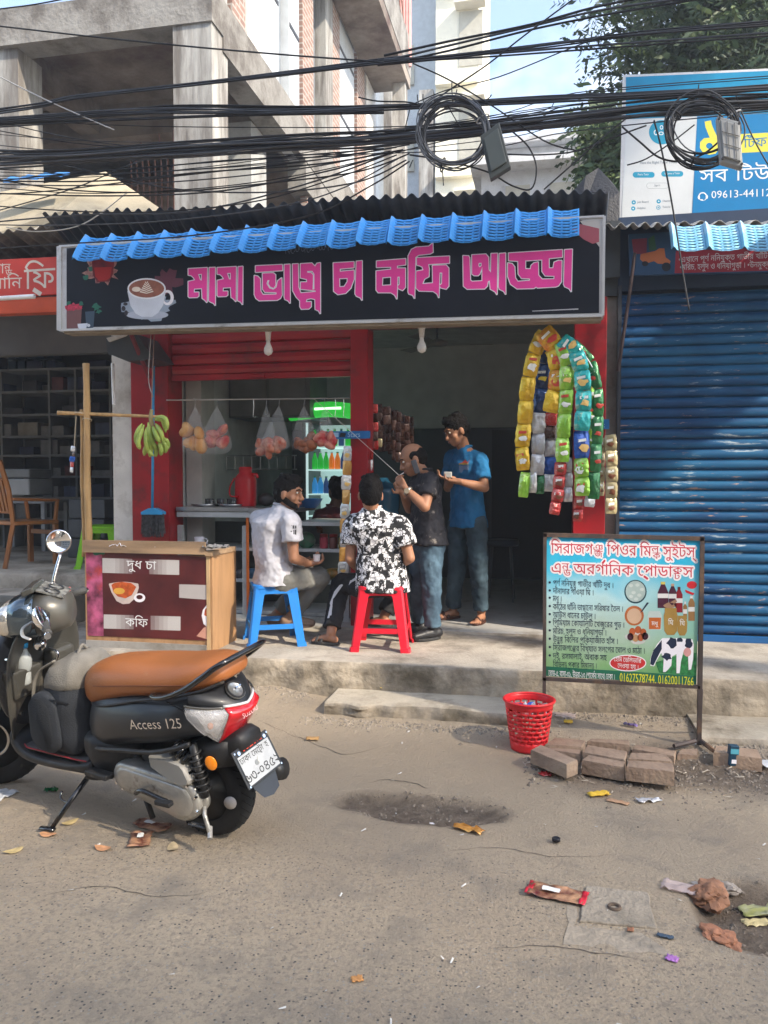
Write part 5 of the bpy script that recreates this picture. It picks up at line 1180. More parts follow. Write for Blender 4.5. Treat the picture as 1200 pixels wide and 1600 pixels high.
mm([pellipse(186,923.5,9,5,16)],'lemon_print',M('print_lemon',(.70,.38,.06),.4),.008)
mm([pellipse(218,934,9,7,16),pellipse(218,933,5,3.6,14)],'cup_handle_print',white_p,.0075)
mm([[(323,945),(317,953),(315,962),(318,975),(324,980)]],'cup_print',white_p,.0065);mm([[(323,949),(320,953),(319,961),(324,964)]],'tea_print',M('print_tea_orange',(.5,.09,.02)),.008)
mm([[(307,994),(318,981),(324,978),(324,999)]],'napkin_print',M('print_peach',(.60,.30,.22),.5),.0065)
for k,(px,py,s_,c,l)in enumerate(((190,850,.12,white_p,'crumpled white paper hanging over the cart top at left'),(238,850,.10,white_p,'crumpled white paper in the middle of the cart top'),(338,862,.15,M('newsprint',(.5,.5,.48),.8,var=.6,scale=60,tint=(.15,.15,.16)),'torn newspaper hanging over the right corner of the cart'),)):
 p=on(px,py,y=CY+.03);o=crumple(s_,s_*.8,.035,k+4).build('paper',c,label=l,cat='paper');o.location=(p.x,CY+.02,zt_+.002);solidify(o,.0015)
for k,(px,c,l)in enumerate(((272,M('peel',(.35,.16,.03),.6,var=.5,scale=20),'brown banana peels heaped on the cart top'),(314,M('guava',(.45,.48,.05),.5),'yellow green fruit on the right of the cart top'))):
 p=on(px,846,y=CY+.06)
 if k:MB().ell((0,0,.02),(.03,.025,.02)).build('fruit',c,label=l,cat='fruit').location=(p.x,CY+.06,zt_+.0)
 else:
  pe=thing('banana_peel',l,'banana peel',(p.x,CY+.06,zt_))
  for q in range(5):MB().tube(curve_pts([(rnd.uniform(-.05,.05),rnd.uniform(-.02,.02),.005),(rnd.uniform(-.04,.04),0,.03),(rnd.uniform(-.05,.05),rnd.uniform(-.02,.02),.01)],4),.009,6).build('peel',c,pe,smooth=True)
#bamboo frame, bananas, mop
bam=M('bamboo',(.50,.31,.13),.55,var=.25,scale=6,stretch=(3,3,.6),dirt=(.25,.14,.06),dirt_amt=.3)
def culm(a,b,r0,r1,nodes=6):
 a=Vector(a);b=Vector(b);pts=[];rr=[]
 for i in range(nodes*4+1):
  t=i/(nodes*4);pts.append(a.lerp(b,t)+Vector((.004*math.sin(t*9),0,0)));rr.append((r0+(r1-r0)*t)*(1.10 if i%4==0 else (1.0 if i%4!=2 else.97)))
 return MB().tube(pts,rr,10)
by_=5.47
culm(on(139,855,y=by_)+Vector((0,0,-.5)),on(134,568,y=by_),.027,.024).build('bamboo_pole',bam,smooth=True,label='thick upright bamboo pole behind the left end of the tea cart',cat='bamboo pole')
culm(on(131,870,y=by_+.04),on(127,640,y=by_+.04),.015,.012).build('bamboo_pole',bam,smooth=True,label='thin split bamboo tied alongside the thick upright pole',cat='bamboo pole')
culm(on(90,645,y=by_-.05),on(247,651,y=by_+.12),.015,.011,4).build('bamboo_pole',bam,smooth=True,label='horizontal bamboo pole carrying the green bananas',cat='bamboo pole')
tie=M('twine',(.50,.42,.30),.9)
for k,(px,py)in enumerate(((124,647),(136,656))):
 p=on(px,py,y=by_-.01);MB().torus(p,(0,.3,1),.034,.004,14,5).build('twine',tie,label=['twine lashing at the bamboo cross, upper wrap','twine lashing at the bamboo cross, lower wrap'][k],cat='twine')
MB().tube(curve_pts([on(119,650,y=by_-.06),on(117,680,y=by_-.06),on(116,698,y=by_-.06)],4),.003,5).build('string',tie,label='twine holding the sachet strip on the bamboo',cat='string')
strip('thin strip of dark sachets dangling from the horizontal bamboo pole',[(115,697),(113,720),(111,738)],8,['silver','dark','blue','red','silver'],by_-.06,puff=.004,group='strings of sachets at the pillars')
bn=thing('banana_bunch','bunch of green bananas hanging from the bamboo pole','bananas',on(236,650,y=5.05))
gmat=M('green_banana',(.24,.36,.05),.5,var=.3,scale=7,tint=(.42,.50,.10));BYp=5.05
hub=on(236,655,y=BYp)
hands=[[(225,664,216,690,219,702),(229,668,228,690,231,706),(234,668,238,690,244,700),(239,666,244,680,250,692),(243,662,251,675,254,690),(241,656,254,656,259,676),(243,652,258,654,262,672),(222,662,213,680,214,696),(232,660,234,684,236,704)],[(236,690,228,700,225,712),(238,692,236,704,234,714),(242,692,244,704,243,714),(248,690,252,702,251,712),(252,686,259,697,258,708),(256,684,262,692,262,702),(233,690,231,702,240,713)]]
for hi,hnd in enumerate(hands):
 for k,(x0,y0_,x1_,y1_,x2_,y2_)in enumerate(hnd):
  dy=(-.04+.018*(k%3))if hi==0 else.0+.015*(k%3)
  P3=curve_pts([on(x0,y0_,y=BYp),on(x1_,y1_,y=BYp+dy-.01),on(x2_,y2_,y=BYp+dy)],5);n=len(P3)
  rr=[.0165*(.30 if i==0 else (.5 if i==1 else (1 if 2<i<n-3 else (.85 if i<=n-3 else (.55 if i==n-2 else.22)))))for i in range(n)]
  MB().tube(P3,rr,8).build('banana',gmat,bn,smooth=True,world=True)
MB().tube(curve_pts([on(237,640,y=BYp),hub,on(243,690,y=BYp+.03)],4),[.012,.012,.013,.015,.016,.016,.015,.013,.012],8).build('stalk',M('banana_stalk',(.28,.22,.10),.8),bn,smooth=True,world=True)
MB().tube(curve_pts([on(236,650,y=BYp),on(238,600,y=BYp+.1),on(240,548,y=5.5),on(241,523,y=5.5)],5),.004,6).build('rope',M('brown_rope',(.18,.10,.07),.9),label='brown rope holding up the banana bunch',cat='rope')
MB().tube(curve_pts([on(239,620,y=5.2),on(232,590,y=5.3),on(236,523,y=5.5)],5),.003,5).build('rope',M('pale_rope',(.32,.29,.26),.9),label='thin pale rope beside the brown one under the sign',cat='rope')
mo=thing('broom','long broom with a light blue handle and grey bristles against the red pillar','broom',on(238,840,y=5.95))
bl_=M('light_blue_plastic',(.03,.30,.60),.4)
MB().tube([on(240,572,y=5.98),on(238,798,y=5.95)],.011,10).build('handle',bl_,mo,world=True,smooth=True)
MB().prism([on(221,800,y=5.93),on(233,794,y=5.93),on(243,794,y=5.93),on(255,800,y=5.93),on(255,804,y=5.93),on(221,804,y=5.93)],(0,-.01,0),(0,.05,0)).build('head',bl_,mo,world=True)
br_=MB()
for k in range(260):
 x=rnd.uniform(221,256);a=on(x,803,y=5.93+rnd.uniform(-.01,.05));b=on(x+rnd.uniform(-3,3),838+rnd.uniform(-6,2),y=5.93+rnd.uniform(-.02,.06));m_=a.lerp(b,.5)+Vector((rnd.uniform(-.006,.006),0,0));br_.tube([a,m_,b],.0022,3,cap=False)
br_.build('bristles',M('bristle_grey',(.09,.09,.095),.9,var=.5,scale=40),mo,world=True,kind='stuff')
#printed banner board on legs
YB=4.45
bd=thing('banner_board','dairy products banner in a rusty metal frame standing on two legs at the kerb','sign',(.4,YB,.05))
D_=lambda mb,n,m,**k:mb.build(n,m,bd,world=True,**k)
rust=M('rusty_frame',(.06,.045,.04),.7,var=.3,scale=9,dirt=(.22,.12,.06),dirt_amt=.3)
b1,b2,b3,b4=on(849,833,y=YB),on(1100,839,y=YB),on(1093,1076,y=YB),on(848,1063,y=YB)
def bar3(p,q,w_,n='frame_rail',m=None):
 d=(q-p).normalized();s_=Vector((-d.z,0,d.x))*w_/2;D_(MB().prism([p-s_,q-s_,q+s_,p+s_],(0,-.012,0),(0,.014,0)),n,m or rust)
e=.009
bar3(b1+Vector((0,0,-e)),b2+Vector((0,0,-e)),.022);bar3(b4+Vector((0,0,e)),b3+Vector((0,0,e)),.016)
bar3(b1+Vector((e,0,.0)),Vector((b4.x+e,YB,.10)),.019,'leg');bar3(b2+Vector((-e,0,0)),Vector((b3.x+.002,YB,.045)),.022,'leg')
D_(MB().tube([(b3.x+.01,YB,.34),(b3.x+.04,YB+.2,.06)],.009,6),'brace',rust);D_(MB().tube([(b3.x-.02,YB-.02,.07),(b3.x-.14,YB-.10,.06)],.012,6),'foot_bar',rust);D_(MB().tube([(b3.x-.0,YB+.02,.07),(b3.x+.06,YB-.12,.05)],.012,6),'foot_bar',rust)
def board_mat():
 m=bpy.data.materials.new('banner_print');m.use_nodes=True;n=m.node_tree;b=n.nodes['Principled BSDF'];b.inputs['Roughness'].default_value=.45;L=n.links.new
 t=n.nodes.new('ShaderNodeTexCoord');s_=n.nodes.new('ShaderNodeSeparateXYZ');L(t.outputs['Object'],s_.inputs[0])
 q=n.nodes.new('ShaderNodeTexNoise');q.inputs['Scale'].default_value=4.5;q.inputs['Detail'].default_value=3;L(t.outputs['Object'],q.inputs['Vector'])
 ma=n.nodes.new('ShaderNodeMath');ma.operation='MULTIPLY_ADD';ma.inputs[1].default_value=.34;L(q.outputs[0],ma.inputs[0]);L(s_.outputs[2],ma.inputs[2])
 mr=n.nodes.new('ShaderNodeMapRange');mr.inputs[1].default_value=.36;mr.inputs[2].default_value=1.30;L(ma.outputs[0],mr.inputs[0])
 r=n.nodes.new('ShaderNodeValToRGB');e_=r.color_ramp.elements
 e_[0].position=0;e_[0].color=(.05,.30,.10,1);e_[1].position=1;e_[1].color=(.0,.35,.62,1)
 for p,c in ((.22,(.22,.42,.18,1)),(.42,(.42,.55,.45,1)),(.62,(.45,.68,.70,1)),(.8,(.05,.50,.72,1))):x=e_.new(p);x.color=c
 L(mr.outputs[0],r.inputs[0])
 m2=n.nodes.new('ShaderNodeMixRGB');mr2=n.nodes.new('ShaderNodeMapRange');mr2.inputs[1].default_value=.0;mr2.inputs[2].default_value=.45;mr2.inputs[4].default_value=.7;L(s_.outputs[0],mr2.inputs[0]);L(mr2.outputs[0],m2.inputs[0])
 r2=n.nodes.new('ShaderNodeValToRGB');e_=r2.color_ramp.elements;e_[0].color=(.03,.25,.06,1);e_[1].color=(.0,.36,.62,1);e_[0].position=.1;e_[1].position=.9
 for p,c in ((.35,(.16,.42,.12,1)),(.6,(.05,.42,.48,1))):x=e_.new(p);x.color=c
 L(mr.outputs[0],r2.inputs[0]);L(r.outputs[0],m2.inputs[1]);L(r2.outputs[0],m2.inputs[2]);L(m2.outputs[0],b.inputs['Base Color']);return m
D_(ppoly(MB(),[[(853,839),(1094,845),(1088,1069),(852,1056)]],YB,.003),'print',board_mat())
D_(MB().prism([on(853,839,y=YB),on(1094,845,y=YB),on(1088,1069,y=YB),on(852,1056,y=YB)],(0,.004,0),(0,.0002,0)),'backing',M('banner_back',(.5,.5,.5),.7))
dp=lambda L,n,m,lift=.006,f=None:D_(ppoly(MB(),L,YB,lift,f),n,m)
dtx=lambda s,a,b,h,m,off=0,lift=.009,n='text':D_(ptext(MB(),s,a,b,h,YB,off,lift),n,m)
titr=M('title_red',(.55,.02,.05),.45);titw=M('title_white',(.85,.80,.80),.45);inkd=M('ink_navy',(.01,.02,.05),.5)
for s_,a,b,h in (('সিরাজগ{ঞজ} পিওর মি{লক} সুইটস্',(861,864),(1086,871),15),('এ{নড} অরগ^ানিক প_োডা{কট}স',(861,895),(1083,902),15)):
 D_(ptext(MB(),s_,a,b,h,YB,0,.006,outline=.0085),'title_outline',titw);dtx(s_,a,b,h,titr,.03,.010,'title')
lines=['পূণ^ ননিযু{কত} গাভীর খাঁটি দুধ ।','দানাদার গাঁওয়া ঘি ।','মধু ।','কাঠের ঘাঁনি ভা{ঙগ}ানো সরিষার তৈল ।','আউস ধানের চাউল ।','প_িমিয়াম কোয়ালিটি খেজুরের গুড় ।','মরিচ, হলুদ ও ধনিয়াগুড়া ।','উ{নম}ু{কত} বিলের প_ক্_িয়াজাত হাঁস ।','সিরাজগ{ঞজ}ের বিখ্যাত সলপের ঘোল ও মাঠা ।','দই, রসমালাই, অবাক সহ','বিভি{ননন} প_কার মি{ষট}া{ননন} ।']
ys_=[(915,919,959),(927.5,930.5,928),(939,940,878),(952,956,974),(964.5,967.5,931),(977,981,976),(990,993,948),(1003,1006.5,966),(1016,1021.5,1008),(1029,1032,948),(1042,1045,933)]
for s_,(ya,yb_,xb_)in zip(lines,ys_):
 s_=s_.replace('{ননন}','ন{নন}').replace('ক্_','ক_')
 dtx(s_,(864,ya),(xb_,yb_),8.2,inkd,.012)
 if 'বিভি' not in s_:dp([pellipse(859,ya-5,1.9,1.9,10)],'bullet',inkd,.008)
dp([[(852,1041),(1088,1056),(1088,1069.5),(852,1056)]],'strip_print',M('dark_green_print',(.01,.13,.07),.5),.005)
dtx('রোড-৫, বাসা-৩১, উ{তত}রা-১৩ (পাকে^র সাথে) ঢাকা ।',(857,1055.5),(961,1062),8,wh,.012)
dtx('01627578744, 01620011766',(968,1064.5),(1084,1071.5),12,M('phone_yellow',(.75,.70,.02),.5),.02)
dp([pellipse(981,1036,29,13,26)],'oval',white_p,.006);dp([pellipse(981,1036,27.5,11.5,26)],'oval',M('oval_red',(.52,.03,.03),.5),.007)
dtx('হোম ডেলিভারি',(959,1033),(1002,1036),6.5,wh,.01);dtx('দেওয়া হয় ।',(965,1043),(998,1046),6.5,wh,.01)
pc={}
def pm(n,c,**k):return M('bp_'+n,c,.45,**k)
dp([pellipse(993,924.5,17.5,18.5,26)],'bowl_print',pm('rim',(.01,.05,.07)));dp([pellipse(993,924,15.5,16.5,24)],'bowl_print',pm('milk',(.40,.50,.47)),.008)
for x,y in ((986,915),(996,914),(1003,921),(990,926),(999,930),(986,932),(994,936)):dp([pellipse(x,y,3.4,2.6,12)],'sweet_print',pm('sweet',(.55,.62,.58)),.010)
dp([pellipse(991,962,15,15.5,24)],'bowl_print',pm('clay',(.40,.10,.025),tint=(.6,.2,.06)));dp([pellipse(991,962.5,11.5,12,22)],'bowl_print',pm('curd',(.62,.42,.28)),.008);dp([[(1000,958),(1004,955),(1014,942),(1011,941)]],'spoon_print',inkd,.010)
dp([pellipse(996,995,20,7,22),pellipse(997,1000,12,7,14)],'plate_print',pm('plate',(.55,.55,.52)))
for x,y,c in ((988,987,'o'),(997,984,'o'),(1005,988,'o'),(985,995,'k'),(993,997,'b'),(1001,996,'o'),(1008,994,'k')):dp([pellipse(x,y,5,6,14)],'sweet_print',pm('sw'+c,{'o':(.45,.10,.03),'k':(.05,.01,.02),'b':(.45,.25,.12)}[c]),.009)
def bott(x,y0,y1,wd_,c,capc,lab=True):
 dp([[(x-wd_/2,y1),(x-wd_/2,y0+wd_*.9),(x-wd_*.18,y0+2),(x+wd_*.18,y0+2),(x+wd_/2,y0+wd_*.9),(x+wd_/2,y1)]],'bottle_print',c,.007);dp([[(x-wd_*.2,y0+2),(x-wd_*.2,y0-2),(x+wd_*.2,y0-2),(x+wd_*.2,y0+2)]],'cap_print',capc,.008)
 if lab:dp([[(x-wd_/2,(y0+y1)/2-3),(x+wd_/2,(y0+y1)/2-3),(x+wd_/2,(y0+y1)/2+4),(x-wd_/2,(y0+y1)/2+4)]],'label_print',pm('lab',(.7,.7,.68)),.009)
bott(1036,911,950,17,pm('maroon',(.06,.01,.03)),pm('capy',(.6,.5,.1)));bott(1051,914,948,12,pm('maroon',(.06,.01,.03)),pm('capr',(.5,.3,.2)));bott(1061,919,957,11,pm('redb',(.25,.01,.02)),pm('capd',(.1,.02,.02)))
bott(1070.5,942,968,6,pm('spice',(.30,.16,.06)),pm('lab',(.7,.7,.68)));bott(1080.5,933,970,10,pm('spice',(.30,.16,.06)),pm('lab',(.7,.7,.68)))
dp([pellipse(1081,914,8,6,18)],'chili_print',pm('chili',(.55,.02,.03)));dp([[(1070,921),(1085,927),(1083,930),(1072,926)]],'chili_print',pm('chili',(.55,.02,.03)),.008)
dp([[(1014,955),(1031,955),(1034,962),(1033,984),(1013,984),(1012,962)]],'jar_print',pm('glassjar',(.50,.58,.55)));dp([[(1014,965),(1033,965),(1032,983),(1014,983)]],'honey_print',pm('honey',(.50,.12,.02)),.008);dtx('মধু',(1018,977),(1028,977.5),6,wh,.01,.010)
for x,y0,y1,w_ in ((1048,950,992,22),(1066,962,993,16)):
 dp([[(x-w_*.42,y0),(x+w_*.42,y0),(x+w_*.42,y0+6),(x+w_*.5,y0+12),(x+w_*.45,y1-6),(x+w_*.25,y1),(x-w_*.25,y1),(x-w_*.45,y1-6),(x-w_*.5,y0+12),(x-w_*.42,y0+6)]],'jar_print',pm('ghee',(.34,.20,.045),tint=(.42,.26,.06)),.009);dtx('ঘি',(x-4,y1-16),(x+4,y1-15.5),7,wh,.01,.011)
dp([pellipse(1046,946,9,4.5,14,.1),[(1046,942),(1056,936),(1058,940),(1050,946)]],'wood_print',pm('wood',(.34,.2,.12)),.010)
dp([[(1024,1035),(1052,1026),(1088,1020),(1088,1056),(1030,1051)]],'grass_print',pm('grass',(.03,.20,.06),var=.5,scale=50),.0065)
cow=[(1035,997),(1062,997),(1082,999),(1084,1008),(1083,1030),(1080,1046),(1076,1047),(1075,1024),(1068,1018),(1064,1034),(1062,1052),(1057,1052),(1057,1022),(1050,1026),(1049,1040),(1044,1046),(1040,1050),(1036,1050),(1037,1030),(1033,1020),(1026,1032),(1022,1041),(1016,1040),(1016,1030),(1020,1018),(1027,1006)]
dp([cow],'cow_print',white_p,.008)
for L in ([(1026,1010),(1034,1000),(1034,1014),(1026,1030),(1021,1040),(1016,1038),(1017,1028),(1021,1016)],pellipse(1050,1005,8,8,14,.25,3),pellipse(1076,1005,6,7,12,.25,5),pellipse(1042,1026,7,6,12,.3,8),pellipse(1062,1000,4,4,10,.3,2)):dp([L],'cow_patch_print',inkd,.009)
dp([pellipse(1074,1019,6,7,14)],'udder_print',pm('udder',(.62,.30,.28)),.010)
#basket
bp_=on(826,1168,z=.03);bk=thing('waste_basket','red perforated plastic waste basket full of rubbish at the kerb','basket',(bp_.x,bp_.y+.02,ground_h(bp_.x,bp_.y)))
bred=M('basket_red',(.66,.02,.025),.4,var=.06)
mb=MB();NA,NH=72,22;Hh=.262;r0,r1=.093,.128
for j in range(NH+1):
 t=j/NH;z=Hh*t;R_0=r0+(r1-r0)*t
 for i in range(NA):a=2*PI*i/NA;mb.v.append((R_0*math.cos(a),R_0*math.sin(a),z))
for j in range(NH):
 for i in range(NA):
  row=j//2;solid=j<3 or j>NH-4 or j%2==1 or ((i+(2 if row%2 else 0))%4)==0
  if solid:a=j*NA+i;b=j*NA+(i+1)%NA;mb.f.append((a,b,b+NA,a+NA))
o=mb.build('wall',bred,bk,smooth=True);solidify(o,.004)
MB().torus((0,0,Hh),(0,0,1),r1+.004,.008,48,8,.9).build('rim',bred,bk,smooth=True);MB().lathe([(.001,.004),(r0,.004),(r0+.003,.012),(r0+.001,.03)],n=40).build('base',bred,bk,smooth=True)
for k,(c,x,y,l)in enumerate((('white',.02,-.02,'crumpled white wrapper on top inside the red basket'),('blue',-.03,.02,'blue wrapper inside the red basket'),('silver',.03,.04,'silver wrapper inside the red basket'),('red',-.04,-.03,'red wrapper inside the red basket'))):
 o=crumple(.12,.10,.06,30+k).build('wrapper',PK[c],smooth=True,label=l,cat='wrapper');o.location=(bp_.x+x,bp_.y+.02+y,.20)
#paving blocks
pav=M('paving_block',(.27,.19,.135),.9,var=.25,scale=7,bump=.5,bscale=40,dirt=(.32,.24,.17),dirt_amt=.4,dscale=5)
g7=lambda x,y:(740+x/2.609,1140+y/2.609)
def block(q,zt,label,m=None,th=.068):
 P_=[on(*g7(*c),z=zt)for c in q];n=4;mb=MB();R2=[]
 for k in range(4):
  a,b=P_[k],P_[(k+1)%4]
  for t in range(n):R2.append(a.lerp(b,t/n)+Vector((.003*noise.noise(a*40+Vector((t,0,0))),.003*noise.noise(a*40+Vector((0,t,0))),0)))
 c=sum(R2,Vector())/len(R2);ins=lambda v,k:c+(v-c)*k
 mb.loft([[v-Vector((0,0,th))for v in R2],[v-Vector((0,0,.006))for v in R2],[ins(v,.965)+Vector((0,0,.0015*noise.noise(v*60)))for v in R2]])
 return mb.build('paving_block',m or pav,label=label,cat='paving block',group='loose concrete paving blocks',auto=40)
for q,zt,l in (([(290,60),(330,32),(456,44),(440,70)],.078,'rear block of the heap, directly right of the basket'),([(296,80),(322,66),(440,74),(436,100)],.062,'dark block wedged behind the askew one'),([(232,82),(272,60),(424,124),(380,142)],.098,'loose block lying askew just right of the red basket'),([(462,46),(480,36),(634,42),(636,62)],.072,'rear middle block of the heap'),([(444,92),(462,62),(626,88),(618,122)],.082,'second row block in the middle of the heap'),([(440,124),(466,103),(618,131),(612,154)],.080,'chipped front block in the middle of the heap'),([(646,78),(660,60),(826,86),(818,108)],.056,'rear right block half sunk in dirt'),([(630,118),(640,94),(784,98),(812,130)],.078,'upper block at the right end of the heap'),([(622,150),(630,126),(814,137),(818,172)],.094,'front right block of the heap, nearest the road'),([(830,100),(850,78),(915,78),(912,104)],.045,'sunken block near the board leg')):block(q,zt,l)
block([(978,92),(985,64),(1158,80),(1176,118)],.085,'pale orange block lying apart beyond the board leg',M('pale_block',(.36,.25,.17),.9,var=.2,bump=.4))
#manhole cover and rubbish on the road
def rough(P_,n=9,amp=.006,z=None):
 out=[]
 for i in range(len(P_)):
  a,b=P_[i],P_[(i+1)%len(P_)]
  for k in range(n):q=a.lerp(b,k/n);out.append(q+Vector((amp*noise.noise(q*23),amp*noise.noise(q*23+Vector((5,5,5))),0)))
 return out
mh=thing('manhole_cover','square concrete manhole cover set in the road','manhole cover',on(962,1417,z=0))
MZ=lambda px,py,z=.004:on(px,py,z=z)
o=MB().prism(rough([MZ(905,1440),MZ(1026,1452),MZ(1012,1396),MZ(915,1385)]),(0,0,-.02),(0,0,.005)).build('cover',M('cover_concrete',(.31,.265,.205),.92,var=.2,scale=5,bump=.6,bscale=50,dirt=(.15,.13,.1),dirt_amt=.4),mh,world=True);bevel(o,.004)
MB().torus(on(960,1417,z=.012),(0,0,1),.018,.006,16,6).build('lifting_ring',M('rust_ring',(.10,.07,.05),.8),mh,world=True)
MB().prism(rough([MZ(882,1474),MZ(1086,1496),MZ(1056,1396),MZ(1016,1390),MZ(1034,1459),MZ(898,1446),MZ(905,1388),MZ(888,1384)],12,.014),(0,0,-.02),(0,0,-.002)).build('apron',M('apron_concrete',(.31,.262,.20),.92,var=.2,scale=4,bump=.5,bscale=45,dirt=(.17,.15,.12),dirt_amt=.4),mh,world=True)
rk=M('broken_brick',(.26,.13,.075),.95,var=.35,scale=9,bump=.8,bscale=20);rk2=M('orange_brick',(.33,.15,.085),.95,var=.3,scale=10,bump=.8,bscale=20)
def rock(px,py,s_,m,label,seed,flat=.6):
 bm=bmesh.new();bmesh.ops.create_icosphere(bm,subdivisions=4,radius=1)
 for v in bm.verts:k=1+.5*noise.noise(v.co*1.3+Vector((seed,0,0)))+.22*noise.noise(v.co*3.5+Vector((seed,3,0)))+.09*noise.noise(v.co*9+Vector((seed,3,0)));v.co=Vector((v.co.x*s_*k*1.25,v.co.y*s_*k*.9,v.co.z*s_*k*flat))
 mb=MB().add([v.co[:]for v in bm.verts],[[v.index for v in f.verts]for f in bm.faces]);bm.free();p=on(px,py,z=0)
 o=mb.build('rock',m,label=label,cat='stone',auto=28);o.location=(p.x,p.y,ground_h(p.x,p.y)-.01);o.rotation_euler=(0,0,seed);return o
rock(1112,1398,.062,rk,'brown lump of broken brick above the hole in the road',1);rock(1136,1472,.042,rk2,'orange broken brick in the hole, front piece',2,.5);rock(1112,1462,.035,rk2,'orange broken brick in the hole, left piece',5,.4);rock(1140,1380,.03,M('pale_stone',(.3,.26,.22),.9),'pale stone beside the brown lump',6)
def litter(px,py,w_,d_,m,label,cat='wrapper',h=.012,rot=None,seed=0,name='wrapper'):
 p=on(px,py,z=0);z=ground_h(p.x,p.y);p=on(px,py,z=z)
 o=crumple(w_,d_,h,seed).build(name,m,smooth=True,label=label,cat=cat);o.location=(p.x,p.y,z+.003);o.rotation_euler=(0,0,rnd.uniform(0,6)if rot is None else rot);solidify(o,.0012);return o
pw=M('wrapper_maroon',(.20,.012,.02),.3,var=.6,scale=22,tint=(.45,.25,.14),bump=.4)
def pouch(px,py,L,Wd,m,endm,label,rot,seed):
 p=on(px,py,z=0);z=ground_h(p.x,p.y);t=thing('wrapper',label,'wrapper',(p.x,p.y,z+.004),(0,0,rot))
 o=crumple(L,Wd,.014,seed,12,8,3).build('pouch',m,t,smooth=True);solidify(o,.0012)
 for sx in (-1,1):a=crumple(.022,Wd,.012,seed+3,3,8,2).build('seal',endm,t,smooth=True);a.location=(sx*L*.49,0,.003);solidify(a,.001)
 c=crumple(L*.32,Wd*.3,.004,seed+7,4,4,2).build('printed_label',spot_m['white'],t,smooth=True);c.location=(-L*.1,0,.014)
 return t
er=M('seal_red',(.55,.02,.04),.35)
pouch(870,1400,.19,.095,pw,er,'dark red foil pouch lying left of the manhole cover',-.22,3);pouch(219,1314,.12,.085,pw,pw,'crumpled maroon wrapper with a pale label near the rear wheel',-1.2,8);pouch(238,1292,.15,.075,pw,pw,'flattened maroon wrapper under the scooter',-.3,12)
for k,(px,py,w_,d_,m,l,c)in enumerate(((732,1298,.13,.05,PK['orange'],'orange and white snack wrapper at the edge of the pothole','wrapper'),(652,1244,.07,.03,PK['red'],'small red wrapper scrap in the pothole','wrapper'),(936,1243,.10,.05,M('yellow_wrap',(.75,.48,.05),.4),'crumpled yellow wrapper on the dirt before the blocks','wrapper'),(1014,1253,.11,.035,PK['silver'],'flat silvery wrapper on the dirt','wrapper'),(965,1254,.10,.035,M('cardboard',(.40,.24,.14),.8),'brown cardboard scrap beside the yellow wrapper','cardboard'),(853,1212,.06,.05,PK['red'],'small red and white packet near the basket','wrapper'),(882,1120,.14,.09,M('thin_plastic',(.62,.50,.47),.3,alpha=.5),'filmy pale plastic bag beside the basket','plastic bag'),(888,1130,.05,.04,M('yellow_wrap',(.75,.48,.05)),'small yellow wrapper behind the basket','wrapper'),(985,1135,.08,.025,M('purple_green',(.25,.35,.15),.5,var=.9,scale=30,tint=(.3,.2,.6)),'green and violet wrapper under the board','wrapper'),(1185,1428,.12,.07,M('lime_wrap',(.55,.55,.15),.4,var=.4,scale=25,tint=(.3,.3,.2)),'yellow green sachet at the right edge of the road','wrapper'),(1180,1445,.09,.04,M('gold_wrap',(.55,.45,.22),.4),'gold wrapper piece beside the green sachet','wrapper'),(1062,1390,.12,.07,M('thin_plastic',(.62,.5,.47)),'torn clear plastic above the manhole apron','plastic bag'),(1095,1385,.05,.05,M('dry_paper',(.5,.42,.34),.8),'pale curled scrap near the brown lump','paper'),(1050,1500,.035,.03,M('violet_scrap',(.35,.15,.42),.6),'tiny violet scrap below the manhole apron','scrap'),(1185,1195,.11,.09,M('white_bag',(.65,.67,.68),.4),'white plastic bag at the right edge by the pale block','plastic bag'),(558,1532,.035,.025,M('orange_leafm',(.5,.24,.08),.7),'small orange leaf on the near road','leaf'),(675,1289,.02,.006,white_p,'cigarette end in the pothole','cigarette end'),(0,1245,.10,.13,M('clear_bag2',(.6,.62,.64),.3,alpha=.6),'clear plastic scrap at the left edge by the front wheel','plastic bag'),(80,1237,.06,.03,PK['green'],'green wrapper scrap behind the side stand','wrapper'),(1040,920+545,.05,.02,M('blue_scrap',(.05,.08,.12),.5),'blue scrap below the manhole cover','scrap'),(600,1094,.05,.02,M('yellow_leaf',(.70,.48,.02),.6),'yellow leaf lying on the concrete step','leaf'),(488,1155,.07,.05,M('dry_leaf',(.45,.26,.10),.8),'big curled dry leaf on the dusty ground','leaf'),(985,1455,.02,.02,rk2,'tiny orange crumb near the manhole','scrap'))):
 o=litter(px,py,w_,d_,m,l,c,.018 if c in ('wrapper','plastic bag')else.008,seed=50+k,rot=rnd.uniform(-.5,.5),name={'leaf':'leaf','paper':'paper','plastic bag':'plastic_bag','cardboard':'cardboard','scrap':'scrap','cigarette end':'cigarette_end'}.get(c,'wrapper'))
 if px==600:o.location.z=.13
 if c=='plastic bag' and px==882:o.modifiers.clear()
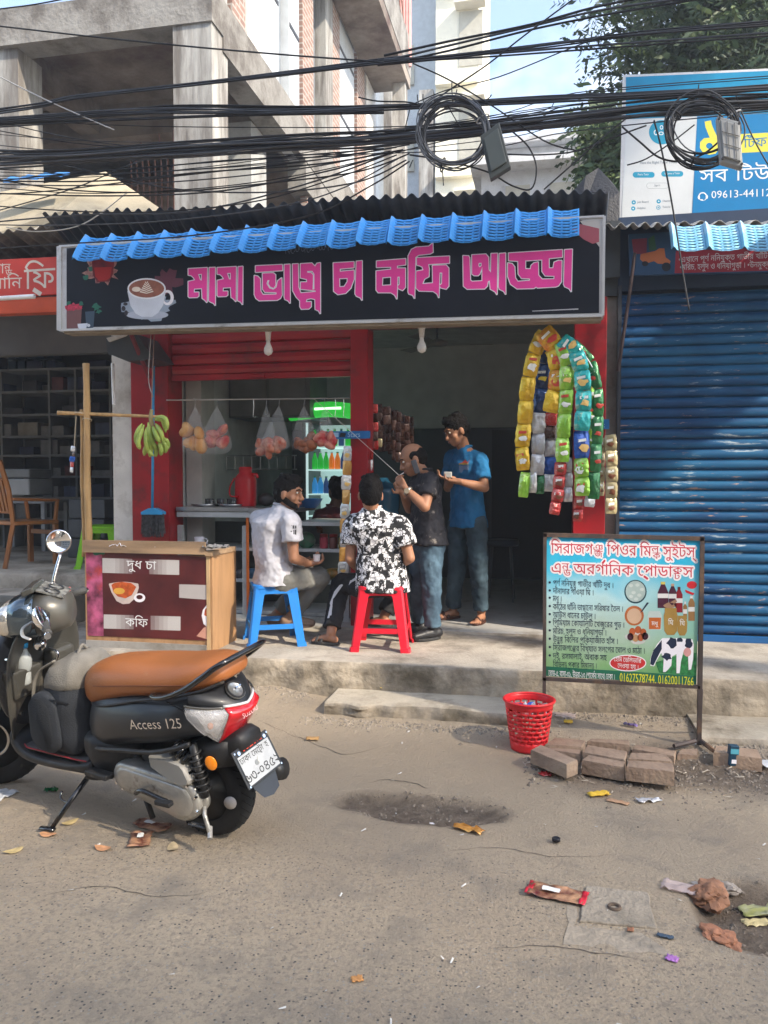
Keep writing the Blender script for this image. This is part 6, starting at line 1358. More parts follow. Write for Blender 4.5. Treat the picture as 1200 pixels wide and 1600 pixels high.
for k,(px,py,l)in enumerate(((76,1305,'round orange dry leaf left of the side stand foot'),(110,1286,'dry leaf right of the side stand foot'),(270,1326,'pale dry leaf in front of the rear wheel'),(160,1326,'pale dry leaf in front of the side stand'),(20,1330,'small dry leaf at the left edge of the road'))):
 p=on(px,py,z=0);lf_=MB();n=12;L1=[(.034*math.cos(2*PI*i/n)*(1+.25*(i==0)),.022*math.sin(2*PI*i/n),.004+.004*math.cos(4*PI*i/n))for i in range(n)]
 lf_.add(L1+[(0,0,.001)],[(i,(i+1)%n,n)for i in range(n)]);o=lf_.build('leaf',M('leaf_dry_%d'%(k%3),[(.50,.25,.12),(.48,.36,.16),(.42,.33,.2)][k%3],.8,var=.3,scale=30),label=l,cat='leaf',smooth=True);o.location=(p.x,p.y,ground_h(p.x,p.y)+.004);o.rotation_euler=(0,0,k)
bc=thing('bottle_cap','black plastic bottle cap lying on the road','bottle cap',on(869,1314,z=.01));MB().lathe([(.016,0),(.017,.012),(.013,.014),(.012,.004),(.001,.004)],n=18).build('cap',M('black_plastic',(.01,.01,.015),.35),bc,smooth=True)
cn_=on(1144,1195,z=.03);can=thing('drink_carton','small dark blue printed drink carton standing by the pale block','carton',(cn_.x,cn_.y,.03),(0,.06,.2))
MB().bbox_bevel((0,0,.05),(.045,.035,.10),.003).build('box',M('carton_dark',(.01,.05,.09),.35),can);MB().bb((-.02,-.0185,.06),(.02,-.0178,.085)).build('printed_label',M('carton_cyan',(.1,.4,.5),.4),can);MB().bb((-.012,-.0185,.012),(.014,-.0178,.032)).build('printed_label',white_p,can)
def scatter(name,n,fn,smin,smax,mat,label,cat,seed):
 r=random.Random(seed);mb=MB()
 for k in range(n):
  x,y,zb=fn(r);s_=smin*(smax/smin)**r.random();a=r.uniform(0,6);c,q=math.cos(a),math.sin(a)
  P5=[(s_*r.uniform(.6,1.3)*math.cos(t),s_*r.uniform(.5,1)*math.sin(t))for t in (0,1.6,3.1,4.6)]
  base=[(x+u*c-v*q,y+u*q+v*c,zb-.001)for u,v in P5];mb.add(base+[(x+s_*r.uniform(-.3,.3),y,zb+s_*r.uniform(.4,.9))],[(0,1,4),(1,2,4),(2,3,4),(3,0,4)])
 return mb.build(name,mat,label=label,cat=cat,kind='stuff',recalc=False)
def f_dirt(r):
 x=r.uniform(-.1,2.0);y=r.gauss(4.12,.17);return x,y,ground_h(x,y)
def f_all(r):
 x=r.uniform(-2.4,2.0);y=1.7+3.1*r.random()**.8;return x,y,ground_h(x,y)
def f_pot(r):
 cx,cy,rx,ry,_=POT[r.random()<.45];a=r.uniform(0,6.3);q=r.random()**.5;x=cx+rx*q*math.cos(a);y=cy+ry*q*math.sin(a);return x,y,ground_h(x,y)
def f_kerb(r):
 x=r.uniform(-2.0,1.6);y=4.90-abs(r.gauss(0,.07));y=y-.37 if -1.42<x<.02 or x>.82 else y;return x,y,ground_h(x,y)
gv=M('gravel',(.20,.165,.13),.95,var=.5,scale=30)
scatter('gravel',2600,f_dirt,.003,.016,gv,'brown dirt and stone chips around the paving blocks','gravel',1)
scatter('gravel',1600,f_all,.0015,.006,M('gravel_pale',(.33,.29,.24),.95,var=.4,scale=30),'small pale stone crumbs scattered over the road','gravel',2)
scatter('gravel',700,f_pot,.002,.012,gv,'stone chips lying in the road potholes','gravel',3)
scatter('gravel',2200,f_kerb,.002,.018,M('gravel_mortar',(.26,.22,.17),.95,var=.4,scale=30),'mortar crumbs along the foot of the footpath','gravel',4)
def straws(n,fn,seed,mat,label,lmin,lmax):
 r=random.Random(seed);mb=MB()
 for k in range(n):
  x,y,z=fn(r);a=r.uniform(0,6.3);l=r.uniform(lmin,lmax);d=Vector((math.cos(a),math.sin(a),0))*l;p=Vector((x,y,z+.004));q=Vector((-d.y,d.x,0)).normalized()*.0025
  mb.quad(p-q,p+d-q+Vector((0,0,.003)),p+d+q+Vector((0,0,.006)),p+q)
 return mb.build('litter_bits',mat,label=label,cat='litter',kind='stuff',recalc=False)
straws(220,f_dirt,5,M('paper_bits',(.52,.45,.35),.8,var=.3,scale=40),'bits of paper and straw in the dirt by the blocks',.01,.05);straws(110,f_all,6,M('paper_bits_white',(.62,.6,.55),.8),'tiny white paper bits and cigarette ends over the road',.008,.024)
ckm=M('crack_dirt',(.075,.062,.05),.95,var=.3)
def crack(pts,z,w_,label,sd=0):
 C0=curve_pts([on(x,y,z=z)for x,y in pts],9);mb=MB();n=len(C0)
 for i,q in enumerate(C0):
  q=q+Vector((.012*noise.noise(q*17+Vector((sd,0,0))),.012*noise.noise(q*17+Vector((0,sd,4))),0));k=w_*(.25+.9*abs(noise.noise(q*31)))*min(1,3*min(i,n-1-i)/n+.1);h=ground_h(q.x,q.y)+.0022 if z<.1 else.2925
  d=(C0[min(i+1,n-1)]-C0[max(i-1,0)]).normalized();s_=Vector((-d.y,d.x,0))*k;mb.v+=[(q.x-s_.x,q.y-s_.y,h),(q.x+s_.x,q.y+s_.y,h)]
 for i in range(n-1):mb.f.append((2*i,2*i+2,2*i+3,2*i+1))
 mb.build('crack',ckm,label=label,cat='crack',kind='structure')
crack([(575,1222),(610,1218),(650,1224),(668,1232)],0,.007,'crack along the upper rim of the pothole');crack([(400,1130),(470,1150),(540,1172),(600,1160)],.03,.004,'wandering crack in the dusty ground',3)
crack([(1000,1500),(930,1490),(850,1478),(760,1482)],0,.004,'crack left of the manhole apron',5);crack([(700,1330),(780,1325),(860,1340),(960,1336)],0,.0035,'fine crack above the maroon pouch',8)
crack([(60,1400),(160,1385),(250,1402),(340,1392)],0,.0035,'fine crack in the near road',9);crack([(420,1040),(520,1024),(640,1030),(700,1018)],.29,.003,'crack in the footpath before the stools',11)
#people
def cloth_fold(o,s=.010,sc=.07,mid=.5):
 t=bpy.data.textures.get('folds_%d'%int(sc*1000))or bpy.data.textures.new('folds_%d'%int(sc*1000),'CLOUDS');t.noise_scale=sc;t.noise_depth=2
 m=o.modifiers.new('folds','DISPLACE');m.texture=t;m.strength=s;m.mid_level=mid;m.texture_coords='GLOBAL';return o
def capsule(mb,a,b,ra,rb,n=14):
 a=Vector(a);b=Vector(b);d=b-a;L=d.length
 if L<1e-6:mb.ell(a,(ra,)*3);return mb
 d.normalize();pts=[];rr=[]
 for k in range(5):t=PI/2*k/4;pts.append(a-d*ra*math.cos(t));rr.append(max(.0005,ra*math.sin(t)))
 for k in range(5):t=PI/2*k/4;pts.append(b+d*rb*math.sin(t));rr.append(max(.0005,rb*math.cos(t)))
 u,v=frame_from(d);k0=len(mb.v)
 for p,r in zip(pts,rr):
  for j in range(n):q=2*PI*j/n;mb.v.append(tuple(p+u*math.cos(q)*r+v*math.sin(q)*r))
 for i in range(len(pts)-1):
  for j in range(n):x=k0+i*n+j;y=k0+i*n+(j+1)%n;mb.f.append((x,y,y+n,x+n))
 mb.f.append(tuple(k0+j for j in range(n))[::-1]);mb.f.append(tuple(k0+(len(pts)-1)*n+j for j in range(n)));return mb
def torso(mb,sta,lat,grow=0):
 """sta: list of (centre, half width, half depth, forward vector)"""
 rings=[]
 for c,w_,d_,f in sta:
  c=Vector(c);f=Vector(f).normalized();l=Vector(lat).normalized();ring=[]
  for j in range(20):
   a=2*PI*j/20;x=math.copysign(abs(math.cos(a))**.8,math.cos(a));y=math.copysign(abs(math.sin(a))**.85,math.sin(a))
   ring.append(c+l*(w_+grow)*x+f*(d_+grow)*y)
  rings.append(ring)
 return mb.loft(rings)
def hand(mb,wrist,dirv,palm_n,s=1.0,curl=.6,flip=1):
 w_=Vector(wrist);d=Vector(dirv).normalized();nrm=(Vector(palm_n)-d*Vector(palm_n).dot(d)).normalized();side=d.cross(nrm)*flip
 capsule(mb,w_-d*.02,w_+d*.02,.024*s,.026*s);
 for q in (-1,-.3,.4,1):capsule(mb,w_+d*.015+side*.012*q,w_+d*.075*s+side*.027*q*s,.015*s,.0125*s,10)
 for q,l in ((-1,.062),(-.33,.076),(.33,.080),(1,.070)):
  a=w_+d*.08*s+side*.026*q*s;b=a+(d*math.cos(curl*.6)-nrm*-math.sin(curl*.6))*l*.5*s;c=b+(d*math.cos(curl*1.7)+nrm*math.sin(curl*1.7))*l*.5*s
  capsule(mb,a,b,.0095*s,.0088*s,9);capsule(mb,b,c,.0088*s,.0075*s,9)
 a=w_+d*.03*s+side*.03*s;b=a+(d*.5+side*.8+nrm*.35)*.038*s;c=b+(d*.9+nrm*.5)*.03*s
 capsule(mb,a,b,.0125*s,.0105*s,9);capsule(mb,b,c,.0105*s,.008*s,9)
def head(mb,c,f,up,s=1.0):
 c=Vector(c);f=Vector(f).normalized();up=(Vector(up)-f*Vector(up).dot(f)).normalized();r=f.cross(up)
 R=Matrix((r,f,up)).transposed().to_euler()
 P=lambda x,y,z:c+r*x*s+f*y*s+up*z*s
 mb.ell(P(0,-.012,.022),(.074*s,.093*s,.092*s),rot=R,n=22,m=14);mb.ell(P(0,.022,-.045),(.056*s,.062*s,.068*s),rot=R,n=18,m=12)
 capsule(mb,P(0,.055,-.088),P(0,.066,-.082),.024*s,.020*s)
 for sx in (-1,1):mb.ell(P(sx*.040,.050,-.028),(.024*s,.026*s,.024*s),rot=R);mb.ell(P(sx*.078,-.008,-.012),(.010*s,.020*s,.033*s),rot=R,n=12,m=8)
 capsule(mb,P(0,.083,.014),P(0,.104,-.028),.009*s,.0145*s,10);
 for sx in (-1,1):mb.ell(P(sx*.012,.094,-.033),(.009*s,.011*s,.008*s),rot=R,n=10,m=6)
 mb.ell(P(0,.080,.033),(.048*s,.014*s,.010*s),rot=R)
 mb.ell(P(0,.087,-.056),(.023*s,.010*s,.006*s),rot=R,n=12,m=6);mb.ell(P(0,.084,-.066),(.020*s,.010*s,.007*s),rot=R,n=12,m=6)
 return P,R
skin_m=M('skin_brown',(.34,.165,.095),.5,var=.14,scale=14,spec=.4);hair_m=M('hair_black',(.006,.005,.005),.75,var=.3,scale=60,bump=.5,bscale=120,spec=.15);eye_m=M('eye_white',(.6,.56,.5),.3);pup_m=M('pupil',(.01,.006,.004),.2);lip_m=M('lips',(.22,.08,.06),.5)
def person(label,J,lat,mats,s=1.0,hair='full',headdir=(0,1,0),headup=(0,0,1),shirt_len=.0,feet='bare',beard=False,spine=None,handL=None,handR=None,waist=1.0,sleeve=.62,shirt_grow=.0,trous_r=1.0):
 root=thing('person',label,'person',(J['pelvis'].x,J['pelvis'].y,min(J['anL'].z,J['anR'].z)-.07))
 lat=Vector(lat).normalized();fwd=Vector((0,0,1)).cross(lat);
 pel,neck=J['pelvis'],J['neck'];mid=J.get('mid',pel.lerp(neck,.5));chest=J.get('chest',pel.lerp(neck,.78))
 up=(neck-pel).normalized();fv=lat.cross(up)*-1 if False else up.cross(lat)*-1
 fv=Vector((0,0,1)).cross(lat)if abs(up.z)>.99 else (lat.cross(up)).normalized()*-1
 if fv.dot(J['front'])<0:fv=-fv
 b=MB();P,R=head(b,J['head'],headdir,headup,s)
 capsule(b,neck-up*.03,J['head']-Vector(headup).normalized()*.06*s-Vector(headdir).normalized()*.02,.054*s,.05*s)
 core=[(pel-up*.06,.13,.09,fv),(pel+up*.05,.14,.095,fv),(mid,.125*waist,.085,fv),(chest,.15,.095,fv),(neck-up*.035,.13,.06,fv),(neck+up*.01,.055,.05,fv)]
 torso(b,core,lat)
 for sd in ('L','R'):
  sh_,el,ha=J['sh'+sd],J['el'+sd],J['ha'+sd]
  capsule(b,neck-up*.02,sh_,.045*s,.05*s);capsule(b,sh_,el,.046*s,.037*s);capsule(b,el,el.lerp(ha,.45),.038*s,.036*s);capsule(b,el.lerp(ha,.4),ha,.036*s,.024*s)
  hd=(handL if sd=='L' else handR)or ((ha-el),fv,.7);hand(b,ha,hd[0],hd[1],.95*s,hd[2],1 if sd=='L' else -1)
  hi,kn,an=J['hip'+sd],J['kn'+sd],J['an'+sd]
  capsule(b,hi,kn,.075*s,.052*s);capsule(b,kn,kn.lerp(an,.35),.05*s,.052*s);capsule(b,kn.lerp(an,.35),an,.052*s,.034*s)
  td=J['toe'+sd].normalized()
  if feet!='shoe':capsule(b,an+Vector((0,0,-.035)),an-td*.03+Vector((0,0,-.045)),.034,.028);capsule(b,an+Vector((0,0,-.03)),an+td*.12+Vector((0,0,-.055)),.034,.020)
  if feet!='shoe':
   sv=td.cross(Vector((0,0,1)))
   for q in range(5):capsule(b,an+td*.11+sv*(.03-.015*q)+Vector((0,0,-.058)),an+td*(.165-.008*q)+sv*(.034-.017*q)+Vector((0,0,-.062)),.011,.009,8)
 remesh(b.build('body',mats['skin'],root,smooth=True,world=True),.0062,3,.5)
#face and hair
 for sx in (-1,1):
  MB().ell(P(sx*.031,.076,.012),(.012*s,.009*s,.008*s),rot=R,n=10,m=8).build('eye',eye_m,root,world=True,smooth=True);MB().ell(P(sx*.031,.0845,.0115),(.005*s,.003*s,.0055*s),rot=R,n=8,m=6).build('pupil',pup_m,root,world=True,smooth=True)
  e=MB();e.tube([P(sx*.014,.092,.030),P(sx*.03,.090,.037),P(sx*.05,.074,.030)],[.0035,.0045,.003],6);e.build('eyebrow',hair_m,root,world=True,smooth=True)
 MB().ell(P(0,.093,-.061),(.021*s,.006*s,.009*s),rot=R,n=12,m=8).build('lips',lip_m,root,world=True,smooth=True)
 h=MB()
 if hair=='full':
  h.ell(P(0,-.022,.045),(.084*s,.098*s,.088*s),rot=R,n=24,m=14);h.ell(P(0,-.05,.0),(.078*s,.07*s,.085*s),rot=R,n=20,m=12);h.ell(P(0,.035,.098),(.062*s,.055*s,.034*s),rot=R)
  for k in range(16):a=rnd.uniform(0,6.3);h.ell(P(.05*math.cos(a),-.01+.06*math.sin(a),.115+rnd.uniform(-.01,.012)),(.02,.02,.016))
 elif hair=='short':
  h.ell(P(0,-.05,.005),(.079*s,.062*s,.075*s),rot=R,n=22,m=12);
  for sx in (-1,1):h.ell(P(sx*.064,-.01,.022),(.015*s,.04*s,.035*s),rot=R,n=14,m=10)
 cloth_fold(remesh(h.build('hair',mats.get('hair',hair_m),root,smooth=True,world=True),.006,2,.4),.012 if hair=='full' else.003,.016)
 if beard:
  q=MB()
  for a in range(-8,9):t=a/8;q.ell(P(.062*math.sin(t*1.5),-.02+.088*math.cos(t*1.5),-.072-.012*math.cos(t*1.5)+.035*abs(t)**2),(.017*s,.015*s,.026*s),rot=R,n=10,m=8)
  q.ell(P(0,.089,-.048),(.024*s,.008*s,.005*s),rot=R,n=10,m=6);remesh(q.build('beard',hair_m,root,smooth=True,world=True),.006,2,.4)
#shirt
 g=.018+shirt_grow;t=MB()
 torso(t,[(pel-up*shirt_len,.168*waist,.136,fv),(pel-up*(shirt_len-.02)*.5,.166*waist,.132,fv),(pel+up*.05,.156*waist,.118,fv),(mid,.138*waist,.100,fv),(chest,.172*(1+(waist-1)*.6),.114,fv),(neck-up*.05,.150,.078,fv),(neck-up*.005,.075,.062,fv),(neck+up*.015,.060,.056,fv)],lat,shirt_grow)
 for sd in ('L','R'):
  sh_,el=J['sh'+sd],J['el'+sd];e=sh_.lerp(el,sleeve)
  capsule(t,neck-up*.035,sh_,.05*s,.062*s+shirt_grow);d=(el-sh_).normalized();t.tube([sh_-d*.03,sh_,sh_.lerp(e,.6),e],[.045*s,.064*s+shirt_grow,.066*s+shirt_grow,.067*s+shirt_grow],16)
 cloth_fold(remesh(t.build('shirt',mats['shirt'],root,smooth=True,world=True),.008,3,.5),.024,.055)
 cl=MB().torus(neck+up*.018,up,.057,.009,24,8);cl.build('collar',mats.get('collar',mats['shirt']),root,world=True,smooth=True)
#trousers
 q=MB();torso(q,[(pel-up*.10,.145,.11,fv),(pel-up*.02,.155,.118,fv),(pel+up*.05,.145,.104,fv)],lat)
 for sd in ('L','R'):
  hi,kn,an=J['hip'+sd],J['kn'+sd],J['an'+sd];r1_,r2_,r3_,r4_=[x*trous_r for x in (.092,.075,.068,.062)];an2=an.lerp(kn,mats.get('cuff',.06))
  capsule(q,hi,kn,r1_,r2_);q.tube([kn,kn.lerp(an2,.4),an2.lerp(kn,.12),an2],[r2_*.98,r3_,r4_,r4_*1.04],16);q.ell(kn,(r2_,r2_,r2_))
 cloth_fold(remesh(q.build('trousers',mats['trousers'],root,smooth=True,world=True),.008,3,.5),.026,.06)
#footwear
 for sd in ('L','R'):
  an=J['an'+sd];td=Vector((J['toe'+sd].x,J['toe'+sd].y,0)).normalized();sv=td.cross(Vector((0,0,1)));z0_=an.z-.078
  if feet=='shoe':
   f=MB();capsule(f,Vector((an.x,an.y,z0_+.045))-td*.04,Vector((an.x,an.y,z0_+.04))+td*.06,.042,.042);capsule(f,Vector((an.x,an.y,z0_+.04))+td*.05,Vector((an.x,an.y,z0_+.028))+td*.15,.042,.030);capsule(f,an,an+Vector((0,0,-.04)),.040,.042)
   remesh(f.build('shoe',mats['shoe'],root,smooth=True,world=True),.006,2)
  ring=[Vector((an.x,an.y,z0_))+td*(.045+.115*math.cos(2*PI*i/20))+sv*(.044+.006*math.cos(2*PI*i/20))*math.sin(2*PI*i/20)for i in range(20)]
  bevel(MB().prism(ring,(0,0,-.002),(0,0,.016)).build('sole',mats.get('sole',M('sole_dark',(.03,.03,.03),.7)),root,world=True),.003)
  if feet=='sandal':
   for o_,w_ in ((.10,1),(.06,1)):MB().tube([Vector((an.x,an.y,z0_+.014))+td*o_+sv*.046,Vector((an.x,an.y,z0_+.060))+td*(o_-.005),Vector((an.x,an.y,z0_+.014))+td*o_-sv*.046],.012,8,flat=.4).build('strap',mats.get('sole',hair_m),root,world=True,smooth=True)
 return root,P,R
FL=.31
pt=lambda px,py,y:on(px,py,y=y)
#man in the blue tee shirt, standing in the doorway
Jb=dict(pelvis=pt(731,806,6.42),neck=pt(726,701,6.42),head=pt(713,673,6.36),shL=pt(750,718,6.32),shR=pt(706,714,6.52),elL=pt(757,762,6.25),elR=pt(700,762,6.48),haL=pt(716,752,6.08),haR=pt(705,748,6.28),hipL=pt(744,818,6.36),hipR=pt(717,818,6.46),knL=pt(748,885,6.32),knR=pt(714,884,6.42),anL=pt(752,960,6.36),anR=pt(708,950,6.50),toeL=Vector((-.25,-1,0)),toeR=Vector((-.8,-.6,0)),front=Vector((-.75,-.66,0)))
Jb['anL'].z=.312+.085;Jb['anR'].z=.312+.085
teeb=M('tee_blue',(.008,.135,.32),.85,var=.12,scale=8);jeans=M('jeans',(.035,.075,.125),.85,var=.4,scale=6,tint=(.09,.16,.22));jeans_d=M('jeans_dark',(.022,.045,.065),.85,var=.4,scale=6,tint=(.05,.09,.12))
p4,P,R=person('young man in a blue tee shirt and jeans standing in the doorway looking down',Jb,(.66,-.75,0),dict(skin=skin_m,shirt=teeb,trousers=jeans_d,sole=M('sandal_brown',(.07,.025,.015),.6)),s=1.0,headdir=(-.80,-.50,-.42),headup=(-.25,-.15,1),feet='sandal',handL=((-1,.0,.1),(0,0,1),.9),handR=((-.8,-.3,.1),(0,0,1),.8),shirt_len=.09,sleeve=.72)
for k,(c,y0)in enumerate((((.35,.04,.02),716),((.42,.36,.08),723),((.12,.20,.35),730))):
 mb=MB();a=on(707,y0,y=6.232);b=on(731,y0-1,y=6.222);mb.add([a,b,b-Vector((0,0,.026)),a-Vector((0,0,.026))],[(0,1,2,3)])
 o=mb.build('chest_print',M('chest_print_%d'%k,c,.8),p4,world=True)
 sw=o.modifiers.new('lie','SUBSURF');sw.subdivision_type='SIMPLE';sw.levels=sw.render_levels=3
 w_=o.modifiers.new('wrap','SHRINKWRAP');w_.target=[c_ for c_ in p4.children if c_.name.startswith('shirt')][0];w_.offset=.002;w_.wrap_method='NEAREST_SURFACEPOINT'
cupb=thing('paper_cup','small pale packet held by the man in the blue tee shirt','packet',Jb['haL']+Vector((-.08,0,.03)));MB().bbox_bevel((0,0,.02),(.06,.04,.045),.006).build('packet',M('pale_packet',(.45,.45,.42),.6),cupb)
#man lighting a cigarette
Js=dict(pelvis=pt(668,838,5.80),neck=pt(662,737,5.80),head=pt(645,718,5.76),shL=pt(673,752,5.66),shR=pt(655,750,5.95),elL=pt(664,792,5.56),elR=pt(640,795,5.85),haL=pt(634,764,5.58),haR=pt(630,772,5.72),hipL=pt(674,852,5.74),hipR=pt(660,852,5.86),knL=pt(674,925,5.70),knR=pt(654,925,5.85),anL=pt(676,988,5.72),anR=pt(655,978,5.90),toeL=Vector((-.75,-.66,0)),toeR=Vector((-.9,-.3,0)),front=Vector((-.85,-.5,0)))
Js['anL'].z=.29+.085;Js['anR'].z=.29+.085
florm=M('dark_floral',(.012,.012,.018),.8,var=.3,dirt=(.28,.25,.22),dirt_amt=.12,dscale=16)
p3,P,R=person('balding man in a dark floral shirt and jeans lighting a cigarette, phone at his ear',Js,(.5,-.86,0),dict(skin=skin_m,shirt=florm,trousers=jeans,shoe=M('shoe_black',(.012,.012,.014),.45),sole=M('sole_dark',(.03,.03,.03),.7)),hair='short',headdir=(-.88,-.30,-.42),headup=(-.3,-.05,1),feet='shoe',handL=((-.55,-.05,.75),(.2,.9,.2),1.2),handR=((-.45,-.1,.8),(.2,-.8,.2),1.3),waist=1.08,sleeve=.60,shirt_len=.06)
cg=MB().tube([P(0,.10,-.060),P(0,.165,-.070)],.0042,8);cg.build('cigarette',white_p,smooth=True,label='white cigarette between the lips of the balding man',cat='cigarette')
ph=P(.0,0,0);side=Vector((.5,-.86,0)).normalized()
p_=P(-.088 if (P(-.1,0,0)-ph).dot(side)>0 else.088,.018,-.055);MB().bbox_bevel(p_,(.009,.04,.10),.004,rot=(R.x+.1,R.y,R.z-.1)).build('phone',M('phone_grey',(.09,.09,.10),.2),label='dark phone clamped between ear and shoulder of the balding man',cat='phone')
wt=thing('wristwatch','large pale wristwatch on the smoking man','wristwatch',Js['haL'].lerp(Js['elL'],.12));dv=(Js['elL']-Js['haL']).normalized()
MB().torus((0,0,0),dv,.030,.008,20,8,1.5).build('band',M('steel_band',(.5,.45,.4),.3,metal=.8),wt,smooth=True);n_=(Vector((0,-1,0))-dv*Vector((0,-1,0)).dot(dv)).normalized();MB().cyl(n_*.028,n_*.040,.019,18).build('dial',M('gold_dial',(.6,.5,.35),.3,metal=.6),wt)
#seated man in the white tee shirt
f1=Vector((.80,.60,0));l1=Vector((-.60,.80,0))
ped=pt(428,903,5.42);Jw=dict(pelvis=Vector((ped.x,ped.y,ped.z)),neck=pt(440,792,5.44),head=pt(452,771,5.42),mid=pt(420,850,5.42),chest=pt(423,815,5.44),shL=pt(404,812,5.56),shR=pt(455,815,5.30),elL=pt(430,868,5.72),elR=pt(459,872,5.28),haL=pt(478,876,5.62),haR=pt(483,881,5.46),hipL=pt(425,905,5.50),hipR=pt(442,908,5.36),knL=pt(480,898,5.82),knR=pt(500,902,5.56),anL=pt(432,960,5.80),anR=pt(455,963,5.62),toeL=Vector((1,.3,-.2)),toeR=Vector((1,.2,-.2)),front=f1)
teew=M('tee_white',(.47,.47,.51),.85,var=.06,scale=6)
p1,P,R=person('bearded young man in a white tee shirt seated on the blue stool, looking right',Jw,-l1,dict(skin=skin_m,shirt=teew,trousers=M('trousers_grey',(.17,.17,.155),.85,var=.15,scale=7),sole=M('sole_tan',(.35,.22,.14),.7),shoe=M('shoe_tan',(.30,.20,.14),.6),cuff=.12),hair='full',headdir=(.97,-.12,-.10),headup=(.06,0,1),feet='shoe',beard=True,handR=((.8,.3,.1),(0,0,1),1.0),handL=((.8,-.2,.1),(0,0,1),.9),waist=1.10,sleeve=.55,shirt_len=.04,shirt_grow=.008)
MB().cyl(Jw['haR']+Vector((.05,.02,.01)),Jw['haR']+Vector((.05,.02,.065)),.022,14,.027).build('cup',white_p,label='small white tea cup in the hand of the man on the blue stool',cat='cup',smooth=False)
sprt=M('sleeve_print',(.05,.05,.055),.8)
for k,(y0,hh)in enumerate(((821,5),(828,7))):
 for q in range(4):
  a=on(450+q*3.6,y0,y=5.232);o=MB().add([a,on(452.6+q*3.6,y0-.3,y=5.232),on(452.6+q*3.6,y0+hh,y=5.232),on(450+q*3.6,y0+hh,y=5.232)],[(0,1,2,3)]).build('sleeve_print',sprt,p1,world=True)
  w_=o.modifiers.new('wrap','SHRINKWRAP');w_.target=[c_ for c_ in p1.children if c_.name.startswith('shirt')][0];w_.offset=.0015
#seated man in the black and white patterned shirt
def pattern_mat():
 m=bpy.data.materials.new('black_white_print');m.use_nodes=True;n=m.node_tree;b=n.nodes['Principled BSDF'];b.inputs['Roughness'].default_value=.85;L=n.links.new
 t=n.nodes.new('ShaderNodeTexCoord');mp_=n.nodes.new('ShaderNodeMapping');mp_.inputs['Scale'].default_value=(19,19,17);L(t.outputs['Object'],mp_.inputs[0])
 nz=n.nodes.new('ShaderNodeTexNoise');nz.inputs['Scale'].default_value=1.3;nz.inputs['Detail'].default_value=4;L(mp_.outputs[0],nz.inputs['Vector'])
 s_=n.nodes.new('ShaderNodeSeparateXYZ');L(mp_.outputs[0],s_.inputs[0])
 br=n.nodes.new('ShaderNodeTexChecker');br.inputs['Scale'].default_value=1.0;L(mp_.outputs[0],br.inputs['Vector'])
 br.inputs['Color1'].default_value=(.075,.075,.075,1);br.inputs['Color2'].default_value=(-.02,-.02,-.02,1)
 ad=n.nodes.new('ShaderNodeMath');L(nz.outputs[0],ad.inputs[0]);sp=n.nodes.new('ShaderNodeSeparateColor');L(br.outputs[0],sp.inputs[0]);L(sp.outputs[0],ad.inputs[1])
 r=n.nodes.new('ShaderNodeValToRGB');e=r.color_ramp.elements;e[0].position=.535;e[0].color=(.72,.72,.75,1);e[1].position=.55;e[1].color=(.012,.012,.014,1);L(ad.outputs[0],r.inputs[0])
 vo=n.nodes.new('ShaderNodeTexVoronoi');vo.feature='DISTANCE_TO_EDGE';vo.inputs['Scale'].default_value=1.9;L(mp_.outputs[0],vo.inputs['Vector'])
 r2=n.nodes.new('ShaderNodeValToRGB');r2.color_ramp.elements[0].position=.04;r2.color_ramp.elements[1].position=.055;L(vo.outputs[0],r2.inputs[0])
 mx_=n.nodes.new('ShaderNodeMixRGB');L(r2.outputs[0],mx_.inputs[0]);mx_.inputs[1].default_value=(.02,.02,.022,1);L(r.outputs[0],mx_.inputs[2])
 L(mx_.outputs[0],b.inputs['Base Color']);return m
Jp=dict(pelvis=pt(597,908,5.40),neck=pt(583,797,5.38),head=pt(579,773,5.36),mid=pt(594,860,5.39),chest=pt(588,822,5.37),shL=pt(552,820,5.40),shR=pt(626,822,5.36),elL=pt(547,872,5.36),elR=pt(640,872,5.34),haL=pt(560,890,5.60),haR=pt(618,885,5.62),hipL=pt(578,915,5.42),hipR=pt(612,915,5.42),knL=pt(533,912,5.62),knR=pt(630,905,5.85),anL=pt(517,985,5.40),anR=pt(600,962,5.75),toeL=Vector((-.9,.25,0)),toeR=Vector((-.9,.1,0)),front=Vector((-.15,1,0)))
Jp['anL'].z=.29+.085
striped=M('track_black',(.012,.012,.014),.8)
p2,P,R=person('man in a black and white patterned shirt seated on the red stool, seen from behind',Jp,(1,.1,0),dict(skin=skin_m,shirt=pattern_mat(),trousers=striped,sole=M('slipper_grey',(.06,.055,.05),.7),cuff=.10),hair='full',headdir=(-.25,1,-.15),headup=(0,.1,1),feet='sandal',waist=1.06,sleeve=.62,shirt_len=.07,shirt_grow=.012)
stw=M('track_white',(.62,.62,.64),.8)
trs=[c_ for c_ in p2.children if c_.name.startswith('trousers')][0]
def wrapstrip(pts,w_,y_,target,par,m,n):
 mb=MB();A=[on(x,y,y=y_)for x,y in pts]
 k0=len(A)
 for i,p in enumerate(A):
  d=(A[min(i+1,k0-1)]-A[max(i-1,0)]).normalized();q=Vector((-d.z,0,d.x))*w_/2;mb.v+=[tuple(p-q),tuple(p),tuple(p+q)]
 for i in range(k0-1):mb.f+=[(3*i,3*i+1,3*i+4,3*i+3),(3*i+1,3*i+2,3*i+5,3*i+4)]
 o=mb.build(n,m,par,world=True,smooth=True);s_=o.modifiers.new('fine','SUBSURF');s_.subdivision_type='SIMPLE';s_.levels=s_.render_levels=2
 w2_=o.modifiers.new('wrap','SHRINKWRAP');w2_.target=target;w2_.offset=.003;return o
wrapstrip([(516,915),(513,935),(513,955),(516,972)],.035,5.40,trs,p2,stw,'white_stripe');wrapstrip([(560,897),(545,903),(530,905)],.05,5.38,trs,p2,stw,'white_panel')
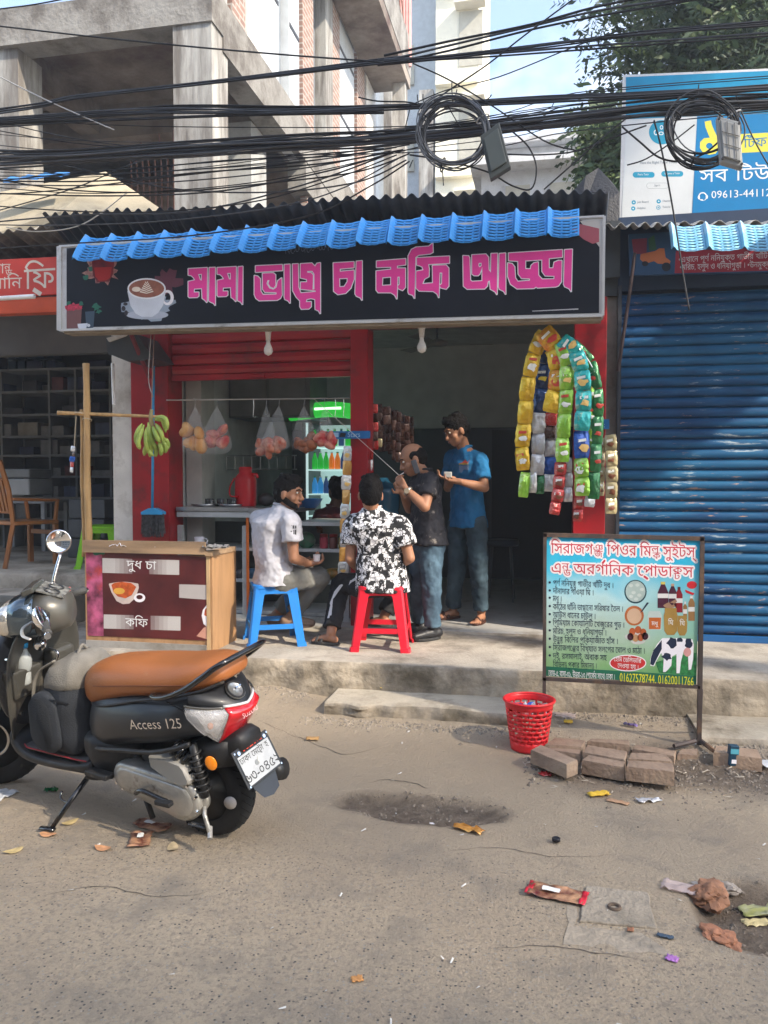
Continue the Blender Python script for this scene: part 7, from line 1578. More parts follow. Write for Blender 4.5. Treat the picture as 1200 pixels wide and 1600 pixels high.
#shopkeeper behind the counter, mostly in the dark
Jk=dict(pelvis=pt(520,850,7.0),neck=pt(520,792,7.0),head=pt(527,768,7.0),shL=pt(500,805,7.0),shR=pt(540,805,7.05),elL=pt(492,845,6.9),elR=pt(545,845,6.9),haL=pt(498,830,6.75),haR=pt(530,850,6.75),hipL=pt(510,870,7.0),hipR=pt(530,870,7.0),knL=pt(508,920,6.95),knR=pt(532,920,6.95),anL=Vector((0,0,0)),anR=Vector((0,0,0)),toeL=Vector((0,-1,0)),toeR=Vector((0,-1,0)),front=Vector((-.3,-1,0)))
for s_ in 'LR':Jk['an'+s_]=Vector((Jk['kn'+s_].x,6.98,.312+.085))
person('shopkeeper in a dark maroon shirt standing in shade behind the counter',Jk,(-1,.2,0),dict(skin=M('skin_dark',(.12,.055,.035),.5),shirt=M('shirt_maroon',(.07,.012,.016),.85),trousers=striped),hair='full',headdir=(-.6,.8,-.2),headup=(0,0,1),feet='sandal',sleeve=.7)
#scooter
RC=on(335,1300,z=0);LEAN=math.radians(8);HDG=math.radians(164.4)
sc=thing('scooter','dark grey scooter with a tan brown seat leaning on its side stand at the left','scooter',(RC.x,RC.y,.002),(-LEAN,0,HDG))
def Z(mb,n,m,par=None,**k):return mb.build(n,m,par or sc,**k)
bodym=M('matte_black_paint',(.016,.018,.022),.42,var=.25,scale=4,coat=.15,dirt=(.10,.09,.075),dirt_amt=-.05,dscale=9)
blk=M('black_plastic_scooter',(.014,.014,.015),.5,var=.3,scale=9,bump=.1,bscale=200,dirt=(.09,.08,.065),dirt_amt=.05,dscale=12)
gloss=M('gloss_black',(.006,.006,.007),.12,coat=.5);bronze=M('bronze_plastic',(.085,.082,.072),.36,metal=.35,var=.15,scale=6,dirt=(.22,.19,.15),dirt_amt=.05,dscale=10);brz2=M('bronze_gloss',(.20,.19,.165),.2,metal=.7,var=.1)
silver=M('cast_silver',(.42,.41,.38),.38,metal=.6,var=.2,scale=9,bump=.15,bscale=80,dirt=(.12,.10,.08),dirt_amt=.15,dscale=14);dk_metal=M('dark_metal_scooter',(.05,.05,.05),.4,metal=.6,var=.3);chrome=M('chrome',(.75,.75,.76),.08,metal=1,var=.03)
seat_m=M('tan_vinyl',(.34,.115,.032),.40,var=.16,scale=3,bump=.12,bscale=140,dirt=(.45,.26,.13),dirt_amt=-.05,dscale=5,spec=.45);rub=M('tyre_rubber',(.012,.012,.012),.8,var=.4,scale=20,dirt=(.08,.07,.055),dirt_amt=.1,dscale=12)
def ring_s(x,w_,zl,zh,e=2.8,n=28,top=1.0):
 out=[]
 for j in range(n):
  a=2*PI*j/n;c,s_=math.cos(a),math.sin(a);q=math.copysign(abs(c)**(2/e),c);t=math.copysign(abs(s_)**(2/e),s_);ww=w_*(1-(1-top)*max(0,t))
  out.append((x,ww*q,(zl+zh)/2+(zh-zl)/2*t))
 return out
def smooth_loft(st,n=4,**k):
 out=[]
 for i in range(len(st)-1):
  p0,p1,p2,p3=st[max(0,i-1)],st[i],st[i+1],st[min(len(st)-1,i+2)]
  for q in range(n):
   t=q/n;out.append(tuple(.5*((2*b)+(-a+c)*t+(2*a-5*b+4*c-d)*t*t+(-a+3*b-3*c+d)*t**3)for a,b,c,d in zip(p0,p1,p2,p3)))
 out.append(st[-1]);return [ring_s(*s_,**k)for s_ in out]
body=[(.535,.085,.36,.52),(.50,.125,.335,.57),(.42,.152,.345,.60),(.32,.168,.375,.615),(.2,.176,.40,.635),(.05,.176,.43,.66),(-.08,.163,.46,.69),(-.17,.138,.475,.69),(-.235,.10,.50,.652),(-.27,.07,.53,.625),(-.285,.04,.55,.60)]
RX=lambda x:x if x>.1 else.1+(x-.1)*.76
body=[(RX(x),w_,zl,zh-.02*(x<.1))for x,w_,zl,zh in body]
o=Z(MB().loft(smooth_loft(body,4,e=3.2,top=.80)),'rear_body',bodym,smooth=True)
for sy in (1,-1):
 L1=[(.49,.13,.35),(.40,.162,.372),(.28,.178,.395),(.12,.184,.415),(0.0,.178,.445),(-.07,.163,.47)]
 Z(MB().tube(curve_pts([(x,sy*y,z)for x,y,z in L1],5),.010,8),'side_trim',blk,smooth=True)
 L2=[(.02,.166,.63),(-.04,.166,.61),(-.07,.164,.60)]
 Z(MB().tube(curve_pts([(x,sy*y,z)for x,y,z in L2],4),.0025,5),'panel_seam',gloss)
seat=[(.565,.05,.585,.655),(.55,.085,.535,.685),(.50,.112,.525,.715),(.42,.130,.552,.735),(.32,.140,.585,.748),(.2,.146,.61,.760),(.05,.146,.638,.772),(-.08,.140,.664,.788),(-.18,.128,.69,.797),(-.25,.108,.712,.79),(-.285,.075,.728,.775),(-.295,.04,.74,.762)]
seat=[(RX(x),w_,zl-.014-.010*(x<.1),zh-.020)for x,w_,zl,zh in seat]
o=Z(MB().loft(smooth_loft(seat,4,e=3.0,top=.86)),'seat',seat_m,smooth=True)
Z(MB().tube(curve_pts([(.55,.075,.60),(.42,.131,.63),(.2,.147,.665),(.0,.144,.688),(-.11,.127,.70)],6),.0022,5),'seat_seam',M('seam_brown',(.16,.05,.015),.6),o)
Z(MB().tube(curve_pts([(.545,.06,.53),(.42,.132,.545),(.2,.148,.602),(.02,.146,.64),(-.11,.130,.672),(-.19,.07,.70)],5),.006,6),'seat_edge',blk)
rail=[(.10,.155,.640),(.045,.172,.644),(-.04,.180,.668),(-.15,.178,.718),(-.25,.168,.782),(-.32,.148,.832),(-.355,.10,.852),(-.362,.0,.856)]
rail=[(RX(x),y,.64+(z-.64)*.76)for x,y,z in rail]
pts_=curve_pts(rail,5);pts_+=[Vector((p.x,-p.y,p.z))for p in pts_[::-1][1:]]
Z(MB().tube(pts_,.0155,10,flat=.75),'grab_rail',gloss,smooth=True)
for sy in (1,-1):Z(MB().tube([(-.15,sy*.135,.70),(-.16,sy*.175,.72)],.009,8).ell((-.16,sy*.172,.70),(.010,.010,.010)),'rail_bolt',chrome,smooth=True)if False else None
def tail_pt(phi,z,grow=0):
 r=.04+.145*((.70-z)/.12)if z>.58 else.185-.10*((.58-z)/.14)
 return Vector((-.055-(r+.012+grow)*.94*math.cos(phi),(.152+grow)*math.sin(phi)*(1 if z>.5 else.92),z))
def patch(p0,p1,zt,zb,grow,n=20,m=7,th=.006):
 mb=MB()
 for i in range(n+1):
  ph_=p0+(p1-p0)*i/n
  for j in range(m+1):t=j/m;z=zt(ph_)+(zb(ph_)-zt(ph_))*t;mb.v.append(tuple(tail_pt(ph_,z,grow+.008*math.sin(PI*t))))
 for i in range(n):
  for j in range(m):a=i*(m+1)+j;mb.f.append((a,a+1,a+m+2,a+m+1))
 return mb
zt=lambda p:.622-.032*(1-abs(p)/1.5);zb=lambda p:.446+.125*max(0,(abs(p)-.45)/1.05)**1.4
clear=M('clear_lens',(.85,.85,.86),.05,trans=0,alpha=.28,var=.03,spec=.9);redl=M('red_lens',(.55,.008,.015),.10,var=.15,scale=30,spec=.9,coat=.6)
for a,b,n,m in ((-.60,.60,'tail_lens',redl),):solidify(Z(patch(a,b,zt,zb,.010),n,m,smooth=True),.005)
for sy in (1,-1):
 solidify(Z(patch(sy*.605,sy*1.50,zt,zb,.008),'indicator_lens',clear,smooth=True),.004)
 Z(patch(sy*.62,sy*1.46,lambda p:zt(p)-.008,lambda p:zb(p)+.006,-.014),'reflector_bowl',M('bright_reflector',(.86,.86,.87),.22,metal=.55,var=.35,scale=45,bump=.8,bscale=60),smooth=True)
 Z(MB().ell(tail_pt(sy*.95,.535,-.006),(.012,.012,.014)),'indicator_bulb',M('amber_bulb',(.6,.2,.05),.2),smooth=True)
 Z(MB().tube([tail_pt(sy*(.6+.9*k/12),zt(sy*(.6+.9*k/12))+.002,.014)for k in range(13)],.005,6),'lens_rim',brz2,smooth=True)
Z(MB().tube([tail_pt(-.6+1.2*k/12,zt(-.6+1.2*k/12)+.006,.014)for k in range(13)],.006,6),'lens_rim',M('clear_strip',(.6,.6,.6),.1),smooth=True)
Z(patch(-.30,.30,lambda p:.467,lambda p:.430,-.005),'lower_reflector',redl,smooth=True)
Z(patch(-1.35,1.35,lambda p:.662,lambda p:zt(p)+.004,.004),'tail_cover',bodym,smooth=True)
ec=Vector((-.186,.010,.640));en=Vector((-.67,.06,.74)).normalized()
em=Z(MB().lathe([(.040,0),(.042,.008),(.034,.012),(.032,.009),(.001,.010)],c=ec,ax=en,n=26),'emblem',M('emblem_grey',(.30,.30,.29),.3,metal=.6,var=.3,scale=60),smooth=True)
Z(MB().torus(ec+en*.010,en,.036,.0045,28,6),'emblem_rim',dk_metal,em)
eu,ev=frame_from(en)
def lplace(s,o_,u,v,size,off,lift,n_):
 V,T,wd_=layout(s,off);return [tuple(Vector(o_)+Vector(u)*((x-wd_/2)*size)+Vector(v)*(y*size)+Vector(n_)*lift)for x,y in V],T
def ltext(s,o_,u,v,size,mat,off=.02,lift=.002,n='lettering',par=None):
 u=Vector(u).normalized();v=Vector(v);v=(v-u*v.dot(u)).normalized();nn=u.cross(v);a,T=lplace(s,o_,u,v,size,off,lift,nn)
 return Z(MB().add(a,T),n,mat,par,recalc=False)
Z(MB().box(ec+en*.016,(.006,.030,.030),rot=(0,-.75,0)),'emblem_mark',chrome,em)
ltext('SUZUKI',tail_pt(0,.548,.026)+Vector((0,0,0)),(0,-1,0),(.25,0,1),.028,M('lens_text',(.75,.45,.45),.3),.03,.003)
Za=[(.212,.4965),(-.088,.5465)];bu=Vector((-.30,-.012,.045));bc_=Vector((.068,.1835,.522));
ltext('Access 125',bc_,bu,(-.35,0,1),.058,chrome,.07,.004,'badge')
Z(MB().loft([ring_s(-.05,.09,.30,.46),ring_s(-.14,.085,.34,.48),ring_s(-.20,.075,.38,.49),ring_s(-.235,.065,.40,.48)]),'rear_fender',blk,smooth=True)
ptl,pbl=Vector((-.222,0,.425)),Vector((-.285,0,.300));pdn=(pbl-ptl).normalized();pn_=Vector((-pdn.z*-1,0,pdn.x*-1));pn_=Vector((-.89,0,.45)).normalized();pn_=Vector((0,1,0)).cross(pdn);pn_=pn_ if pn_.x<0 else -pn_
pc_=(ptl+pbl)/2
def prect(hw,h0,h1,lift,th,cy_=0):
 A=[pc_+Vector((0,cy_+s_*hw,0))+pdn*h for s_,h in ((-1,h0),(1,h0),(1,h1),(-1,h1))];return MB().prism(A,pn_*lift,pn_*(lift+th))
npf=Z(prect(.112,-.078,.078,0,.006),'plate_holder',M('plate_frame',(.03,.032,.035),.45));bevel(npf,.004)
npl=Z(prect(.098,-.048,.068,.0065,.0015),'number_plate',M('plate_silver',(.46,.47,.47),.4,var=.08,scale=30))
pl_ink=M('plate_ink',(.02,.02,.02),.6)
def plt(s,hy,dn,size,mat,off=.02):ltext(s,pc_+Vector((0,hy,0))+pdn*dn+pn_*.0085,(0,-1,0),-pdn,size,mat,off,.0005,'plate_text',npl)
plt('SUZUKI',-.005,-.056,.036,M('suzuki_red',(.75,.06,.02),.4),.04);plt('ঢাকা মেট_ো',.022,-.018,.034,pl_ink);plt('হ',-.075,-.018,.034,pl_ink);plt('৬৩-০৪৫২',0,.058,.056,pl_ink,.03)
Z(MB().cyl(pc_+Vector((0,.015,0))+pdn*.008+pn_*.009,pc_+Vector((0,.015,0))+pdn*.008+pn_*.010,.011,14),'plate_seal',M('seal_grey',(.25,.26,.25),.4),npl);Z(MB().cyl(pc_+Vector((0,-.005,0))+pdn*.004+pn_*.009,pc_+Vector((0,-.005,0))+pdn*.004+pn_*.0105,.013,14),'plate_seal',M('seal_pale',(.55,.55,.5),.4),npl)
for sy in (-1,1):
 for h in (-.067,.070):Z(MB().cyl(pc_+Vector((0,sy*.103,0))+pdn*h+pn_*.006,pc_+Vector((0,sy*.103,0))+pdn*h+pn_*.010,.004,8),'screw',chrome)
for sy in (-1,1):Z(MB().cyl(pc_+Vector((0,sy*.082,0))-pdn*.060+pn_*.006,pc_+Vector((0,sy*.082,0))-pdn*.060+pn_*.011,.008,12),'screw',chrome)
Z(MB().prism([pbl+Vector((.012,-.075,.01)),pbl+Vector((-.0,-.072,-.02)),pbl+Vector((-.028,-.05,-.062)),pbl+Vector((-.036,0,-.072)),pbl+Vector((-.028,.05,-.062)),pbl+Vector((0,.072,-.02)),pbl+Vector((.012,.075,.01))],(0,0,0),(.012,0,.006)),'mud_flap',M('flap_grey',(.035,.04,.048),.45),smooth=False)
Z(MB().ell((-.125,.118,.380),(.024,.008,.030),rot=(0,.3,.3)),'side_reflector',M('amber',(.75,.22,.01),.15,emis=(.8,.25,.02),estr=.05),smooth=True)
Z(MB().loft([ring_s(-.04,.115,.36,.45),ring_s(-.12,.112,.33,.46),ring_s(-.18,.095,.34,.47)]),'rear_inner_guard',blk,smooth=True)
def wheel(cx,R_t,wt_,n_tread=46,steer=0,par=None):
 root_=par or sc;w_=MB();prof=[(-wt_,R_t*.62),(-wt_*1.02,R_t*.72),(-wt_*.98,R_t*.86),(-wt_*.72,R_t*.96),(-wt_*.35,R_t*.995),(0,R_t),(wt_*.35,R_t*.995),(wt_*.72,R_t*.96),(wt_*.98,R_t*.86),(wt_*1.02,R_t*.72),(wt_,R_t*.62)]
 return prof
def make_wheel(parent,c,ax,R_t,wt_):
 c=Vector(c);ax=Vector(ax).normalized();prof=wheel(0,R_t,wt_)
 t=MB().lathe([(r,h)for h,r in prof],c=c,ax=ax,n=56);t.f=[f for f in t.f if len(f)==4]
 ty_=Z(t,'tyre',rub,parent,smooth=True)
 g=MB();u,v=frame_from(ax)
 for k in range(40):
  a=2*PI*k/40
  for s_ in (-1,1):
   a1=a+(.5 if s_>0 else 0)*2*PI/40;P_=[]
   for q in range(4):
    h=s_*wt_*(.15+.25*q);an_=a1+.06*q;r_=R_t*(1.0015 if q==0 else (.997,.985,.965,.93)[q]);P_.append(c+(u*math.cos(an_)+v*math.sin(an_))*r_+ax*h)
   g.tube(P_,.0026,4)
 Z(g,'tread_groove',M('groove_black',(.003,.003,.003),.9),ty_,kind='stuff')
 Z(MB().lathe([(R_t*.66,-wt_*.95),(R_t*.60,-wt_*.8),(R_t*.56,-wt_*.3),(R_t*.56,wt_*.3),(R_t*.60,wt_*.8),(R_t*.66,wt_*.95)],c=c,ax=ax,n=40),'rim',dk_metal,parent,smooth=True)
 Z(MB().lathe([(.001,-.03),(.045,-.03),(.05,0),(.045,.03),(.001,.03)],c=c,ax=ax,n=20),'hub',dk_metal,parent,smooth=True)
 for k in range(5):
  a=2*PI*k/5+.2;e_=u*math.cos(a)+v*math.sin(a);Z(MB().tube([c+e_*.04,c+e_*R_t*.58],[.018,.012],8,flat=.6),'spoke',dk_metal,parent,smooth=True)
make_wheel(sc,(0,0,.212),(0,1,0),.212,.050)
def stadium(x0,z0_,r0_,x1,z1_,r1_,n=14):
 d=Vector((x1-x0,z1_-z0_));a0=math.atan2(d.y,d.x);out=[]
 for k in range(n+1):a=a0+PI/2+PI*k/n;out.append((x0+r0_*math.cos(a),z0_+r0_*math.sin(a)))
 for k in range(n+1):a=a0-PI/2+PI*k/n;out.append((x1+r1_*math.cos(a),z1_+r1_*math.sin(a)))
 return out
def plate_(out,y0,y1,bev=.010):
 n=len(out);cx=sum(p[0]for p in out)/n;cz_=sum(p[1]for p in out)/n;sh_=lambda k:[(cx+(p[0]-cx)*k,cz_+(p[1]-cz_)*k)for p in out]
 return MB().loft([[(x,y0,z)for x,z in out],[(x,y1-bev,z)for x,z in out],[(x,y1-bev*.3,z)for x,z in sh_(.965)],[(x,y1,z)for x,z in sh_(.91)]])
Z(plate_(stadium(.31,.262,.062,.015,.215,.088),.085,.158,.016),'belt_cover',silver,smooth=True,);Z(plate_(stadium(.30,.262,.045,.02,.215,.066),.158,.166,.006),'belt_cover_face',silver,auto=40)
for k in range(9):
 a=k*.7;p=(.015+.080*math.cos(a),.215+.080*math.sin(a))if k<6 else (.31+.052*math.cos(a),.262+.052*math.sin(a));Z(MB().cyl((p[0],.14,p[1]),(p[0],.160,p[1]),.006,8),'bolt',chrome)
Z(MB().lathe([(.050,.0),(.055,.02),(.045,.03),(.03,.035),(.001,.036)],c=(-.035,.095,.212),ax=(0,1,0),n=24),'final_drive_cover',silver,smooth=True)
Z(plate_([(.150,.385),(.145,.345),(.045,.300),(-.020,.290),(-.045,.298),(-.052,.315),(-.030,.362),(-.012,.378),(.06,.388)],.11,.172,.014),'air_box',M('air_box_grey',(.30,.29,.265),.45,var=.12,dirt=(.16,.14,.11),dirt_amt=.1),smooth=False,auto=40)
Z(MB().box((.12,.02,.30),(.26,.16,.14)),'crankcase',dk_metal);
for k in range(6):Z(MB().box((.36+.0*k,.03,.22+.017*k),(.12,.16,.006)),'cooling_fin',silver)
Z(MB().tube([(-.085,.125,.235),(-.05,.125,.45)],.016,10),'shock_absorber',dk_metal,smooth=True)
sp_=MB();sp_.tube([(-.085+.035*k/70+.026*math.cos(k*.62),.125+.026*math.sin(k*.62),.26+.17*k/70)for k in range(71)],.005,5);Z(sp_,'spring',M('spring_black',(.02,.02,.02),.35),smooth=True)
for k in range(3):Z(MB().torus((-.02+.028*k,.125,.385+.018*k),(.7,0,.5),.028,.009,18,6),'intake_hose',gloss,smooth=True)
Z(MB().cyl((-.03,.13,.335),(-.03,.155,.335),.013,12),'silver_cap',chrome,smooth=False)
Z(MB().tube([(-.06,.10,.21),(-.085,.14,.17),(-.13,.17,.115)],.009,8),'axle_lever',silver,smooth=True);Z(MB().cyl((-.115,.150,.130),(-.14,.185,.105),.010,8),'axle_nut',silver)
spr2=MB().tube([(-.02-.07*k/60+.010*math.cos(k*.8),.15+.010*math.sin(k*.8),.125-.0*k)for k in range(61)],.003,4);Z(spr2,'stand_spring',dk_metal)
Z(MB().tube(curve_pts([(.22,.185,.225),(.18,.19,.245),(.12,.19,.235),(.05,.195,.228)],4),.010,8),'kick_lever',gloss,smooth=True);Z(MB().bbox_bevel((.055,.205,.226),(.075,.03,.02),.004),'kick_pedal',blk)
Z(MB().ell((-.14,.02,.20),(.03,.05,.05)),'reflector_disc',M('pale_disc',(.45,.42,.4),.2),smooth=True)if False else None
Z(MB().lathe([(.026,0),(.026,.006),(.001,.008)],c=(-.150,.058,.190),ax=(-.3,1,0),n=18),'valve_reflector',M('pale_disc',(.5,.47,.45),.2),smooth=True)
Z(MB().tube(curve_pts([(.25,-.12,.16),(.05,-.16,.17),(-.25,-.17,.24)],5),[.02]*4+[.045]*7,12),'exhaust',dk_metal,smooth=True)
fl_=[(.50,.15,.215,.300),(.58,.158,.225,.275),(.72,.162,.222,.268),(.86,.158,.222,.272),(.95,.150,.235,.300),(1.0,.14,.26,.36)]
Z(MB().loft(smooth_loft(fl_,3,e=4.5)),'floorboard',blk,smooth=True)
Z(MB().loft([ring_s(.52,.15,.30,.42,4),ring_s(.47,.155,.23,.42,4),ring_s(.38,.14,.23,.40,4),ring_s(.30,.11,.27,.38,4)]),'under_seat_skirt',blk,smooth=True)
mt=Z(MB().prism([(.53,.135,.277),(.56,.14,.277),(.90,.135,.280),(.93,.12,.285),(.93,-.12,.285),(.53,-.12,.277)],(0,0,0),(0,0,.005)),'floor_mat',M('mat_grey',(.10,.095,.09),.8,var=.3,scale=20));Z(MB().tube([(.535,.139,.284),(.60,.142,.284),(.90,.137,.288),(.935,.12,.291)],.003,5),'mat_edge',M('mat_red',(.30,.02,.03),.6),mt)
ls_st=[(1.00,.150,.30),(.965,.175,.40),(.935,.195,.52),(.91,.205,.64),(.885,.195,.74),(.86,.16,.82),(.84,.12,.86)]
mb=MB()
for (x,hw,z)in ls_st:
 mb.v+=[(x-.03*(1-(q/6)**2)*-1-.035*(1-abs(q/6))if False else x+.045*(1-(q/6)**2)-.02,hw*q/6,z)for q in range(-6,7)]
for i in range(len(ls_st)-1):
 for j in range(12):a=i*13+j;mb.f.append((a,a+1,a+14,a+13))
shd=Z(mb,'leg_shield',bronze,smooth=True);solidify(shd,.012,-1);subsurf(shd,1)
for k,(y0,y1,z0_,z1_)in enumerate(((.02,.175,.50,.645),)):
 pk=MB().loft([[(.955,y0,z0_),(.955,y1*.9,z0_),(.955,y1,z1_),(.955,y0,z1_)],[(.90,y0+.01,z0_+.01),(.90,y1*.88,z0_+.01),(.875,y1-.004,z1_),(.875,y0,z1_)]]);bevel(Z(pk,'storage_pocket',bronze),.012,3)
bevel(Z(MB().box((.90,-.09,.60),(.07,.13,.17),rot=(0,-.12,0)),'glove_box',bronze),.018,3)
Z(MB().lathe([(.028,0),(.030,.02),(.018,.025),(.017,.04),(.001,.042)],c=(.865,.035,.735),ax=(-1,.1,.15),n=18),'ignition_lock',chrome,smooth=True)
Z(MB().tube(curve_pts([(.87,-.02,.70),(.82,-.02,.685),(.82,-.02,.655),(.85,-.02,.645)],4),.007,8),'bag_hook',chrome,smooth=True)
for y,z in ((.13,.44),(-.13,.44),(.16,.70),(-.16,.70)):Z(MB().cyl((.92,y,z),(.905,y,z+.002),.008,8),'bolt',chrome)
Z(MB().loft([ring_s(1.06,.12,.42,.78),ring_s(1.0,.17,.36,.82),ring_s(.95,.19,.36,.80)]),'front_apron',bodym,smooth=True)
S0=Vector((.80,.02,.90));STA=math.radians(36);Lv=Vector((-math.sin(STA),math.cos(STA),0));Fv=Vector((math.cos(STA),math.sin(STA),0));Uv=Vector((0,0,1))
H=lambda f,l,u:S0+Fv*f+Lv*l+Uv*u
Rst=(0,0,STA)
def Hloft(st,n_='cowl',m=bronze,e=2.6,**k):
 rings=[]
 for f,hw,zl,zh in st:
  ring=[]
  for j in range(26):
   a=2*PI*j/26;c,s_=math.cos(a),math.sin(a);ring.append(H(f,hw*math.copysign(abs(c)**(2/e),c),(zl+zh)/2+(zh-zl)/2*math.copysign(abs(s_)**(2/e),s_)))
  rings.append(ring)
 return Z(MB().loft(rings),n_,m,smooth=True,**k)
Hloft([(-.115,.055,-.06,.03),(-.10,.095,-.085,.055),(-.04,.130,-.105,.085),(.02,.138,-.11,.088)],'handlebar_cowl',bronze)
Hloft([(.021,.139,-.111,.089),(.08,.134,-.112,.078),(.13,.120,-.11,.06)],'handlebar_cowl_band',M('chrome_dark',(.10,.13,.16),.10,metal=.8))
Hloft([(.131,.119,-.109,.058),(.175,.100,-.10,.038),(.205,.070,-.08,.01),(.215,.035,-.055,-.02)],'headlamp',M('headlamp_chrome',(.62,.60,.55),.08,metal=.85))
Z(MB().prism([H(-.095,-.085,.052),H(-.095,.075,.052),H(.01,.085,.095),H(.01,-.095,.095)],(0,0,.002),Uv*.008),'instrument_panel',M('dial_pale',(.10,.10,.10),.15,var=.5,scale=30,tint=(.26,.26,.24)))
for q in (-.04,.04):Z(MB().torus(H(-.045,q,.083),(-.35*Fv.x,-.35*Fv.y,.93),.030,.004,20,6),'dial_ring',dk_metal)
bevel(Z(MB().box(H(.035,.03,.105),(.05,.19,.025),rot=(0,.3,STA)),'dial_visor',M('visor_dark',(.05,.05,.045),.25)),.006)
for s_ in (1,-1):
 a=H(-.02,s_*.12,.0);b=H(-.045,s_*.215,.0);c=H(-.085,s_*.345,-.018)
 Z(MB().tube([a,b],[.026,.020],12),'switch_housing',blk,smooth=True);Z(MB().tube([b,b.lerp(c,.02),b.lerp(c,.98),c],[.020,.0165,.0165,.021],14),'grip',M('grip_rubber',(.05,.05,.048),.6,bump=.4,bscale=150),smooth=True)
 Z(MB().cyl(c,c+(c-b).normalized()*.028,.0135,12),'bar_end',chrome)
 Z(MB().tube(curve_pts([H(.015,s_*.17,-.01),H(.04,s_*.22,-.02),H(.02,s_*.30,-.03),H(-.02,s_*.345,-.035)],5),.007,8,flat=.6),'brake_lever',silver,smooth=True)
Z(MB().bbox_bevel(H(-.05,-.165,.035),(.04,.035,.018),.004,rot=Rst),'red_switch',M('switch_red',(.75,.03,.03),.3))
def mirror(base,ctr,nrm,R_=.050):
 ctr=Vector(ctr);nrm=Vector(nrm).normalized();st_=curve_pts([base,Vector(base)+Vector((0,0,.05)),ctr+Vector((0,0,-.055))-nrm*.012],5)
 Z(MB().tube(st_,.0075,8),'mirror_stem',chrome,smooth=True);Z(MB().ell(base,(.014,.014,.012)),'mirror_boot',blk,smooth=True)
 h=Z(MB().lathe([(.001,-.035),(.022,-.032),(.042,-.018),(R_,-.002),(R_+.002,.004),(R_-.004,.006),(R_-.006,.002)],c=ctr,ax=nrm,n=30),'mirror_housing',chrome,smooth=True);Z(MB().lathe([(R_-.005,.001),(.001,.0012)],c=ctr,ax=nrm,n=30),'mirror_glass',M('mirror_glass',(.55,.54,.52),.04,metal=1,var=.02),h)
mR=on(92,846,y=0);
def sc_local(px,py,yl):
 """where a view ray crosses the scooter's own plane y = yl"""
 Mi=full(sc).inverted();o_=Mi@Vector((0,0,EYE));d_=(Mi@on(px,py,y=3))-o_;t=(yl-o_.y)/d_.y;return o_+d_*t
bR=H(-.01,-.14,.04);tR=sc_local(92,846,bR.y-.05);mirror(bR,tR,(-.75,.72,.1),.052)
bL=H(-.0,.165,.02);tL=sc_local(66,966,bL.y+.05);mirror(bL,tL,(-.95,.20,-.1),.055)if False else None
hL=Z(MB().lathe([(.001,-.035),(.022,-.032),(.045,-.018),(.055,-.002),(.056,.004),(.050,.006),(.048,.002)],c=tL,ax=(-.62,-.45,.30),n=30),'mirror_housing',chrome,smooth=True);Z(MB().tube([bL,tL+Vector((.03,.0,-.02))],.0075,8),'mirror_stem',chrome)
Z(MB().lathe([(.050,.001),(.001,.0012)],c=tL,ax=(-.62,-.45,.30),n=30),'mirror_glass',M('mirror_glass',(.5,.5,.5)),hL)
for k,(y,c)in enumerate(((.03,dk_metal),(-.02,silver),(.06,dk_metal))):Z(MB().tube(curve_pts([H(.03,y,-.10),(.84,y*.8,.80),(.88,y*.4,.72)],5),.007,7),'control_cable',c,smooth=True)
Z(MB().tube([(.86,0,.84),(1.16,.02,.44)],.03,12),'steering_column',dk_metal,smooth=True)
wc_=Vector((1.262,.03,.245));Wd=Vector((-math.sin(STA*.85),math.cos(STA*.85),0));Wf=Vector((math.cos(STA*.85),math.sin(STA*.85),0))
make_wheel(sc,wc_,Wd,.245,.044)
for s_ in (1,-1):Z(MB().tube([Vector((1.13,.02,.52))+Wd*.07*s_,wc_+Wd*.075*s_],.019,10),'fork_leg',silver,smooth=True)
fd=MB();NN=16
for i in range(NN+1):
 a=math.radians(-18+160*i/NN)+math.radians(12)
 for j in range(9):
  q=(j-4)/4;r_=.268-.030*q*q*abs(q);fd.v.append(tuple(wc_+(Wf*math.cos(a)+Vector((0,0,1))*math.sin(a))*r_+Wd*.066*q))
for i in range(NN):
 for j in range(8):a=i*9+j;fd.f.append((a,a+1,a+10,a+9))
solidify(Z(fd,'front_fender',bodym,smooth=True),.004)
Z(MB().torus(wc_+Wd*.055,Wd,.085,.008,30,6,.3),'brake_disc',M('disc_steel',(.4,.4,.4),.25,metal=.9),smooth=True)
Mi=full(sc).inverted();foot=Mi@on(80,1295,z=.012)
Z(MB().tube([(.555,.10,.215),Vector((.555,.10,.215)).lerp(foot,.5)+Vector((0,.005,0)),foot],[.013,.011,.010],8),'side_stand',gloss,smooth=True);Z(MB().tube([foot+Vector((-.02,.0,.0)),foot+Vector((.045,.015,.004))],.013,8,flat=.5),'stand_foot',gloss,smooth=True)
Z(MB().tube(curve_pts([Vector((.555,.10,.215)).lerp(foot,.55),Vector((.62,.2,.115)),Vector((.66,.19,.12)),Vector((.67,.17,.14))],4),.005,6),'stand_tang',gloss,smooth=True)
Z(MB().tube(curve_pts([(.40,.13,.24),(.46,.155,.235),(.50,.175,.245)],4),.014,8),'foot_rest',blk,smooth=True);bevel(Z(MB().box((.43,.17,.262),(.12,.05,.022),rot=(.1,-.05,0)),'pillion_peg',blk),.005)
for s_ in (1,-1):Z(MB().tube([(.30,s_*.08,.20),(.20,s_*.13,.09)],.012,8),'centre_stand',blk,smooth=True)
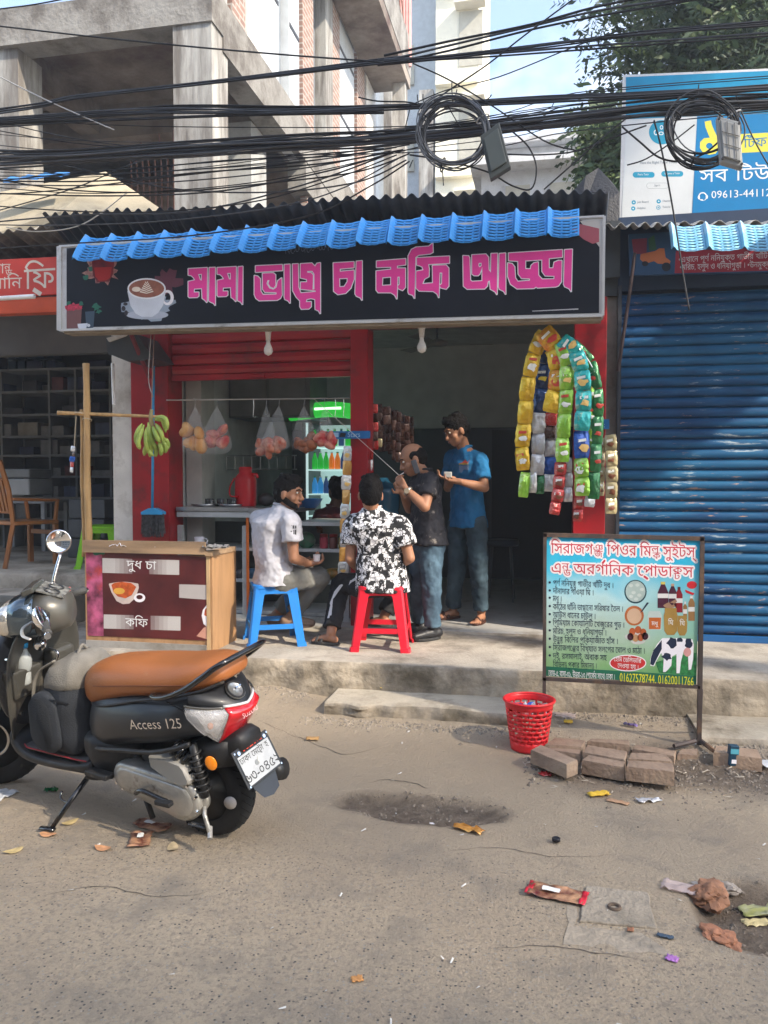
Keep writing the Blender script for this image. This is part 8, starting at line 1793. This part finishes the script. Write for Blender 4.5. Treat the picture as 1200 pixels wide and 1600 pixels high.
#backpack on the floorboard
bag_g=M('bag_grey',(.17,.16,.14),.85,var=.15,scale=12,bump=.25,bscale=180);bag_b=M('bag_black',(.022,.026,.033),.8,var=.25,scale=6,bump=.25,bscale=180)
Fm=full(sc);bpk=thing('backpack','black and grey backpack standing on the scooter floorboard','backpack',(0,0,0));bpk.matrix_world=Matrix.LocRotScale(Fm@Vector((.68,.0,.288)),Euler((-LEAN,-.10,HDG)),(1,1,1));bpk.location,bpk.rotation_euler=Fm@Vector((.68,0.0,.288)),Euler((-LEAN,0,HDG))
def bagring(z,hx,hy,cx=0,e=3.0,n=26):
 return [(cx+hx*math.copysign(abs(math.cos(2*PI*j/n))**(2/e),math.cos(2*PI*j/n))*(1+.05*noise.noise(Vector((j*.5,z*9,1)))),hy*math.copysign(abs(math.sin(2*PI*j/n))**(2/e),math.sin(2*PI*j/n)),z)for j in range(n)]
bst=[(0,.10,.13,0),(.02,.125,.152,.0),(.10,.135,.162,0),(.20,.13,.160,-.005),(.27,.12,.152,-.01),(.33,.105,.140,-.015),(.38,.08,.12,-.03),(.415,.05,.08,-.04),(.425,.02,.04,-.04)]
bo=MB().loft([bagring(*s_)for s_ in bst]).build('main_compartment',bag_b,bpk,smooth=True);subsurf(bo,1);cloth_fold(bo,.030,.07)
tp=MB().loft([bagring(z,hx+.008,hy+.007,cx)for z,hx,hy,cx in [(.27,.122,.154,-.01),(.33,.107,.142,-.015),(.38,.082,.122,-.03),(.416,.052,.082,-.04),(.428,.02,.04,-.04)]]).build('top_panel',bag_g,bpk,smooth=True);subsurf(tp,1);cloth_fold(tp,.024,.07)
MB().loft([[(x+.062+.0,.162+o_,z)for x,z in stadium(.0,.10,.07,.0,.20,.065)]for o_ in (-.03,.0,.012)]).build('front_pocket',bag_b,bpk,smooth=True)
fpk=MB().loft([[(.062+x*k+.0,.150+o_,.15+(z-.15)*k)for x,z in stadium(-.02,.10,.085,-.02,.21,.08)]for o_,k in ((-.02,1),(.014,1),(.024,.92))]).build('pocket',bag_b,bpk,smooth=True)
MB().tube(curve_pts([(.135,.10,.06),(.142,.13,.16),(.125,.135,.28),(.09,.125,.36),(.0,.11,.415)],6),.010,7,flat=.5).build('piping',bag_g,bpk,smooth=True)
MB().tube(curve_pts([(-.09,.145,.245),(-.03,.165,.262),(.05,.165,.262),(.10,.148,.25)],5),.004,6).build('zip',M('zip_black',(.005,.005,.006),.4),bpk)
MB().tube(curve_pts([(-.13,.06,.30),(-.165,.07,.20),(-.15,.08,.06)],5),.018,8,flat=.35).build('shoulder_strap',bag_g,bpk,smooth=True);MB().tube(curve_pts([(-.05,-.03,.42),(-.05,0,.455),(-.05,.03,.42)],5),.007,7).build('handle',bag_g,bpk,smooth=True)
#water bottle in the pocket
bo_=thing('water_bottle','clear water bottle with a blue cap in the scooter storage pocket','bottle',Fm@Vector((.918,.095,.565)),(-LEAN+.08,-.12,HDG))
MB().lathe([(.030,0),(.034,.01),(.034,.06),(.031,.065),(.034,.07),(.034,.11),(.030,.13),(.014,.155),(.013,.17)],n=22).build('bottle',M('pet_clear',(.75,.80,.80),.06,alpha=.42,var=.03,spec=1.0),bo_,smooth=True)
MB().lathe([(.016,.168),(.0165,.19),(.001,.191)],n=18).build('cap',M('cap_blue',(.01,.28,.60),.35),bo_,smooth=True);MB().lathe([(.028,.004),(.031,.01),(.031,.05),(.001,.052)],n=20).build('water',M('water_clear',(.45,.50,.50),.05,alpha=.5),bo_,smooth=True)
#overhead cables
cab=M('cable_black',(.012,.013,.016),.55,var=.3,scale=3);cab2=M('cable_dusty',(.055,.06,.07),.6,var=.3,scale=3);cab3=M('cable_pale',(.40,.40,.40),.6)
def cable(pts,r=.0055,m=None,y=4.4,label='',group=None,jit=0,n=6,yj=0):
 P3=[]
 yy=y+rnd.uniform(-yj,yj)
 for i,(px,py)in enumerate(pts):P3.append(on(px,py+rnd.uniform(-jit,jit),y=yy))
 o=MB().tube(curve_pts(P3,n),r,6).build('cable',m or cab,smooth=True,label=label,cat='cable',group=group);return o
def bundle(pts,n_,spread,label,group,y=4.4,r=(.0038,.0064),wob=2.6):
 for k in range(n_):
  off=(k/(max(1,n_-1))-.5)*spread;sg=rnd.uniform(-1,1)
  P_=[(px,py+off+rnd.uniform(-wob,wob)+sg*1.5*math.sin(i*1.3))for i,(px,py)in enumerate(pts)]
  cable(P_,rnd.uniform(*r),cab if rnd.random()<.72 else cab2,y+rnd.uniform(-.12,.12),label,group)
bundle([(-60,180),(60,163),(120,151),(300,132),(450,114),(600,95),(640,92)],6,7,'black cable in the upper bundle climbing from the left edge towards the sky','upper bundle of overhead cables')
bundle([(600,96),(700,72),(830,42),(950,15),(1100,-8),(1260,-30)],3,13,'thin cable of the three fanning up to the top right','three cables to the top right')
bundle([(590,97),(700,88),(870,68),(1010,52),(1200,38),(1270,33)],6,6,'black cable in the bundle crossing the tree below the top right three','bundle crossing the tree')
bundle([(600,97),(760,86),(930,74),(1200,53),(1260,49)],2,7,'single thin cable under the bundle that crosses the tree','thin cables under the tree bundle')
bundle([(-60,188),(0,187),(140,178),(275,171),(450,172),(600,167),(700,163),(850,155),(1000,150),(1270,134)],7,8,'black cable in the long level bundle above the coils','long level bundle of cables')
bundle([(-60,200),(60,190),(200,184),(400,178),(600,172)],4,9,'cable running just below the long level bundle at the left','left cables below the level bundle')
bundle([(-60,256),(0,252),(150,243),(300,236),(450,228),(560,222),(650,214),(780,200),(900,186),(1000,176),(1100,168),(1270,158)],13,17,'black cable in the thickest lower bundle behind the coils','thick lower bundle of cables')
bundle([(-60,240),(100,240),(300,226),(500,214),(620,210),(760,196),(900,178),(1060,160),(1270,150)],6,12,'cable along the top edge of the thick lower bundle','cables over the thick lower bundle')
fan=[((610,236),(480,262),(300,282),(120,290),(-60,286)),((615,238),(500,270),(330,300),(140,306),(-60,300)),((620,242),(520,280),(380,318),(180,332),(-60,318)),((625,246),(540,292),(440,322),(260,345),(90,352),(-60,350)),((600,232),(430,246),(220,262),(60,276),(-60,290)),((640,226),(520,244),(360,250),(150,268),(-60,262)),((610,240),(470,290),(300,330),(120,336),(-60,352)),((640,240),(560,268),(420,286),(260,300),(100,296),(-60,270)),((640,252),(580,290),(480,338),(300,368),(120,380),(-60,392)),((600,222),(400,228),(240,246),(110,296),(-60,345)),((620,230),(480,252),(250,278),(60,300),(-60,304)),((630,234),(500,256),(330,268),(150,283),(-60,282)),((635,250),(560,284),(430,300),(280,296),(150,270),(0,236),(-60,228))]
for k,f in enumerate(fan):cable(f,rnd.uniform(.0035,.005),cab if k%3 else cab2,4.5+rnd.uniform(-.15,.1),'slack black cable fanning down to the left in front of the roof edge','slack cables fanning to the left')
single=[([(-60,35),(0,41),(150,58),(300,73),(450,86),(600,97)],.0045,'lone thin cable sagging across the concrete beam at the upper left'),([(-60,22),(0,14),(60,6),(130,-8)],.004,'short thin cable across the top left corner'),([(-60,86),(0,120),(80,160),(178,203)],.004,'pale wire slanting down to the upright iron bar at left'),([(905,-8),(820,55),(760,102),(700,142),(678,158)],.004,'thin wire slanting from the top down to the left coil'),([(645,99),(700,124),(770,166),(850,220),(900,235)],.004,'thin wire slanting down to the right through the left coil'),([(1022,188),(1035,240),(1052,330),(1066,420),(1077,485)],.0045,'single cut wire hanging down in front of the billboard and shutter'),([(972,198),(1000,222),(1030,246),(1065,252),(1100,240),(1130,215)],.0048,'loop of cable sagging over the white billboard panel'),([(850,296),(900,252),(950,208),(985,180)],.004,'thin wire slanting up from the black roof to the bundle'),([(640,165),(700,140),(780,120),(900,72),(990,40)],.003,'hair thin wire rising across the sky to the tree'),([(1150,150),(1165,190),(1190,240),(1240,320)],.0035,'thin wire running down the right of the metal box'),([(640,242),(690,250),(760,268),(800,290),(830,295),(838,262),(826,230),(800,205)],.0045,'cable looping under the left box'),([(770,240),(840,242),(900,236),(960,214),(1010,196)],.004,'slack cable between the two coils'),([(560,152),(590,158),(640,160),(668,170)],.004,'short curl of cable left of the coil'),([(980,258),(1010,248),(1050,222),(1085,195)],.0035,'thin drooping wire in front of the round billboard badge')]
for p,r,l in single:cable(p,r,cab3 if 'pale' in l else cab,4.3,l)
for k in range(10):
 a0=rnd.uniform(170,300);a1=rnd.uniform(150,240);sg=rnd.uniform(12,45)
 cable([(-60,a0),(150,a0+(a1-a0)*.25+sg),(420,a0+(a1-a0)*.55+sg*1.1),(640+k*20,a1+6),(900,a1-25+rnd.uniform(-8,8)),(1270,a1-60)],rnd.uniform(.0022,.0034),cab2 if k%2 else cab,4.5,'very thin slack wire wandering across the whole picture among the bundles','thin wires among the bundles')
def coil(cx,cy,rx,ry,n_,label,y=4.2,m=cab2,seed=1):
 r=random.Random(seed);root=thing('cable_coil',label,'cable coil',on(cx,cy,y=y));c0=on(cx,cy,y=y);ux=on(cx+1,cy,y=y)-c0;uz=on(cx,cy-1,y=y)-c0
 for k in range(n_):
  k1=r.uniform(.84,1.04);k2=r.uniform(.84,1.04);ox=r.uniform(-5,5);oy=r.uniform(-5,5);a0=r.uniform(0,6.3);yy=r.uniform(-.05,.05);ph=r.uniform(0,6)
  P_=[ux*(ox+rx*k1*math.cos(a0+2*PI*t/30)+2.0*math.sin(3*2*PI*t/30+ph))+uz*(oy+ry*k2*math.sin(a0+2*PI*t/30)+1.6*math.cos(2*2*PI*t/30+ph))+Vector((0,yy+.02*math.sin(2*PI*t/30+ph),0))for t in range(31)]
  MB().tube(P_,r.uniform(.0032,.0048),5).build('turn',m if k%3 else cab,root,smooth=True)
 for a in (.5,2.6,4.4):MB().torus(ux*rx*.95*math.cos(a)+uz*ry*.95*math.sin(a),(-math.sin(a),0,math.cos(a)),.035,.004,12,5).build('tie',cab3 if a<1 else cab,root)
coil(708,210,55,53,17,'big tangled coil of cable hanging at the centre of the bundles',m=M('cable_hazy',(.10,.11,.13),.5),seed=3);coil(1099,204,56,52,15,'coil of black cable hanging in front of the blue billboard',seed=5)
for k,(x0,y0,x1,y1)in enumerate(((655,165,652,148),(662,160,661,147),(708,160,706,128),(712,158,714,140),(700,166,720,200),(640,172,632,205),(690,248,693,290),(645,250,640,262),(760,156,768,148),(1088,158,1092,132),(1108,154,1110,140),(748,188,740,180))):
 cable([(x0,y0),((x0+x1)/2+rnd.uniform(-1,1),(y0+y1)/2),(x1,y1)],.003,cab,4.2,'short cut cable end sticking out of the bundles','cut cable ends')
gb1=thing('junction_box','dark grey junction box hanging beside the left coil','junction box',on(772,236,y=4.15));q_=[on(750,212,y=4.15),on(780,190,y=4.15),on(798,260,y=4.15),on(766,280,y=4.15)]
bevel(MB().prism(q_,(0,0,0),(0,.05,0)).build('case',M('box_dark',(.055,.065,.065),.5),gb1,world=True),.005);q2=[p.lerp(q_[(i+2)%4],.12)for i,p in enumerate(q_)];bevel(MB().prism(q2,(0,-.012,0),(0,.001,0)).build('lid',M('box_dark2',(.07,.085,.085),.5),gb1,world=True),.004)
gb2=thing('junction_box','pale grey metal junction box hanging under the right coil','junction box',on(1140,222,y=4.1));q_=[on(1121,181,y=4.1),on(1156,190,y=4.1),on(1161,262,y=4.1),on(1127,252,y=4.1)]
pg=M('box_pale',(.30,.31,.31),.5,var=.1);bevel(MB().prism(q_,(0,0,0),(0,.05,0)).build('case',pg,gb2,world=True),.004);q2=[p.lerp(q_[(i+2)%4],.10)for i,p in enumerate(q_)];bevel(MB().prism(q2,(0,-.014,0),(0,.001,0)).build('lid',pg,gb2,world=True),.003)
A,B,C,D=q2
for t in (.33,.66):a,b=A.lerp(D,t),B.lerp(C,t);MB().tube([a+Vector((0,-.018,0)),b+Vector((0,-.018,0))],.0018,4).build('rib',M('rib_dark',(.10,.10,.10),.5),gb2,world=True)
for t in (.35,.75):a,b=A.lerp(B,t),D.lerp(C,t);MB().tube([a+Vector((0,-.018,0)),b+Vector((0,-.018,0))],.0018,4).build('rib',M('rib_dark',(.1,.1,.1)),gb2,world=True)
for i,p in enumerate(q_):c=p.lerp(q_[(i+2)%4],.06);MB().cyl(c+Vector((0,-.002,0)),c+Vector((0,-.010,0)),.006,8).build('screw',dk_metal,gb2,world=True)
cable([(10,355),(60,362),(130,350),(200,300)],.004,M('rope_pale',(.45,.42,.36),.8),5.3,'pale rope lying over the left roof sheets')
tp=MB();
for k in range(9):x=5+k*13;a,b=on(x,285-k*1.5+2*math.sin(k*2),y=7.0),on(x,279-k*1.5+2*math.cos(k*3),y=7.2);tp.v+=[tuple(a),tuple(b)]
for k in range(8):tp.f.append((2*k,2*k+2,2*k+3,2*k+1))
solidify(tp.build('tarpaulin',M('blue_tarp',(.05,.22,.55),.6),label='strip of blue tarpaulin on the sloping concrete roof',cat='tarpaulin'),.004)
#thin sunlit street haze
hm=bpy.data.materials.new('haze_air');hm.use_nodes=True;hn=hm.node_tree
for q in list(hn.nodes):
 if q.type!='OUTPUT_MATERIAL':hn.nodes.remove(q)
pv=hn.nodes.new('ShaderNodeVolumePrincipled');pv.inputs['Density'].default_value=.0045;pv.inputs['Color'].default_value=(.92,.95,1,1);pv.inputs['Anisotropy'].default_value=.3
hn.links.new(pv.outputs[0],[q for q in hn.nodes if q.type=='OUTPUT_MATERIAL'][0].inputs['Volume'])
MB().bb((-45,-30,-1.2),(45,60,42)).build('haze',hm,kind='stuff',label='thin pale haze filling the street',cat='haze')
